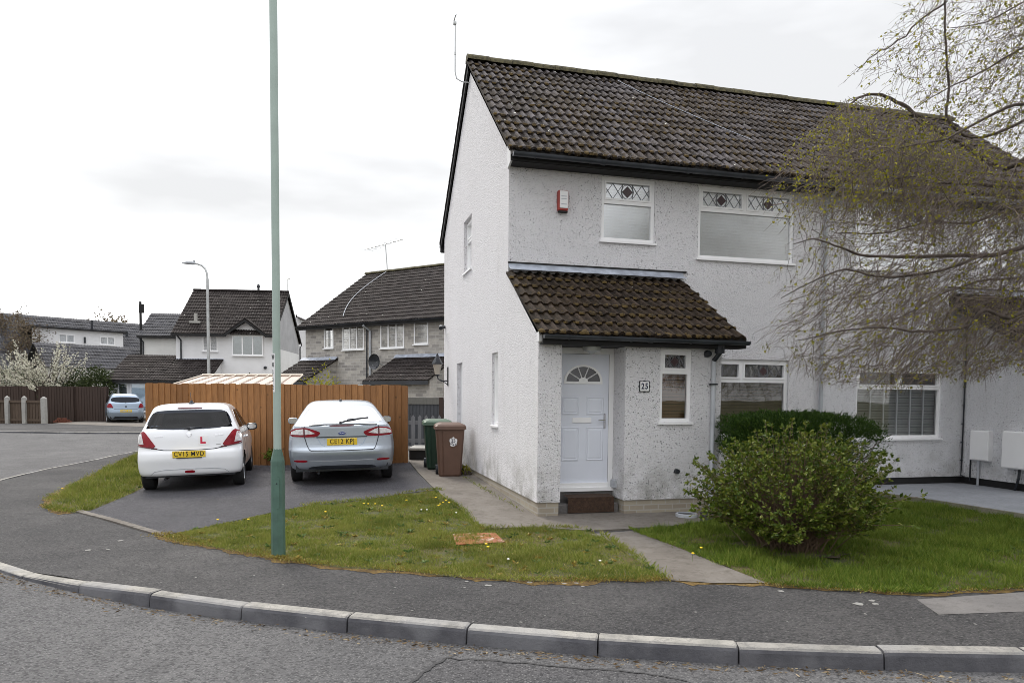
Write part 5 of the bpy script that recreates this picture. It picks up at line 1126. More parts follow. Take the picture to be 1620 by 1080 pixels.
def grey_fences():
    t = thing('panel_fence', 'grey board fence with a pale top rail behind the picket gate', 'fence', (-3.9, 22, .3))
    m = MB(); close_board(m, (-.5, 0), (2.1, 0), -.1, 1.22, .11); m.build('board_panel', MAT['fencegrey'], t); m = MB(); m.box(-.5, 2.1, -.05, .04, 1.20, 1.40); m.build('top_rail', MAT['railgrey'], t)
    for x in (-.5, 2.1): m = MB(); m.box(x - .05, x + .05, .02, .12, -.2, 1.42); m.build('post', MAT['fencegrey'], t)
    t = thing('picket_gate', 'low grey picket gate between the orange fence and the house', 'gate', (-2.72, 17.9, .42))
    m = MB(); k = 0; x = .02
    while x < 1.08: m.prism([(x, .0), (x + .085, .0), (x + .085, .80), (x + .0425, .86), (x, .80)], -.02, 0, lambda u, v, w_: (u, w_, v)); x += .165
    m.build('pickets', MAT['picket'], t)
    for z in (.16, .62): m = MB(); m.box(0, 1.08, 0, .03, z, z + .09); m.build('rail', MAT['picket'], t)
    t = thing('timber_post', 'tall dark brown gate post leaning against the house corner', 'post', (-1.82, 18.3, .3))
    m = MB(); m.box(-.06, .05, -.05, .05, -.1, 1.42); m.box(.06, .11, -.05, .03, -.1, 1.36); m.build('timber', MAT['fencebrown'], t)
    t = thing('paving_slab', 'pale paving slabs laid as a raised step before the picket gate', 'paving', (-2.45, 16.75, .22))
    m = MB(); m.box(0, .62, 0, 1.0, .25, .31, .01); m.box(.63, 1.0, 0, 1.0, .25, .305, .01); m.build('slab', MAT['postconc'], t); m = MB(); m.box(.02, 1.0, .04, 1.0, -.1, .25); m.build('riser', MAT['blackwood'], t)
grey_fences()
def brown_fences():
    z = .22; t = thing('wooden_fence', 'tall dark brown board fence behind the far driveway', 'fence', (-27.0, 37.0, z))
    m = MB(); close_board(m, (-9, -.2), (6.0, -.0), -.1, 1.86, .14, jz=.006); m.build('board_panel', MAT['fencebrown'], t)
    for x in (-8.8, -6.6, -4.4, -2.2, 0, 2.2, 4.2, 5.9): m = MB(); m.box(x - .06, x + .06, -.14, -.02, -.2, 1.88); m.build('post', MAT['fencebrown'], t)
    t = thing('low_fence', 'low brown board fence with pale concrete posts by the side road', 'fence', (-24.1, 34.3, .24))
    m = MB(); close_board(m, (-7, -.0), (1.5, -.0), .0, 1.06, .14, jz=.004); m.build('board_panel', MAT['fencelow'], t)
    for za, zb in ((1.02, 1.14), (.14, .24)): m = MB(); m.box(-7, 1.5, -.06, .0, za, zb); m.build('rail', MAT['fencelow'], t)
    for x, h_, wd in ((-4.2, 1.28, .08), (-2.5, 1.28, .08), (-.2, 1.28, .085), (.62, 1.28, .085), (1.56, 1.26, .11)):
        m = MB(); m.box(x - wd, x + wd, -.15, .02, -.2, h_, .02); m.add([(x - wd, -.15, h_ - .02), (x + wd, -.15, h_ - .02), (x + wd, .02, h_ - .02), (x - wd, .02, h_ - .02), (x - wd * .3, -.06, h_ + .07), (x + wd * .3, -.06, h_ + .07)], [(0, 1, 5, 4), (1, 2, 5), (2, 3, 4, 5), (3, 0, 4)]); m.build('post', MAT['postconc'], t)
    t = thing('brick_stack', 'small pile of red bricks at the foot of the dark fence', 'bricks', (-22.9, 36.2, .26))
    m = MB()
    for k in range(3):
        for i in range(4 - k): m.box(-.45 + i * .23 + k * .1, -.24 + i * .23 + k * .1, -.05, .06, k * .075, k * .075 + .07)
    m.build('bricks', plain('red brick', (.16, .055, .035), .9), t)
brown_fences()
t = thing('lean_to_roof', 'low pinkish polycarbonate canopy roof behind the orange fence', 'canopy', (-9.05, 19, .3))
m = MB(); m.add([(.02, 0, 1.70), (3.17, 0, 1.72), (3.10, 1.2, 1.99), (.28, 1.2, 1.97)], [(0, 1, 2, 3)]); m.build('roof_sheet', MAT['terracotta'], t)
for k in range(10):
    f_ = k / 9; m = MB(); a = Vector((.02 + 3.15 * f_, 0, 1.71 + .02 * f_)); b = Vector((.28 + 2.82 * f_, 1.2, 1.98 + .02 * f_)); m.tube([a + Vector((0, -.01, .015)), b + Vector((0, 0, .015))], .018, n=4); m.build('glazing_bar', MAT['creamframe'], t)
m = MB(); m.tube([(.26, 1.2, 2.0), (3.12, 1.2, 2.02)], .03, n=4); m.build('ridge_bar', MAT['creamframe'], t); m = MB(); m.tube([(.0, -.02, 1.69), (3.2, -.02, 1.71)], .03, n=4); m.build('eaves_bar', MAT['creamframe'], t)
for x in (.06, 3.13): m = MB(); m.box(x - .03, x + .03, 0, .06, -.2, 1.69); m.build('post', MAT['creamframe'], t)

# ------------------------------------------------------------------ bins, covers, mat
def wheelie(body, lid, label, s, t_, rz, sticker):
    p = W(s, t_); z = float(Gz(np.array([p.x]), np.array([p.y]))[0]) + .024
    r = thing('wheelie_bin', label, 'bin', (p.x, p.y, z), TH + rz, 'wheelie bins beside the gable wall')
    m = MB(); rows = []
    for h, wx, y0, y1 in ((.0, .205, -.24, .20), (.03, .215, -.255, .215), (.5, .245, -.285, .25), (.90, .272, -.315, .285), (.92, .285, -.33, .30), (.955, .285, -.33, .30)):
        cr = .035; rows.append([(x, y, h) for x, y in ((-wx + cr, y0), (wx - cr, y0), (wx, y0 + cr), (wx, y1 - cr), (wx - cr, y1), (-wx + cr, y1), (-wx, y1 - cr), (-wx, y0 + cr))])
    vs = sum(rows, []); m.add(vs, [(r_ * 8 + k, r_ * 8 + (k + 1) % 8, r_ * 8 + 8 + (k + 1) % 8, r_ * 8 + 8 + k) for r_ in range(5) for k in range(8)] + [tuple(range(8))])
    m.tube([(-.13, -.262, .06), (-.155, -.31, .88)], .012, n=4)
    bo = m.build('body', body, r)
    m = MB(); rows = []
    for h, wx, y0, y1 in ((.915, .305, -.355, .33), (.97, .300, -.35, .33), (1.0, .28, -.32, .31), (1.035, .20, -.22, .26)): cr = .04; rows.append([(x, y, h) for x, y in ((-wx + cr, y0), (wx - cr, y0), (wx, y0 + cr), (wx, y1 - cr), (wx - cr, y1), (-wx + cr, y1), (-wx, y1 - cr), (-wx, y0 + cr))])
    m.add(sum(rows, []), [(r_ * 8 + k, r_ * 8 + (k + 1) % 8, r_ * 8 + 8 + (k + 1) % 8, r_ * 8 + 8 + k) for r_ in range(3) for k in range(8)] + [tuple(24 + k for k in range(8))]); m.build('lid', lid, r)
    m = MB(); m.tube([(-.25, .36, .95), (.25, .36, .95)], .018, n=8); m.tube([(-.22, .28, .93), (-.22, .36, .95)], .02, n=6); m.tube([(.22, .28, .93), (.22, .36, .95)], .02, n=6); m.build('handle', body, r)
    for sg in (-1, 1):
        m = MB(); x0 = sg * .245; m.lathe([(0, x0 - .02), (.09, x0 - .02), (.10, x0 - .01), (.10, x0 + .03), (.09, x0 + .04), (0, x0 + .04)], 18, (0, .19, .10), 'x'); m.build('wheel', MAT['black'], r, angle=40)
    if sticker:
        Mf = lambda u, v, w_: (u, -.27 - .055 * v + w_, v)
        m = MB(); m.prism([(-.005, .60), (.03, .585), (.075, .59), (.115, .615), (.12, .66), (.135, .70), (.115, .735), (.085, .74), (.055, .775), (.03, .745), (-.01, .735), (-.02, .69), (-.005, .65)], -.012, .01, Mf); st = m.build('number_sticker', MAT['white'], r)
        text('digits', '25', .085, MAT['navy'], st, Matrix.Translation((.055, -.27 - .055 * .70 - .0135, .695)) @ Matrix.Rotation(R(90), 4, 'X'), .002, bold=.002)
        m = MB()
        for (u0, u1, v0, v1) in ((.0, .02, .62, .65), (.04, .07, .605, .63), (.085, .10, .61, .64), (.03, .05, .64, .652)): m.prism([(u0, v0), (u1, v0), (u1, v1), (u0, v1)], -.014, -.008, Mf)
        m.build('smudges', MAT['navy'], st)
wheelie(MAT['binbrown'], MAT['binbrown'], 'brown wheelie bin with a white house number sticker, in front of the green one', -.47, 2.78, R(-6), True)
wheelie(MAT['bingreen'], MAT['bingreenlid'], 'dark green wheelie bin with a paler lid, half behind the brown one', -.56, 3.85, R(-4), False)
p = W(.80, -PJ + .10); z = float(Gz(np.array([p.x]), np.array([p.y]))[0]) + .022
t = thing('door_mat', 'dark brown coir mat hung over the front door step', 'mat', (*W(.84, -PJ + .165)[:2], z), TH)
m = MB(); m.add([(-.34, -.03, .01), (.36, -.03, .01), (.36, -.012, .225), (-.34, -.012, .225), (-.34, .19, .245), (.36, .19, .245), (-.34, -.01, .01), (.36, -.01, .01)], [(0, 1, 2, 3), (3, 2, 5, 4), (1, 7, 2), (0, 3, 6)])
m.build('pile', MAT['mat_brown'], t)
c = [gp(*q) for q in [(716, 848), (783, 846), (799, 861), (722, 865)]]; cx, cy = np.mean(np.array(c), 0); z = float(Gz(np.array([cx]), np.array([cy]))[0])
t = thing('manhole_cover', 'rusty orange rectangular inspection cover set in the front lawn', 'manhole cover', (cx, cy, z)); e1 = (np.array(c[1]) - c[0]) / 2; 
m = MB(); c2 = [(a - cx, b - cy) for a, b in c]; m.prism(c2, -.05, .034); m.build('plate', MAT['rust'], t)
m = MB(); 
for a, b in zip(c2, c2[1:] + c2[:1]):
    v = np.array(b) - a; v /= np.linalg.norm(v); n_ = np.array([v[1], -v[0]]) * .03; m.prism([tuple(a), tuple(b), tuple(np.array(b) + n_), tuple(np.array(a) + n_)], -.05, .030)
m.build('frame', MAT['blackwood'], t)
cx, cy = gp(1086, 819); z = float(Gz(np.array([cx]), np.array([cy]))[0]) + .02
t = thing('drain_cover', 'round grey drain cover beside the porch plinth', 'drain cover', (cx, cy, z)); m = MB(); m.lathe([(.15, 0), (.15, .045), (.125, .05), (.125, .035)], 24); m.build('ring', MAT['greyplastic'], t, angle=40); m = MB(); m.lathe([(0, .037), (.125, .037)], 24); m.build('grate', MAT['black'], t)

# ------------------------------------------------------------------ houses further off
def simple_window(h, M, u0, u1, v0, v1, n=1, blind='blind_w', fw=.06, proud=.03):
    f = MB(); f.mbox(M, u0, u0 + fw, v0, v1, -proud, .05); f.mbox(M, u1 - fw, u1, v0, v1, -proud, .05); f.mbox(M, u0 + fw, u1 - fw, v1 - fw, v1, -proud, .05); f.mbox(M, u0 + fw, u1 - fw, v0, v0 + fw, -proud, .05); f.mbox(M, u0 - .04, u1 + .04, v0 - .05, v0 - .002, -proud - .06, .0)
    for k in range(1, n): x = u0 + (u1 - u0) * k / n; f.mbox(M, x - fw * .6, x + fw * .6, v0 + fw, v1 - fw, -proud + .003, .047)
    o = f.build('window', MAT['upvc'], h)
    p = MB(); p.mbox(M, u0 + fw * .5, u1 - fw * .5, v0 + fw * .5, v1 - fw * .5, .0, .008); p.build('pane', MAT['pane_far'], o)
    p = MB(); p.mbox(M, u0 + fw * .5, u1 - fw * .5, v0 + fw * .5, v1 - fw * .5, .034, .042); p.build('blind', MAT[blind], o)
    return o
def one(f, name, mat, h, **k): m = MB(); f(m); return m.build(name, mat, h, **k)
F0 = lambda t0: (lambda u, v, w_: (u, t0 + w_, v))
def roofs(h, u0, u1, t0, z0, t1, z1, mat, tw=.3, gauge=.34, name='roof', seg=3):
    m = MB(); v = Vector((0, t1 - t0, z1 - z0)); tile_roof(m, (u0, t0, z0), (1, 0, 0), v, u1 - u0, v.length, gauge, tw, seg=seg, jit=.006); return m.build(name, mat, h)
def dark(name, c): return plain(name, c, .5)
DG = plain('dim net curtain', (.17, .18, .19), .6, var=.15, sc=2); MAT['dimnet'] = DG

# white house with the small front gable
h = thing('detached_house', 'white rendered house with brown tiled roof and small front gable', 'house', (-20, 42, .6), R(5)); gz0 = .6
Z = lambda z: z - gz0
m = MB(); wall_plane(m, F0(0), .2, 5.8, -.2, Z(5.35), []); m.quad((.2, 0, -.2), (.2, 7, -.2), (.2, 7, Z(5.35)), (.2, 0, Z(5.35))); m.poly([(.2, 0, Z(5.35)), (.2, 7, Z(5.35)), (.2, 3.5, Z(8.2))]); m.quad((.2, 7, -.2), (5.8, 7, -.2), (5.8, 7, Z(5.35)), (.2, 7, Z(5.35)))
m.quad((5.8, 0, -.2), (5.8, 7, -.2), (5.8, 7, Z(4.55)), (5.8, 0, Z(4.55))); m.poly([(3.25, -.06, Z(5.3)), (5.25, -.06, Z(5.3)), (5.25, -.06, Z(5.34)), (4.26, -.06, Z(6.03)), (3.25, -.06, Z(5.34))]); m.build('wall', MAT['smooth'], h)
m = MB(); m.quad((5.803, 0, Z(4.55)), (5.803, 7, Z(4.55)), (5.803, 7, Z(5.35)), (5.803, 0, Z(5.35))); m.poly([(5.803, 0, Z(5.35)), (5.803, 7, Z(5.35)), (5.803, 3.5, Z(8.2))]); m.build('gable_render', plain('grey render', (.42, .42, .44), .9, var=.12, sc=1.5), h)
ro = roofs(h, .05, 5.95, -.35, Z(5.28), 3.5, Z(8.3), MAT['tile_far']); roofs(h, .05, 5.95, 7.35, Z(5.28), 3.5, Z(8.3), MAT['tile_far'])
one(lambda m: ridge_tiles(m, (.05, 3.5, Z(8.33)), (5.95, 3.5, Z(8.33)), .13), 'ridge', MAT['tile_far'], ro)
def gablet(m):
    for sg in (-1, 1):
        a = Vector((4.26 + sg * 1.18, -.40, Z(5.27))); b = Vector((4.26, -.40, Z(6.17)));
        m.add([a, b, b + Vector((0, 1.3, 0)), a + Vector((0, .35, 0)), a + Vector((0, 0, .07)), b + Vector((0, 0, .07)), b + Vector((0, 1.3, .07)), a + Vector((0, .35, .07))], [(0, 1, 2, 3), (4, 5, 6, 7), (0, 1, 5, 4), (3, 0, 4, 7)])
one(gablet, 'gablet_roof', MAT['tile_far'], h)
def gabb(m):
    for sg in (-1, 1):
        a = Vector((4.26 + sg * 1.2, -.42, Z(5.10))); b = Vector((4.26, -.42, Z(5.99))); m.add([a, b, b + Vector((0, 0, .16)), a + Vector((0, 0, .16)), a + Vector((0, .03, 0)), b + Vector((0, .03, 0)), b + Vector((0, .03, .16)), a + Vector((0, .03, .16))], [(0, 1, 2, 3), (4, 5, 6, 7), (0, 1, 5, 4), (2, 3, 7, 6)])
one(gabb, 'bargeboard', MAT['blackwood'], h)
one(lambda m: m.box(.05, 3.15, -.40, -.33, Z(5.12), Z(5.27)), 'fascia', MAT['blackwood'], h); one(lambda m: m.box(5.40, 5.95, -.40, -.33, Z(5.12), Z(5.27)), 'fascia', MAT['blackwood'], h)
def vb(m):
    m.add([(5.93, -.35, Z(5.1)), (5.93, 3.5, Z(8.12)), (5.93, 3.5, Z(8.32)), (5.93, -.35, Z(5.3)), (5.96, -.35, Z(5.1)), (5.96, 3.5, Z(8.12)), (5.96, 3.5, Z(8.32)), (5.96, -.35, Z(5.3))], [(0, 1, 2, 3), (4, 5, 6, 7), (0, 1, 5, 4)])
    m.add([(5.93, 7.35, Z(5.1)), (5.93, 3.5, Z(8.12)), (5.93, 3.5, Z(8.32)), (5.93, 7.35, Z(5.3)), (5.96, 7.35, Z(5.1)), (5.96, 3.5, Z(8.12)), (5.96, 3.5, Z(8.32)), (5.96, 7.35, Z(5.3))], [(0, 1, 2, 3), (4, 5, 6, 7), (0, 1, 5, 4)])
one(vb, 'verge_board', MAT['blackwood'], h)
simple_window(h, F0(0), 1.72, 2.58, Z(4.28), Z(5.18), 2, 'dimnet'); simple_window(h, F0(-.06), 3.42, 5.2, Z(4.06), Z(5.24), 3, 'blind_g')
one(lambda m: m.tube([(.42, -.36, Z(5.12)), (.5, -.06, Z(4.9)), (.5, -.06, Z(3.8))], .045, n=6), 'downpipe', MAT['black'], h); one(lambda m: m.tube([(5.88, 7.2, Z(5.1)), (5.88, 7.1, Z(4.9)), (5.88, 7.1, Z(2.5))], .05, n=6), 'downpipe', MAT['black'], h)
one(lambda m: (m.box(1.05, 1.2, .55, .75, Z(6.05), Z(6.55)), m.box(.85, 1.45, .35, .75, Z(5.95), Z(6.08))), 'roof_vent', MAT['postconc'], h)
one(lambda m: m.lathe([(.07, Z(8.3)), (.07, Z(8.55)), (.12, Z(8.6)), (.05, Z(8.78)), (0, Z(8.8))], 8, (4.05, 3.5, 0)), 'ridge_vent', MAT['black'], h)
one(lambda m: (m.tube([(5.85, 3.5, Z(8.3)), (5.85, 3.5, Z(9.15))], .02, n=5), m.tube([(5.65, 3.5, Z(9.12)), (6.02, 3.5, Z(9.16))], .03, n=5)), 'aerial', MAT['steel'], h)
one(lambda m: m.lathe([(.0, .02), (.18, 0), (.24, -.05), (.30, -.14)], 14, (-.45, 2.72, Z(5.1)), 'y'), 'satellite_dish', MAT['black'], h)
one(lambda m: m.lathe([(.0, -.12), (.08, -.1), (.1, 0)], 10, (5.3, 0, Z(3.35)), 'y'), 'outside_lamp', MAT['black'], h)
# rear extension and garage belong to the same house
m = MB(); m.quad((-2.95, 3, -.2), (.19, 3, -.2), (.19, 3, Z(5.4)), (-2.95, 3, Z(5.4))); m.quad((-2.95, 3, -.2), (-2.95, 7, -.2), (-2.95, 7, Z(5.4)), (-2.95, 3, Z(5.4))); m.poly([(-2.95, 3, Z(5.4)), (-2.95, 7, Z(5.4)), (-2.95, 5, Z(6.75))]); m.build('extension_wall', MAT['offwhite'], h)
roofs(h, -3.15, .3, 2.72, Z(5.33), 4.95, Z(6.95), MAT['tile_grey'], name='extension_roof'); roofs(h, -3.15, .3, 7.28, Z(5.33), 4.95, Z(6.95), MAT['tile_grey'], name='extension_roof')
one(lambda m: m.box(-3.15, .2, 2.68, 2.74, Z(5.2), Z(5.33)), 'fascia', MAT['blackwood'], h); one(lambda m: m.tube([(-3.0, 2.72, Z(5.2)), (-2.88, 2.96, Z(5.0)), (-2.88, 2.96, Z(4.0))], .045, n=6), 'downpipe', MAT['black'], h)
m = MB(); wall_plane(m, F0(-2.3), -2.45, 2.75, -.2, Z(2.5), [(-2.1, -1.56, Z(1.1), Z(2.33)), (-1.44, .2, Z(.75), Z(2.33))]); m.quad((-2.45, -2.3, -.2), (-2.45, 3, -.2), (-2.45, 3, Z(2.5)), (-2.45, -2.3, Z(2.5))); m.poly([(-2.45, -2.3, Z(2.5)), (-2.45, 3, Z(2.5)), (-2.45, .3, Z(3.95))]); m.quad((2.75, -2.3, -.2), (2.75, 0, -.2), (2.75, 0, Z(2.5)), (2.75, -2.3, Z(2.5))); m.poly([(2.75, -2.3, Z(2.5)), (2.75, 0, Z(2.5)), (2.75, 0, Z(3.6))]); m.build('garage_wall', MAT['smooth'], h)
roofs(h, -2.65, .2, -2.65, Z(2.47), .35, Z(4.02), MAT['tile_far'], name='garage_roof'); roofs(h, .2, 2.9, -2.65, Z(2.47), -.02, Z(3.80), MAT['tile_far'], name='garage_roof'); roofs(h, -2.65, .2, 3.2, Z(2.47), .35, Z(4.02), MAT['tile_far'], name='garage_roof')
one(lambda m: m.box(-2.65, 2.9, -2.68, -2.6, Z(2.32), Z(2.47)), 'fascia', MAT['blackwood'], h); one(lambda m: m.box(.2, 2.9, -.06, -.002, Z(3.74), Z(3.84)), 'flashing', MAT['lead'], h)
simple_window(h, F0(-2.3), -2.1, -1.56, Z(1.1), Z(2.33), 1, 'dimnet'); g = simple_window(h, F0(-2.3), -1.44, .2, Z(.75), Z(2.33), 1, 'blind_w')

# grey brick pair
h = thing('brick_house', 'grey brick semi detached pair with two lean-to porches behind the fence', 'house', (-10.6, 36, .5), R(-33)); gz0 = .5
m = MB(); H = Z(5.2); DP = 9.0; UE = 11.5
wall_plane(m, F0(0), .25, UE, -.2, H, []); m.quad((.25, 0, -.2), (.25, DP, -.2), (.25, DP, H), (.25, 0, H)); m.poly([(.25, 0, H), (.25, DP, H), (.25, DP / 2, Z(8.3))]); m.quad((UE, 0, -.2), (UE, DP, -.2), (UE, DP, H), (UE, 0, H)); m.poly([(UE, 0, H), (UE, DP, H), (UE, DP / 2, Z(8.3))]); m.quad((.25, DP, -.2), (UE, DP, -.2), (UE, DP, H), (.25, DP, H)); m.build('wall', MAT['buffbrick'], h)
ro = roofs(h, .0, UE + .2, -.35, Z(5.12), DP / 2, Z(8.42), MAT['tile_far'], .33, .36); roofs(h, .0, UE + .2, DP + .35, Z(5.12), DP / 2, Z(8.42), MAT['tile_far'], .33, .36)
one(lambda m: ridge_tiles(m, (.0, DP / 2, Z(8.46)), (UE + .2, DP / 2, Z(8.46)), .14), 'ridge', MAT['ridge'], ro)
one(lambda m: m.box(0, UE + .2, -.36, -.30, Z(4.95), Z(5.10)), 'fascia', MAT['blackwood'], h); one(lambda m: gutter(m, (0, -.40, Z(5.12)), (UE + .2, -.40, Z(5.10))), 'gutter', MAT['black'], h)
one(lambda m: m.add([(.02, -.35, Z(4.95)), (.02, DP / 2, Z(8.25)), (.02, DP / 2, Z(8.4)), (.02, -.35, Z(5.1)), (.05, -.35, Z(4.95)), (.05, DP / 2, Z(8.25)), (.05, DP / 2, Z(8.4)), (.05, -.35, Z(5.1))], [(0, 1, 2, 3), (4, 5, 6, 7), (0, 1, 5, 4)]), 'verge_board', MAT['blackwood'], h)
simple_window(h, F0(0), 1.6, 2.26, Z(4.04), Z(5.08), 1, 'dimnet'); simple_window(h, F0(0), 2.88, 4.3, Z(3.92), Z(5.12), 3, 'dimnet'); simple_window(h, F0(0), 5.35, 6.8, Z(3.92), Z(5.14), 3, 'dimnet'); simple_window(h, F0(0), 7.38, 8.2, Z(4.04), Z(5.13), 1, 'blind_g')
one(lambda m: m.tube([(4.62, -.40, Z(5.0)), (4.74, -.06, Z(4.75)), (4.74, -.06, Z(2.2))], .055, n=8), 'downpipe', MAT['greyplastic'], h); one(lambda m: m.tube([(4.5, -.04, Z(4.9)), (4.5, -.04, Z(2.0))], .03, n=5), 'cable', MAT['black'], h)
dsh = one(lambda m: m.lathe([(0, .05), (.20, .02), (.32, -.05), (.36, -.09)], 18, (5.35, -.35, Z(3.3)), 'y'), 'satellite_dish', MAT['black'], h, smooth=True); one(lambda m: (m.tube([(5.35, -.3, Z(3.3)), (5.6, -.0, Z(3.1))], .03, n=5), m.tube([(5.35, -.35, Z(3.1)), (5.5, -.7, Z(3.15))], .015, n=4)), 'dish_arm', MAT['steel'], dsh)
for (u0, u1) in ((.0, 2.55), (6.3, 9.9)):
    PT = 1.85
    one(lambda m: (m.quad((u0 + .2, -PT, -.2), (u1 - .1, -PT, -.2), (u1 - .1, -PT, Z(2.4)), (u0 + .2, -PT, Z(2.4))), m.poly([(u1 - .1, -PT, -.2), (u1 - .1, 0, -.2), (u1 - .1, 0, Z(3.45)), (u1 - .1, -PT, Z(2.4))]), m.poly([(u0 + .2, -PT, -.2), (u0 + .2, 0, -.2), (u0 + .2, 0, Z(3.45)), (u0 + .2, -PT, Z(2.4))])), 'porch_wall', MAT['buffbrick'], h)
    roofs(h, u0, u1, -PT - .25, Z(2.38), 0, Z(3.5), MAT['tile_far'], .33, .34, 'porch_roof'); one(lambda m: m.box(u0, u1, -PT - .29, -PT - .22, Z(2.22), Z(2.37)), 'porch_fascia', MAT['black'], h); one(lambda m: m.add([(u0, -.02, Z(3.62)), (u1, -.02, Z(3.62)), (u1, -.2, Z(3.46)), (u0, -.2, Z(3.46))], [(0, 1, 2, 3)]), 'flashing', MAT['lead'], h)
one(lambda m: m.box(2.9, 4.35, -.05, .02, Z(2.05), Z(2.2)), 'door_frame', MAT['upvc'], h)
one(lambda m: (m.tube([(1.6, DP / 2, Z(8.4)), (1.45, DP / 2, Z(9.9))], .025, n=5), m.tube([(.2, DP / 2 - .3, Z(9.72)), (2.5, DP / 2 + .2, Z(10.1))], .02, n=4), *[m.tube([(x, DP / 2 - .25, Z(9.72) + .15 * (x - .2)), (x, DP / 2 + .25, Z(9.72) + .17 * (x - .2))], .012, n=3) for x in (.3, .6, .9, 1.2, 1.6, 2.0, 2.4)]), 'aerial', MAT['steel'], h)
def cab(m):
    P = []
    for k in range(12): f_ = k / 11; v = .97 - .86 * f_; P.append((1.62 + 1.55 * f_ + -.9 * math.sin(f_ * 2.6), -.35 + (DP / 2 + .35) * v, Z(5.12 + 3.3 * v) + .09))
    m.tube(P, .02, n=4)
one(cab, 'roof_cable', MAT['greyplastic'], h)

# bungalow with a long white dormer, far left
h = thing('dormer_bungalow', 'grey roofed bungalow with a long white dormer behind the blossom tree', 'house', (-31, 48, .8), R(50)); gz0 = .8
m = MB(); m.quad((-6, -3, -.3), (12, -3, -.3), (12, -3, Z(3.2)), (-6, -3, Z(3.2))); m.quad((12, -3, -.3), (12, 6, -.3), (12, 6, Z(3.2)), (12, -3, Z(3.2))); m.poly([(12, -3, Z(3.2)), (12, 6, Z(3.2)), (12, 1.6, Z(6.8))]); m.quad((-6, -3, -.3), (-6, 6, -.3), (-6, 6, Z(3.2)), (-6, -3, Z(3.2))); m.poly([(-6, -3, Z(3.2)), (-6, 6, Z(3.2)), (-6, 1.6, Z(6.8))]); m.build('wall', MAT['offwhite'], h)
roofs(h, -6.2, 12.2, -3.3, Z(3.1), 1.6, Z(6.95), MAT['tile_grey'], .33, .36, seg=2); roofs(h, -6.2, 12.2, 6.4, Z(3.1), 1.6, Z(6.95), MAT['tile_grey'], .33, .36, seg=2)
m = MB(); m.quad((-1.6, -1.7, Z(4.3)), (3.9, -1.7, Z(4.3)), (3.9, -1.7, Z(5.92)), (-1.6, -1.7, Z(5.92))); m.poly([(3.9, -1.7, Z(4.3)), (3.9, 1.4, Z(6.3)), (3.9, -1.7, Z(5.92))]); do = m.build('dormer', MAT['smooth'], h)
m = MB(); m.box(-1.8, 4.1, -1.95, 1.5, Z(5.92), Z(6.02)); m.build('dormer_roof', MAT['blackwood'], do)
for u in (-.1, 2.4): simple_window(h, F0(-1.7), u, u + .95, Z(5.06), Z(5.62), 2, 'dimnet')
one(lambda m: m.box(1.4, 1.5, -1.78, -1.7, Z(5.1), Z(5.5)), 'wall_lamp', MAT['black'], h)
m = MB(); tile_roof(m, (-3, -8.6, Z(3.2)), (1, 0, 0), (0, 1.9, 1.45), 6.6, 2.39, .36, .33, seg=2); tile_roof(m, (-3, -4.8, Z(3.2)), (1, 0, 0), (0, -1.9, 1.45), 6.6, 2.39, .36, .33, seg=2); m.build('wing_roof', MAT['tile_grey'], h)
m = MB(); m.quad((3.4, -8.4, -.3), (3.4, -5, -.3), (3.4, -5, Z(3.2)), (3.4, -8.4, Z(3.2))); m.poly([(3.4, -8.4, Z(3.2)), (3.4, -5, Z(3.2)), (3.4, -6.7, Z(4.55))]); m.quad((-3, -8.4, -.3), (3.4, -8.4, -.3), (3.4, -8.4, Z(3.2)), (-3, -8.4, Z(3.2))); m.build('wing_wall', MAT['offwhite'], h)
def bb(m):
    for sg in (-1, 1): m.add([(3.6, -6.7 + sg * 1.95, Z(3.05)), (3.6, -6.7, Z(4.55)), (3.6, -6.7, Z(4.75)), (3.6, -6.7 + sg * 1.95, Z(3.25)), (3.66, -6.7 + sg * 1.95, Z(3.05)), (3.66, -6.7, Z(4.55)), (3.66, -6.7, Z(4.75)), (3.66, -6.7 + sg * 1.95, Z(3.25))], [(0, 1, 2, 3), (4, 5, 6, 7), (0, 1, 5, 4)])
one(bb, 'bargeboard', MAT['upvc'], h)
for u, dz in ((2.6, 6.2), (4.9, 5.6)): one(lambda m: m.tube([(u, .2, Z(dz) - .4), (u, .2, Z(dz) + .65)], .08, n=6), 'flue', MAT['black'], h)

h = thing('white_house', 'sliver of a white house seen between the white and the brick houses', 'house', (-17.6, 52, .6), R(-2)); gz0 = .6
m = MB(); m.quad((0, 0, -.2), (6, 0, -.2), (6, 0, Z(5.6)), (0, 0, Z(5.6))); m.quad((0, 0, -.2), (0, 7, -.2), (0, 7, Z(5.6)), (0, 0, Z(5.6))); m.poly([(0, 0, Z(5.6)), (6, 0, Z(5.6)), (6, 0, Z(5.8)), (2.0, 0, Z(7.45)), (0, 0, Z(6.2))]); m.build('wall', MAT['smooth'], h)
m = MB(); tile_roof(m, (7.0, -.3, Z(5.2)), (0, 1, 0), (-5.0, 0, 2.15), 8, 5.44, .36, .33, seg=2); m.build('roof', MAT['tile_far'], h); one(lambda m: m.box(1.95, 2.05, -.33, -.29, Z(7.3), Z(7.5)), 'verge_board', MAT['blackwood'], h)
one(lambda m: m.box(3.2, 3.5, -.08, 0, Z(6.0), Z(6.25)), 'wall_box', MAT['black'], h)

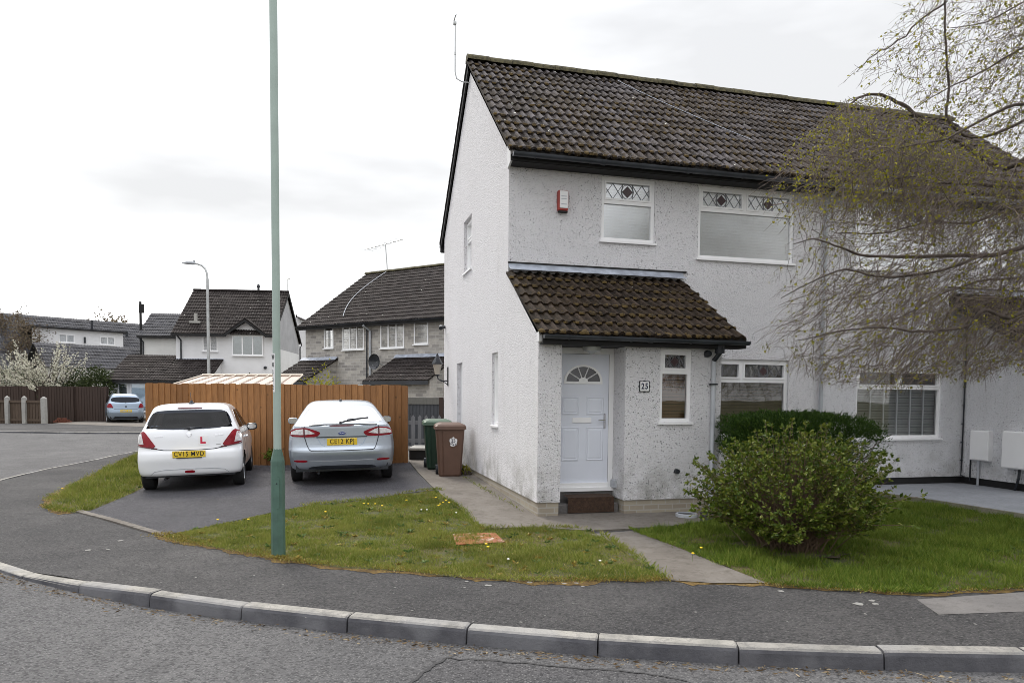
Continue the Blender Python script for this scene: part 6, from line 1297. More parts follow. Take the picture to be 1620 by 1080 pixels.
# pale van roof behind the dark fence, far left
pr = [(.25, .12, .8, .4, 4.3, .5), (.5, .0, .9, .4, 4.4, .7), (.95, .02, .9, .38, 4.3, .7), (1.2, .08, .86, .36, 3.6, .6), (1.6, .2, .76, .34, 3.2, .5), (1.8, .35, .66, .34, 2.9, .5), (1.86, .8, .35, .3, 2.4, .4)]
vc = Car('parked_van', 'pale people carrier whose roof shows above the dark fence, far left', MAT['carwhite2'], pr, 3.2, (-31.2, 39.6, .15), R(-62), 0, None, [(-.88, .8, .32), (.88, 3.4, .32), (.88, .8, .32), (-.88, 3.4, .32)], None); vc.root['category'] = 'van'
for sg in (1, -1): vc.surf('side_window', [(.6, 1.18), (3.1, 1.15), (2.8, 1.6), (.8, 1.66)], MAT['carglass_dark'], 'side', .004, side=sg)
vc.surf('rear_window', chaikin([(-.7, 1.2), (.7, 1.2), (.62, 1.65), (-.62, 1.65)], 1), MAT['carglass_dark'])

# ------------------------------------------------------------------ vegetation
def at(px, py, Y): r = ray(px, py); k = Y / r.y; return CAM + r * k
def project(P):
    q = np.asarray(P, float) - np.array(CAM); f_ = q @ np.array(cF); return np.stack([810 + FPX * (q @ np.array(cR)) / f_, PPY - FPX * (q @ np.array(cU)) / f_], -1)

def grass(name, P, n, L, Wd, mat, lean=.5, off=.014, curve=.5):
    A = np.array(P); x0, y0 = A.min(0); x1, y1 = A.max(0); X = rng.uniform(x0, x1, n * 3); Y = rng.uniform(y0, y1, n * 3); k = inside(A, X, Y); X, Y = X[k][:n], Y[k][:n]; n = len(X)
    # tussocks: patchy length and cover
    fld = lambda x, y, s_, a: np.sin(x * s_ + a) * np.sin(y * s_ * 1.13 + 2 * a) + .6 * np.sin((x + y) * s_ * 1.9 + 3 * a) * np.sin((x - y) * s_ * 1.7 + a)
    q = fld(X, Y, 3.1, .7) + .7 * fld(X, Y, 8.3, 2.1) + .5 * fld(X, Y, 19., .3); keep = rng.uniform(-2.0, .6, n) < q * .8 - .3; X, Y, q = X[keep], Y[keep], q[keep]; n = len(X)
    d_edge = np.min(np.hypot(X[:, None] - A[None, :, 0], Y[:, None] - A[None, :, 1]), 1) if len(A) < 400 else np.full(n, 1.)
    Zz = Gz(X, Y) + off - .004; ln = rng.uniform(*L, n) * np.clip(1 + .5 * q, .3, 2.2) * rng.uniform(.6, 1.25, n); ln = np.clip(ln, .015, None) * np.clip(.45 + d_edge * 3, .45, 1)
    a = rng.uniform(0, 2 * math.pi, n); ll = rng.uniform(.05, lean, n); D = np.stack([np.cos(a) * ll, np.sin(a) * ll, np.ones(n)], 1); D /= np.linalg.norm(D, axis=1)[:, None]
    b = rng.uniform(0, 2 * math.pi, n); S = np.stack([np.cos(b), np.sin(b), np.zeros(n)], 1) * (Wd * rng.uniform(.6, 1.3, n))[:, None] / 2
    base = np.stack([X, Y, Zz], 1); mid = base + D * (ln * .55)[:, None]; D2 = D + np.stack([np.cos(a), np.sin(a), -.3 * np.ones(n)], 1) * (curve * rng.uniform(.2, 1, n))[:, None]; D2 /= np.linalg.norm(D2, axis=1)[:, None]; tip = mid + D2 * (ln * .5)[:, None]
    v = np.empty((n, 5, 3)); v[:, 0] = base - S; v[:, 1] = base + S; v[:, 2] = mid + S * .75; v[:, 3] = mid - S * .75; v[:, 4] = tip
    me = bpy.data.meshes.new(name); i0 = (np.arange(n) * 5)[:, None]; lp = np.concatenate([i0 + np.array([0, 1, 2, 3]), i0 + np.array([3, 2, 4])], 1).reshape(-1)
    me.vertices.add(n * 5); me.vertices.foreach_set('co', v.reshape(-1)); me.loops.add(len(lp)); me.loops.foreach_set('vertex_index', lp); me.polygons.add(2 * n)
    me.polygons.foreach_set('loop_start', np.stack([np.arange(n) * 7, np.arange(n) * 7 + 4], 1).reshape(-1)); me.polygons.foreach_set('loop_total', np.tile([4, 3], n)); me.materials.append(mat); me.update(calc_edges=True); me.validate()
    o = link(name, me); o['kind'] = 'stuff'; return o
def inset(P, d): return [tuple(p) for p in densify(P, .12)]
grass('lawn_grass', inset(lawn, 0), 190000, (.018, .050), .0058, MAT['grass'], 1.3)
grass('lawn_grass', inset(rlawn, 0), 240000, (.036, .09), .006, MAT['grass2'], 1.1)
grass('verge_grass', inset(gleft, 0), 60000, (.05, .12), .008, MAT['grass'], .9)
# ragged tufts creeping over the edges
def tufts(pts, n, sp, L, mat):
    P = catmull([gp(*p) for p in pts], 12); idx = rng.integers(0, len(P), n); ph = rng.uniform(0, 6.28); den = np.sin(np.arange(len(P)) * .35 + ph) + np.sin(np.arange(len(P)) * .13 + 1); idx = idx[rng.uniform(-1.6, 1.6, n) < den[idx]]; n = len(idx)
    XY = P[idx] + rng.normal(size=(n, 2)) * sp; Zz = Gz(XY[:, 0], XY[:, 1]) + .018; a = rng.uniform(0, 6.28, n); D = unit(np.stack([np.cos(a) * .8, np.sin(a) * .8, rng.uniform(.4, 1.3, n)], 1))
    o = leaves_mesh('edge_grass', np.concatenate([XY, Zz[:, None]], 1), D, rng.uniform(*L, n), .007, mat, None, .1); o['kind'] = 'stuff'
tufts([(268, 850), (380, 873), (490, 891), (640, 904), (800, 918), (960, 918), (1050, 917)], 3800, .04, (.02, .05), MAT['grass'])
tufts([(480, 802), (600, 789), (690, 776), (704, 790), (735, 812), (762, 837), (850, 836), (935, 841), (985, 870), (1052, 917)], 3800, .025, (.04, .09), MAT['grass'])
tufts([(1002, 840), (1060, 862), (1130, 890), (1213, 923), (1330, 934), (1450, 939), (1540, 935), (1620, 931)], 3400, .03, (.03, .08), MAT['grass2'])
tufts([(115, 811), (84, 806), (80, 797), (84, 786), (120, 767), (180, 736), (222, 716)], 1800, .05, (.03, .08), MAT['grass'])
tufts([(735, 757), (770, 778), (800, 795), (845, 820)], 420, .03, (.03, .07), MAT['grass']); tufts([(233, 727), (330, 729), (440, 731), (470, 731)], 800, .04, (.05, .14), MAT['grass2'])
MAT['drygrass'] = leafmat('dry moss and straw', [(0, (.12, .085, .02)), (.4, (.24, .17, .035)), (.75, (.30, .26, .06)), (1, (.42, .35, .15))], .9, .2)
tufts([(255, 846), (290, 856), (350, 868), (420, 879)], 2600, .075, (.012, .035), MAT['drygrass']); tufts([(420, 881), (490, 892), (640, 905), (800, 918), (960, 919), (1050, 918)], 3600, .05, (.012, .035), MAT['drygrass']); tufts([(115, 811), (84, 804), (81, 790), (100, 776), (150, 752), (200, 726)], 2600, .07, (.012, .04), MAT['drygrass']); tufts([(1210, 926), (1330, 935), (1450, 940), (1540, 936), (1620, 932)], 1400, .035, (.012, .03), MAT['drygrass']); tufts([(706, 850), (712, 866), (740, 871), (790, 868), (806, 858)], 900, .05, (.012, .035), MAT['drygrass'])
def weeds(name, P, n, mat, L):
    A = np.array(P); X = rng.uniform(A[:, 0].min(), A[:, 0].max(), n * 4); Y = rng.uniform(A[:, 1].min(), A[:, 1].max(), n * 4); k = inside(A, X, Y); X, Y = X[k][:n], Y[k][:n]; q = 11; XX = np.repeat(X, q); YY = np.repeat(Y, q); a = rng.uniform(0, 6.28, len(XX)); s_ = np.repeat(rng.uniform(.6, 1.4, len(X)), q)
    o = leaves_mesh(name, np.stack([XX, YY, Gz(XX, YY) + .02], 1), unit(np.stack([np.cos(a), np.sin(a), rng.uniform(.15, .8, len(XX))], 1)), rng.uniform(*L, len(XX)) * s_, .016 * s_, mat, None, .15); o['kind'] = 'stuff'
MAT['weedleaf'] = leafmat('weed leaves', [(0, (.045, .085, .018)), (.6, (.085, .14, .03)), (1, (.14, .19, .06))], .5, .2)
weeds('lawn_weeds', lawn, 95, MAT['weedleaf'], (.03, .06)); weeds('lawn_weeds', rlawn, 80, MAT['weedleaf'], (.035, .07)); weeds('lawn_weeds', gleft, 40, MAT['weedleaf'], (.04, .08)); weeds('straw', lawn, 130, MAT['drygrass'], (.02, .05))
# dandelions and daisies
def flower(kind, px, py, hgt):
    x, y = gp(px, py); z = float(Gz(np.array([x]), np.array([y]))[0]) + .02
    if kind == 'dandelion': o = thing('dandelion', 'yellow dandelion flower growing in the grass', 'dandelion', (x, y, z), random.uniform(0, 6), 'dandelions in the grass')
    else: o = thing('daisy', 'small white daisy growing in the grass', 'daisy', (x, y, z), random.uniform(0, 6), 'daisies in the grass')
    m = MB(); m.tube([(0, 0, -.02), (.004, 0, hgt * .6), (.012, .004, hgt)], .002, n=4); m.build('stem', MAT['stemgreen'], o)
    m = MB(); r = .017 if kind == 'dandelion' else .014; m.lathe([(0, hgt - .003), (r * .7, hgt), (r, hgt + .007), (r * .7, hgt + .012), (0, hgt + .014)], 10, (.012, .004, 0)); m.build('flower_head', MAT['yellow' if kind == 'dandelion' else 'whitepetal'], o)
for px, py in [(344, 836), (394, 832), (516, 822), (577, 806), (584, 808), (595, 806), (605, 811), (644, 801), (696, 806), (702, 802), (707, 800), (693, 809), (768, 873), (770, 876), (1107, 881), (100, 780), (1095, 889), (712, 807), (690, 797)]: flower('dandelion', px, py, random.uniform(.05, .09))
for px, py in [(668, 815), (675, 814), (722, 819), (805, 897), (947, 897)]: flower('daisy', px, py, random.uniform(.04, .06))

# the leafy shrub on the right lawn
def shrub():
    bx, by = 3.06, 7.72; bz = float(Gz(np.array([bx]), np.array([by]))[0]); t = thing('shrub', 'large bushy green shrub with reddish stems on the right lawn', 'shrub', (bx, by, bz))
    stems = MB(); LP, LD, LL = [], [], []; ns = 900
    for i in range(ns):
        a = random.uniform(0, 2 * math.pi); el = math.asin(random.uniform(-.75, 1)); rr = random.uniform(.62, 1.04) ** .7
        lump = 1 + .10 * math.sin(3 * a + 1) + .08 * math.sin(5 * a + el * 4)
        tip = Vector((1.03 * rr * lump * math.cos(a) * math.cos(el), .92 * rr * lump * math.sin(a) * math.cos(el), .62 + (.73 if el > 0 else .55) * rr * lump * math.sin(el)))
        tip.z = max(tip.z, .08); tip.x += -.03 + .1 * max(0, tip.z - .6)
        b = Vector((random.gauss(0, .13), random.gauss(0, .11), 0)); mid = b * .45 + tip * .5 + Vector((random.gauss(0, .05), random.gauss(0, .05), .10 + random.gauss(0, .05)))
        pts = [b * (1 - s_) ** 2 + mid * 2 * s_ * (1 - s_) + tip * s_ * s_ for s_ in np.linspace(0, 1, 7)]; pts = [p + Vector((random.gauss(0, .01), random.gauss(0, .01), random.gauss(0, .01))) for p in pts]
        stems.tube(pts, .006, .0018, n=4, cap=False); d = (pts[-1] - pts[-2]).normalized()
        for q in range(random.randint(5, 8)): v = (d * .7 + Vector((random.gauss(0, .75), random.gauss(0, .75), random.gauss(0, .6)))).normalized(); LP.append(pts[-1]); LD.append(v); LL.append(random.uniform(.034, .058))
        for q in range(random.randint(15, 24)):
            s_ = random.uniform(.45, 1) ** .6; k = min(5, int(s_ * 6)); p = pts[k].lerp(pts[k + 1], s_ * 6 - k); v = (d * .5 + Vector((random.gauss(0, .9), random.gauss(0, .9), random.gauss(.15, .6)))).normalized(); LP.append(p); LD.append(v); LL.append(random.uniform(.026, .052))
    # a few long shoots
    for a, ln, z in ((.25, 1.32, .85), (-.5, 1.2, .35), (3.3, 1.12, .4), (.1, 1.25, .45), (2.7, 1.05, .9), (-.15, 1.35, .62), (.5, 1.1, 1.05)):
        tip = Vector((ln * math.cos(a), ln * .85 * math.sin(a), z)); pts = [tip * s_ + Vector((0, 0, .12 * math.sin(s_ * 3))) for s_ in np.linspace(.3, 1, 6)]; stems.tube(pts, .005, .002, n=4, cap=False)
        for q in range(26): k = random.randint(1, 5); p = pts[k] + Vector((random.gauss(0, .02), random.gauss(0, .02), random.gauss(0, .02))); v = ((pts[k] - pts[k - 1]).normalized() + Vector((random.gauss(0, .8), random.gauss(0, .8), random.gauss(.2, .6)))).normalized(); LP.append(p); LD.append(v); LL.append(random.uniform(.04, .065))
    stems.build('stems', MAT['bushstem'], t); n = len(LP); L_ = np.array(LL); leaves_mesh('foliage', np.array([tuple(p) for p in LP]), np.array([tuple(p) for p in LD]), L_, L_ * rng.uniform(.42, .56, n), MAT['bushleaf'], t, .22)
    m = MB(); n = 60; m.poly([(.62 * math.cos(2 * math.pi * k / n) * (1 + .12 * math.sin(k * 1.3)), .5 * math.sin(2 * math.pi * k / n) * (1 + .1 * math.sin(k * .9)), .028) for k in range(n)]); s_ = m.build('bare_earth', plain('bare earth', (.075, .055, .035), 1, var=.4, sc=9, bump=.8, bsc=40), t)
shrub()
def clipped_hedge():
    bx, by = 4.08, 10.0; t = thing('clipped_shrub', 'flat topped dark green clipped shrub against the ground floor windows', 'shrub', (bx, by, .06)); n = 110000
    # dense shell and volume of a flat slab, thin at the right end
    U = rng.uniform(-1, 1, (n, 3)); U = U[np.sum(np.abs(U) ** [3.2, 3.0, 6], 1) < 1.0]; U = U[rng.uniform(size=len(U)) < .25 + .75 * (np.max(np.abs(U), 1) > .72)]
    thin = rng.uniform(size=len(U)) < np.where(U[:, 0] > .45, np.where(U[:, 2] < .2, .10, .45), np.where(U[:, 2] < -.4, .35, 1)); U = U[thin]
    lump = 1 + .07 * np.sin(U[:, 0] * 9) * np.sin(U[:, 1] * 7 + 1) + .05 * np.sin(U[:, 0] * 23 + 2) * np.sin(U[:, 2] * 11) + np.abs(rng.normal(size=len(U))) * .035; P = U * np.array([1.04, .62, .36]) * lump[:, None] + np.array([0, 0, 1.13]); P[:, 2] -= .10 * np.clip(U[:, 0] - .2, 0, 1)
    D = unit(U * [.6, .6, .5] + rng.normal(size=U.shape) * .45 + [0, 0, .55]); leaves_mesh('foliage', P, D, rng.uniform(.03, .055, len(P)), .011, MAT['hedge'], t, .1)
    m = MB()
    for i in range(150):
        a = random.uniform(0, 6.28); b = Vector((random.gauss(.1, .14), random.gauss(0, .1), 0)); tip = Vector((random.uniform(-.95, 1.05), random.uniform(-.5, .5), random.uniform(.78, 1.2))); md = (b + tip) / 2 + Vector((random.gauss(0, .08), random.gauss(0, .08), .1)); pts = [b * (1 - s_) ** 2 + md * 2 * s_ * (1 - s_) + tip * s_ * s_ for s_ in np.linspace(0, 1, 6)]; m.tube(pts, .010, .004, n=4, cap=False)
    m.build('stems', MAT['twig'], t)
clipped_hedge()

# ------------------------------------------------------------------ weeping birch at the right
def birch():
    TX, TY = 9.7, 8.8; bz = .1; t = thing('weeping_birch', 'weeping birch with hanging brown twigs and young yellow green leaves at right', 'tree', (TX, TY, bz)); o0 = Vector((TX, TY, bz))
    tk = MB(); tk.tube([(0, 0, -.2), (.02, 0, .8), (-.04, .03, 2.2), (.03, 0, 3.6), (.0, .05, 5.2), (-.05, 0, 6.8)], [.17, .14, .12, .10, .07, .035], n=12); tk.build('trunk', MAT['bark'], t, smooth=True)
    limbs = [  # (px, py, depth) polylines from the trunk outwards, base and tip radius
        ([(1800, 330, 8.6), (1690, 300, 8.5), (1620, 294, 8.4), (1566, 290, 8.3), (1543, 284, 8.25), (1478, 285, 8.15), (1440, 281, 8.1), (1400, 292, 8.0)], .040, .006),
        ([(1800, 250, 8.7), (1680, 225, 8.9), (1590, 265, 8.9), (1530, 235, 9.0), (1470, 195, 9.0), (1445, 178, 9.0), (1420, 160, 9.0), (1395, 151, 9.0), (1370, 152, 9.0), (1345, 165, 8.9), (1320, 190, 8.9)], .045, .008),
        ([(1800, 120, 8.6), (1700, 150, 8.7), (1560, 215, 8.8), (1502, 185, 8.8), (1503, 130, 8.8), (1500, 80, 8.75), (1496, 20, 8.7), (1492, -60, 8.7)], .022, .010),
        ([(1498, 0, 8.7), (1470, 22, 8.7), (1445, 45, 8.6), (1430, 62, 8.6), (1400, 80, 8.6), (1375, 92, 8.5), (1350, 120, 8.5)], .012, .004),
        ([(1800, 420, 8.4), (1680, 380, 8.0), (1580, 400, 7.9), (1500, 399, 7.9), (1430, 400, 7.9), (1365, 400, 7.8), (1330, 390, 7.8), (1290, 378, 7.8), (1262, 384, 7.7)], .034, .004),
        ([(1560, 400, 7.9), (1480, 430, 7.7), (1400, 440, 7.7), (1340, 430, 7.6), (1290, 445, 7.6), (1240, 470, 7.5)], .018, .004),
        ([(1800, 480, 8.4), (1680, 450, 7.8), (1600, 500, 7.7), (1555, 490, 7.6), (1530, 515, 7.6), (1480, 522, 7.5), (1430, 520, 7.5), (1370, 520, 7.5), (1300, 530, 7.4), (1250, 540, 7.4)], .030, .004),
        ([(1800, 460, 8.7), (1660, 440, 9.2), (1560, 445, 9.4), (1480, 470, 9.4), (1420, 500, 9.4), (1350, 510, 9.3)], .026, .004),
        ([(1700, 330, 8.6), (1600, 330, 8.9), (1530, 350, 9.0), (1470, 345, 9.0), (1400, 362, 9.0), (1340, 361, 9.0), (1318, 358, 9.0)], .020, .004),
        ([(1640, 545, 8.0), (1590, 520, 8.0), (1560, 548, 8.0), (1540, 560, 8.0), (1520, 600, 8.0)], .014, .004),
        ([(1800, 40, 8.6), (1700, 40, 8.5), (1620, 75, 8.4), (1560, 110, 8.4), (1500, 140, 8.4), (1450, 170, 8.3)], .022, .004),
        ([(1820, -60, 8.6), (1740, -30, 8.9), (1640, -10, 9.0), (1560, 30, 9.1), (1500, 45, 9.1)], .02, .004),
        ([(1780, 250, 8.6), (1700, 200, 8.2), (1620, 170, 8.0), (1560, 190, 8.0), (1500, 225, 7.9), (1440, 235, 7.9), (1380, 255, 7.8), (1330, 300, 7.8)], .026, .004),
    ]
    LP = []
    for P, r0, r1 in limbs:
        pts = [at(*p) for p in P]; first = Vector((TX, TY, min(6.6, max(1.6, pts[0].z - .2)))); pts = [first] + pts if P[0][0] >= 1780 else pts
        C_ = catmull([tuple(p) for p in pts], 5); C_ = C_ + np.cumsum(rng.normal(size=C_.shape) * .006, 0); m = MB(); m.tube([Vector(p) - o0 for p in C_], r0, r1, n=7); m.build('branch', MAT['bark'], t, smooth=True); LP.append(C_)
    ALL = np.concatenate(LP)
    A = [(1330, 160), (1400, 140), (1450, 178), (1620, 245), (1960, 330), (1960, 640), (1700, 600), (1600, 575), (1560, 598), (1500, 592), (1450, 604), (1400, 612), (1330, 606), (1270, 592), (1215, 566), (1200, 535), (1240, 480), (1225, 430), (1250, 380), (1195, 300), (1230, 245), (1290, 195)]
    B = [(1335, 130), (1365, 95), (1420, 30), (1490, -70), (1960, -160), (1960, 330), (1620, 245), (1500, 190), (1420, 150)]
    tw = MB(); LPs, LDs = [], []; cnt = 0
    def grow(reg, n, dl, dr, ln, leafp, thick, dens):
        nonlocal cnt
        Ar = np.array(reg); X = rng.uniform(Ar[:, 0].min(), Ar[:, 0].max(), n * 4); Y = rng.uniform(Ar[:, 1].min(), Ar[:, 1].max(), n * 4); k = inside(Ar, X, Y); X, Y = X[k], Y[k]
        pr = dens(X, Y); k = rng.uniform(size=len(X)) < pr; X, Y = X[k][:n], Y[k][:n]
        for x, y in zip(X, Y):
            if x > 1650 and n < 3000 and random.random() < .55: continue
            Yd = random.uniform(*dr); p = at(float(x), float(y), Yd); L_ = random.uniform(*ln); ns = 8; st = L_ / ns
            d = Vector((random.gauss(-.45, .6), random.gauss(-.05, .6), random.gauss(-.25, .45))).normalized(); dd = dl(x, y); fa = random.gauss(0, .48) + .18 * math.sin(x / 47 + y / 71); dd = (dd[0] * math.cos(fa) - dd[1] * math.sin(fa), dd[0] * math.sin(fa) + dd[1] * math.cos(fa)); pts = [p]
            for s_ in range(ns):
                d = (d * .74 + Vector((dd[0], 0, dd[1])) * .26 + Vector((random.gauss(0, .24), random.gauss(0, .22), random.gauss(0, .22)))).normalized(); pts.append(pts[-1] + d * st * random.uniform(.6, 1.4))
            Q = project(np.array([tuple(q) for q in pts])); ok = inside(Ar, Q[:, 0], Q[:, 1]) | inside(np.array(A), Q[:, 0], Q[:, 1]); last = ns
            for i_ in range(len(ok)):
                if not ok[i_]: last = i_ - 1; break
            last = min(ns, last + 1)
            if last < 3: continue
            pts = pts[:last + 1]; r0 = random.uniform(*thick); tw.tube([q - o0 for q in pts], r0, r0 * .45, n=3, cap=False); cnt += 1
            if random.random() < .6:   # side twig
                b = random.randint(1, len(pts) - 2); sd = (pts[b + 1] - pts[b]).normalized(); sp = [pts[b]]; e2 = (sd + Vector((random.gauss(0, .6), random.gauss(0, .6), random.gauss(-.2, .3)))).normalized()
                for _ in range(4): e2 = (e2 * .8 + Vector((dd[0], 0, dd[1])) * .2 + Vector((random.gauss(0, .15), random.gauss(0, .15), random.gauss(0, .1)))).normalized(); sp.append(sp[-1] + e2 * random.uniform(.03, .07))
                tw.tube([q - o0 for q in sp], r0 * .6, r0 * .35, n=3, cap=False)
            lp = leafp(x, y)
            for q in pts[1:]:
                while random.random() < lp: LPs.append(tuple(q - o0 + Vector((random.gauss(0, .012), random.gauss(0, .012), random.gauss(0, .012))))); LDs.append((random.gauss(0, 1), random.gauss(0, 1), random.gauss(-.4, .8))); lp *= .55
    down = lambda x, y: (-.34, -.94) if y < 420 else (-.52, -.85)
    def leafA(x, y):
        g = math.exp(-((x - 1310) / 75) ** 2 - ((y - 270) / 90) ** 2) * .75 + math.exp(-((x - 1500) / 120) ** 2 - ((y - 230) / 60) ** 2) * .5 + math.exp(-((x - 1265) / 40) ** 2 - ((y - 350) / 60) ** 2) * .5
        return .30 + g * 1.3
    clump = lambda x, y: .5 + .5 * np.clip(np.sin(x / 29 + 1.3 * np.sin(y / 41)) * np.sin(y / 37 + x / 83) + .6, 0, 1)
    def densA(x, y):
        left = np.clip((x - 1215) / 190, .16, 1); return left * clump(x, y) * np.where((y > 310) & (y < 425) & (x < 1440), .40, 1) * np.where(y > 420, 1.0, .85)
    grow(A, 4900, down, (7.2, 9.9), (.3, .9), leafA, (.0020, .0036), densA)
    grow([(1330, 158), (1400, 142), (1450, 178), (1600, 240), (1640, 330), (1480, 345), (1340, 330), (1215, 310), (1240, 240), (1290, 195)], 900, lambda x, y: (-.30, -.95), (7.6, 9.4), (.25, .7), leafA, (.0022, .0036), lambda x, y: np.clip((x - 1200) / 160, .15, 1) * clump(x, y))
    grow(A, 900, lambda x, y: (-.7, -.65), (7.3, 9.0), (.5, 1.1), lambda x, y: .05, (.0035, .006), densA)
    grow(B, 3000, lambda x, y: (-.62, -.74), (7.8, 9.6), (.3, .8), lambda x, y: .5, (.0022, .0036), lambda x, y: np.clip((x - 1300) / 300, .25, 1) * clump(x, y))
    grow([(1640, -160), (2300, -160), (2420, 250), (2380, 660), (1900, 690), (1640, 610)], 3600, lambda x, y: (random.gauss(-.1, .3), -.9), (7.4, 10.6), (.4, 1.1), lambda x, y: .3, (.0022, .0038), lambda x, y: .4 + .6 * clump(x, y))
    tw.build('hanging_twigs', MAT['twig'], t)['kind'] = 'stuff'
    n = len(LPs); o = leaves_mesh('leaves', np.array(LPs), unit(np.array(LDs)), rng.uniform(.02, .042, n), rng.uniform(.016, .030, n), MAT['birchleaf'], t, .2); o['kind'] = 'stuff'
birch()

# ------------------------------------------------------------------ trees and shrubs far left
def blossom_tree(x, y, z, hgt, rad, label, n=70):
    t = thing('blossom_tree', label, 'tree', (x, y, z)); tr = MB(); P, D = [], []
    tr.tube([(0, 0, -.2), (.05, 0, .8), (0, 0, 1.5)], .11, .08, n=8)
    for i in range(n):
        a = random.uniform(0, 6.28); el = random.uniform(.25, 1.35); ln = hgt * random.uniform(.45, .8); st = Vector((0, 0, random.uniform(.7, 1.6))); d = Vector((math.cos(a) * math.cos(el) * rad / hgt * 1.9, math.sin(a) * math.cos(el) * rad / hgt * 1.9, math.sin(el) * 1.0)); pts = [st]
        for k in range(8): d = (d + Vector((random.gauss(0, .14), random.gauss(0, .14), random.gauss(.03, .1)))); pts.append(pts[-1] + d.normalized() * ln / 8)
        tr.tube(pts, .028, .006, n=4, cap=False)
        dens = random.choice((.15, .5, 1, 1.4))
        for k in range(2, 9):
            for _ in range(int(random.uniform(8, 22) * dens)): q = pts[k].lerp(pts[k - 1], random.random()) + Vector((random.gauss(0, .05), random.gauss(0, .05), random.gauss(0, .05))); P.append(tuple(q)); D.append((random.gauss(0, 1), random.gauss(0, 1), random.gauss(0, 1)))
    tr.build('trunk', MAT['bark'], t); n = len(P); leaves_mesh('blossom', np.array(P), unit(np.array(D)), rng.uniform(.05, .10, n), rng.uniform(.05, .09, n), MAT['blossom'], t, .2)
    m = MB(); Q = np.array(P)[rng.integers(0, n, 1500)] * [1, 1, .8] + rng.normal(size=(1500, 3)) * .25; leaves_mesh('young_leaves', Q, unit(rng.normal(size=(1500, 3))), .08, .05, MAT['conifer'], t, .2)
blossom_tree(-25.4, 39.2, .25, 4.4, 2.3, 'white blossom tree in front of the dormer bungalow', 80)
blossom_tree(-28.4, 40.5, .25, 4.2, 2.0, 'second white blossom tree at the left edge of the picture', 55)
def leafy(x, y, z, rx, ry, rz, label, mat, n, name='evergreen_shrub', size=.12, lum=.25, cat='shrub', group=None, trunk=True):
    t = thing(name, label, cat, (x, y, z), random.uniform(0, 6), group); U = rng.normal(size=(n, 3)); U = unit(U) * rng.uniform(.35, 1, (n, 1)) ** .5
    ph = rng.uniform(0, 6.28, 3); lump = 1 + lum * np.sin(U[:, 0] * 5 + ph[0]) * np.sin(U[:, 2] * 6 + ph[1]) + lum * .6 * np.sin(U[:, 1] * 9 + ph[2]) * np.sin(U[:, 0] * 11)
    P = U * lump[:, None] * [rx, ry, rz] + [0, 0, rz * 1.02]; D = unit(U + rng.normal(size=(n, 3)) * .8); leaves_mesh('crown', P, D, rng.uniform(.6, 1.3, n) * size, size * .5, mat, t, .2)
    m = MB(); 
    for k in range(7): a = random.uniform(0, 6.28); m.tube([(0, 0, -.2), (.1 * math.cos(a), .1 * math.sin(a), rz * .5), (rx * .6 * math.cos(a), ry * .6 * math.sin(a), rz * 1.3)], .05, .012, n=5)
    m.build('trunk', MAT['bark'], t)
leafy(-22.6, 39.0, .25, 1.25, .9, 1.42, 'dark green shrub behind the brown fence next to the white garage', MAT['conifer'], 5000)
leafy(-24.6, 40.2, .25, 1.5, .9, 1.3, 'dark evergreen shrub under the blossom tree', MAT['conifer'], 4500)
leafy(-27.2, 41.0, .25, 1.6, .9, 1.3, 'evergreen shrub between the two blossom trees', MAT['conifer'], 4500)
leafy(-30.0, 41.8, .25, 1.7, .9, 1.4, 'evergreen shrub at the far left end of the dark fence', MAT['conifer'], 4000)
leafy(-33.2, 46, .5, 1.9, 1.8, 3.2, 'bare brown tree at the left edge behind the blossom', MAT['farwood'], 9000, 'bare_tree', .14, .35, 'tree')
leafy(-30.6, 45, .5, 1.4, 1.3, 2.9, 'smaller bare brown tree just left of the dormer bungalow', MAT['farwood'], 6000, 'bare_tree', .12, .35, 'tree')
leafy(-6.75, 25, .4, .85, .6, 1.1, 'straggly pale green shrub behind the orange fence below the brick porch', MAT['birchleaf'], 900, 'garden_shrub', .09, .4)
leafy(-9.05, 24.5, .4, .5, .4, .9, 'small dark shrub in front of the left brick porch', MAT['conifer'], 900, 'garden_shrub', .08, .4)
leafy(-52.5, 92, .5, 3.6, 3, 5.4, 'distant bare tree showing over the bungalow roof', MAT['farwood'], 5000, 'bare_tree', .35, .3, 'tree')
p = gp(737, 752); leafy(p[0], p[1], .19, .10, .07, .09, 'yellow green weed at the foot of the gable wall by the brown bin', MAT['birchleaf'], 140, 'weed', .05, .3, 'weed')
p = gp(437, 735); leafy(p[0], p[1], .25, .26, .14, .14, 'clump of weeds at the foot of the orange fence between the cars', MAT['grass2'], 420, 'weed', .07, .3, 'weed')

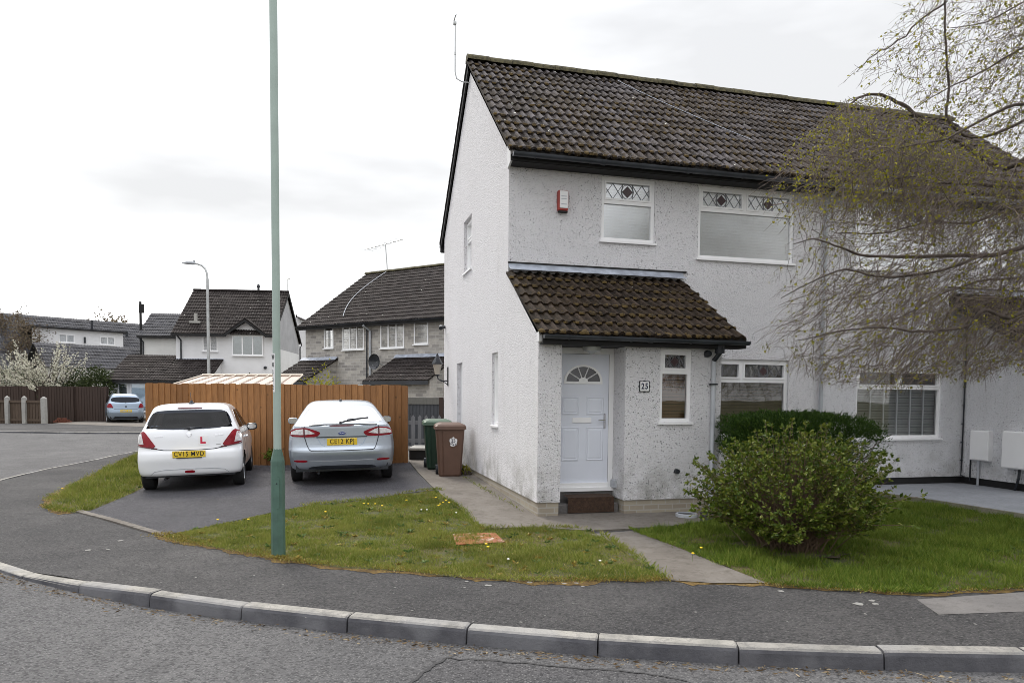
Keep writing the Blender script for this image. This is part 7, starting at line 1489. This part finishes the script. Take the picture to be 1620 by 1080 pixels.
# ------------------------------------------------------------------ small litter: gum spots, twigs and dead leaves in the gutter
m = MB()
def spot(px, py, r, f=Gz, up=.004):
    x, y = gp(px, py, f); z = float(f(np.array([x]), np.array([y]))[0]) + up; n = 9; a0 = random.uniform(0, 6); m.poly([(x + r * random.uniform(.6, 1.2) * math.cos(a0 + 6.283 * k / n), y + r * random.uniform(.6, 1.2) * math.sin(a0 + 6.283 * k / n), z) for k in range(n)])
for px, py, r in [(140, 870, .035), (190, 855, .035), (171, 869, .025), (225, 849, .02), (772, 926, .035), (738, 920, .02), (838, 921, .03), (893, 923, .022), (912, 922, .022), (922, 928, .02), (1358, 955, .045), (1380, 950, .03), (1384, 955, .03), (1235, 935, .03), (1543, 987, .014), (1369, 971, .016), (735, 929, .012), (824, 984, .014), (907, 955, .012), (1100, 968, .012), (448, 924, .013), (310, 913, .012), (560, 938, .012), (652, 966, .012), (172, 688, .08)] + [(random.uniform(60, 1600), random.uniform(860, 985), random.uniform(.005, .011)) for _ in range(46)]: 
    if py > 860 + max(0, (px - 900)) * .09 or px < 300: spot(px, py, r)
o = m.build('gum_spots', plain('pale gum spots', (.24, .235, .22), .9)); o['kind'] = 'stuff'
n = 900; k = rng.integers(12, 90, n); P = KC[np.clip(k, 0, len(KC) - 1)] + rng.normal(size=(n, 2)) * .04; P[:, 1] -= .05 + np.abs(rng.normal(size=n)) * .045; a = rng.uniform(0, 6.28, n)
o = leaves_mesh('gutter_litter', np.stack([P[:, 0], P[:, 1], Rz(P[:, 0], P[:, 1]) + .006], 1), unit(np.stack([np.cos(a), np.sin(a) * .6, rng.uniform(-.05, .15, n)], 1)), rng.uniform(.015, .06, n), rng.uniform(.003, .012, n), leafmat('dry litter', [(0, (.09, .06, .035)), (.6, (.16, .11, .06)), (1, (.33, .27, .18))], .9, 0), None, .1); o['kind'] = 'stuff'
struct(zone('road', [gp(*q, Rz) for q in [(640, 1090), (672, 1062), (704, 1041), (800, 1047), (900, 1056), (1010, 1064), (1090, 1078), (1130, 1095)]], Rz, .002, asphalt('road patch', (.065, .063, .066), (.10, .097, .098), (.23, .225, .22), sc=62), .3))
def crack(px, f, wdt, up):
    P = catmull([gp(*q, f) for q in px], 8); P = P + rng.normal(size=P.shape) * .008; mb = MB()
    T = np.gradient(P, axis=0); T /= np.linalg.norm(T, axis=1)[:, None]; N_ = np.stack([T[:, 1], -T[:, 0]], 1) * wdt; Zz = f(P[:, 0], P[:, 1]) + up
    for i in range(len(P) - 1): mb.add([(*(P[i] - N_[i]), Zz[i]), (*(P[i + 1] - N_[i + 1]), Zz[i + 1]), (*(P[i + 1] + N_[i + 1]), Zz[i + 1]), (*(P[i] + N_[i]), Zz[i])], [(0, 1, 2, 3)])
    return mb.build('road', plain('crack tar', (.04, .039, .04), .9))
struct(crack([(640, 1090), (672, 1062), (704, 1041)], Rz, .011, .007)); struct(crack([(704, 1041), (800, 1047), (900, 1056), (1010, 1064), (1090, 1078)], Rz, .008, .007))
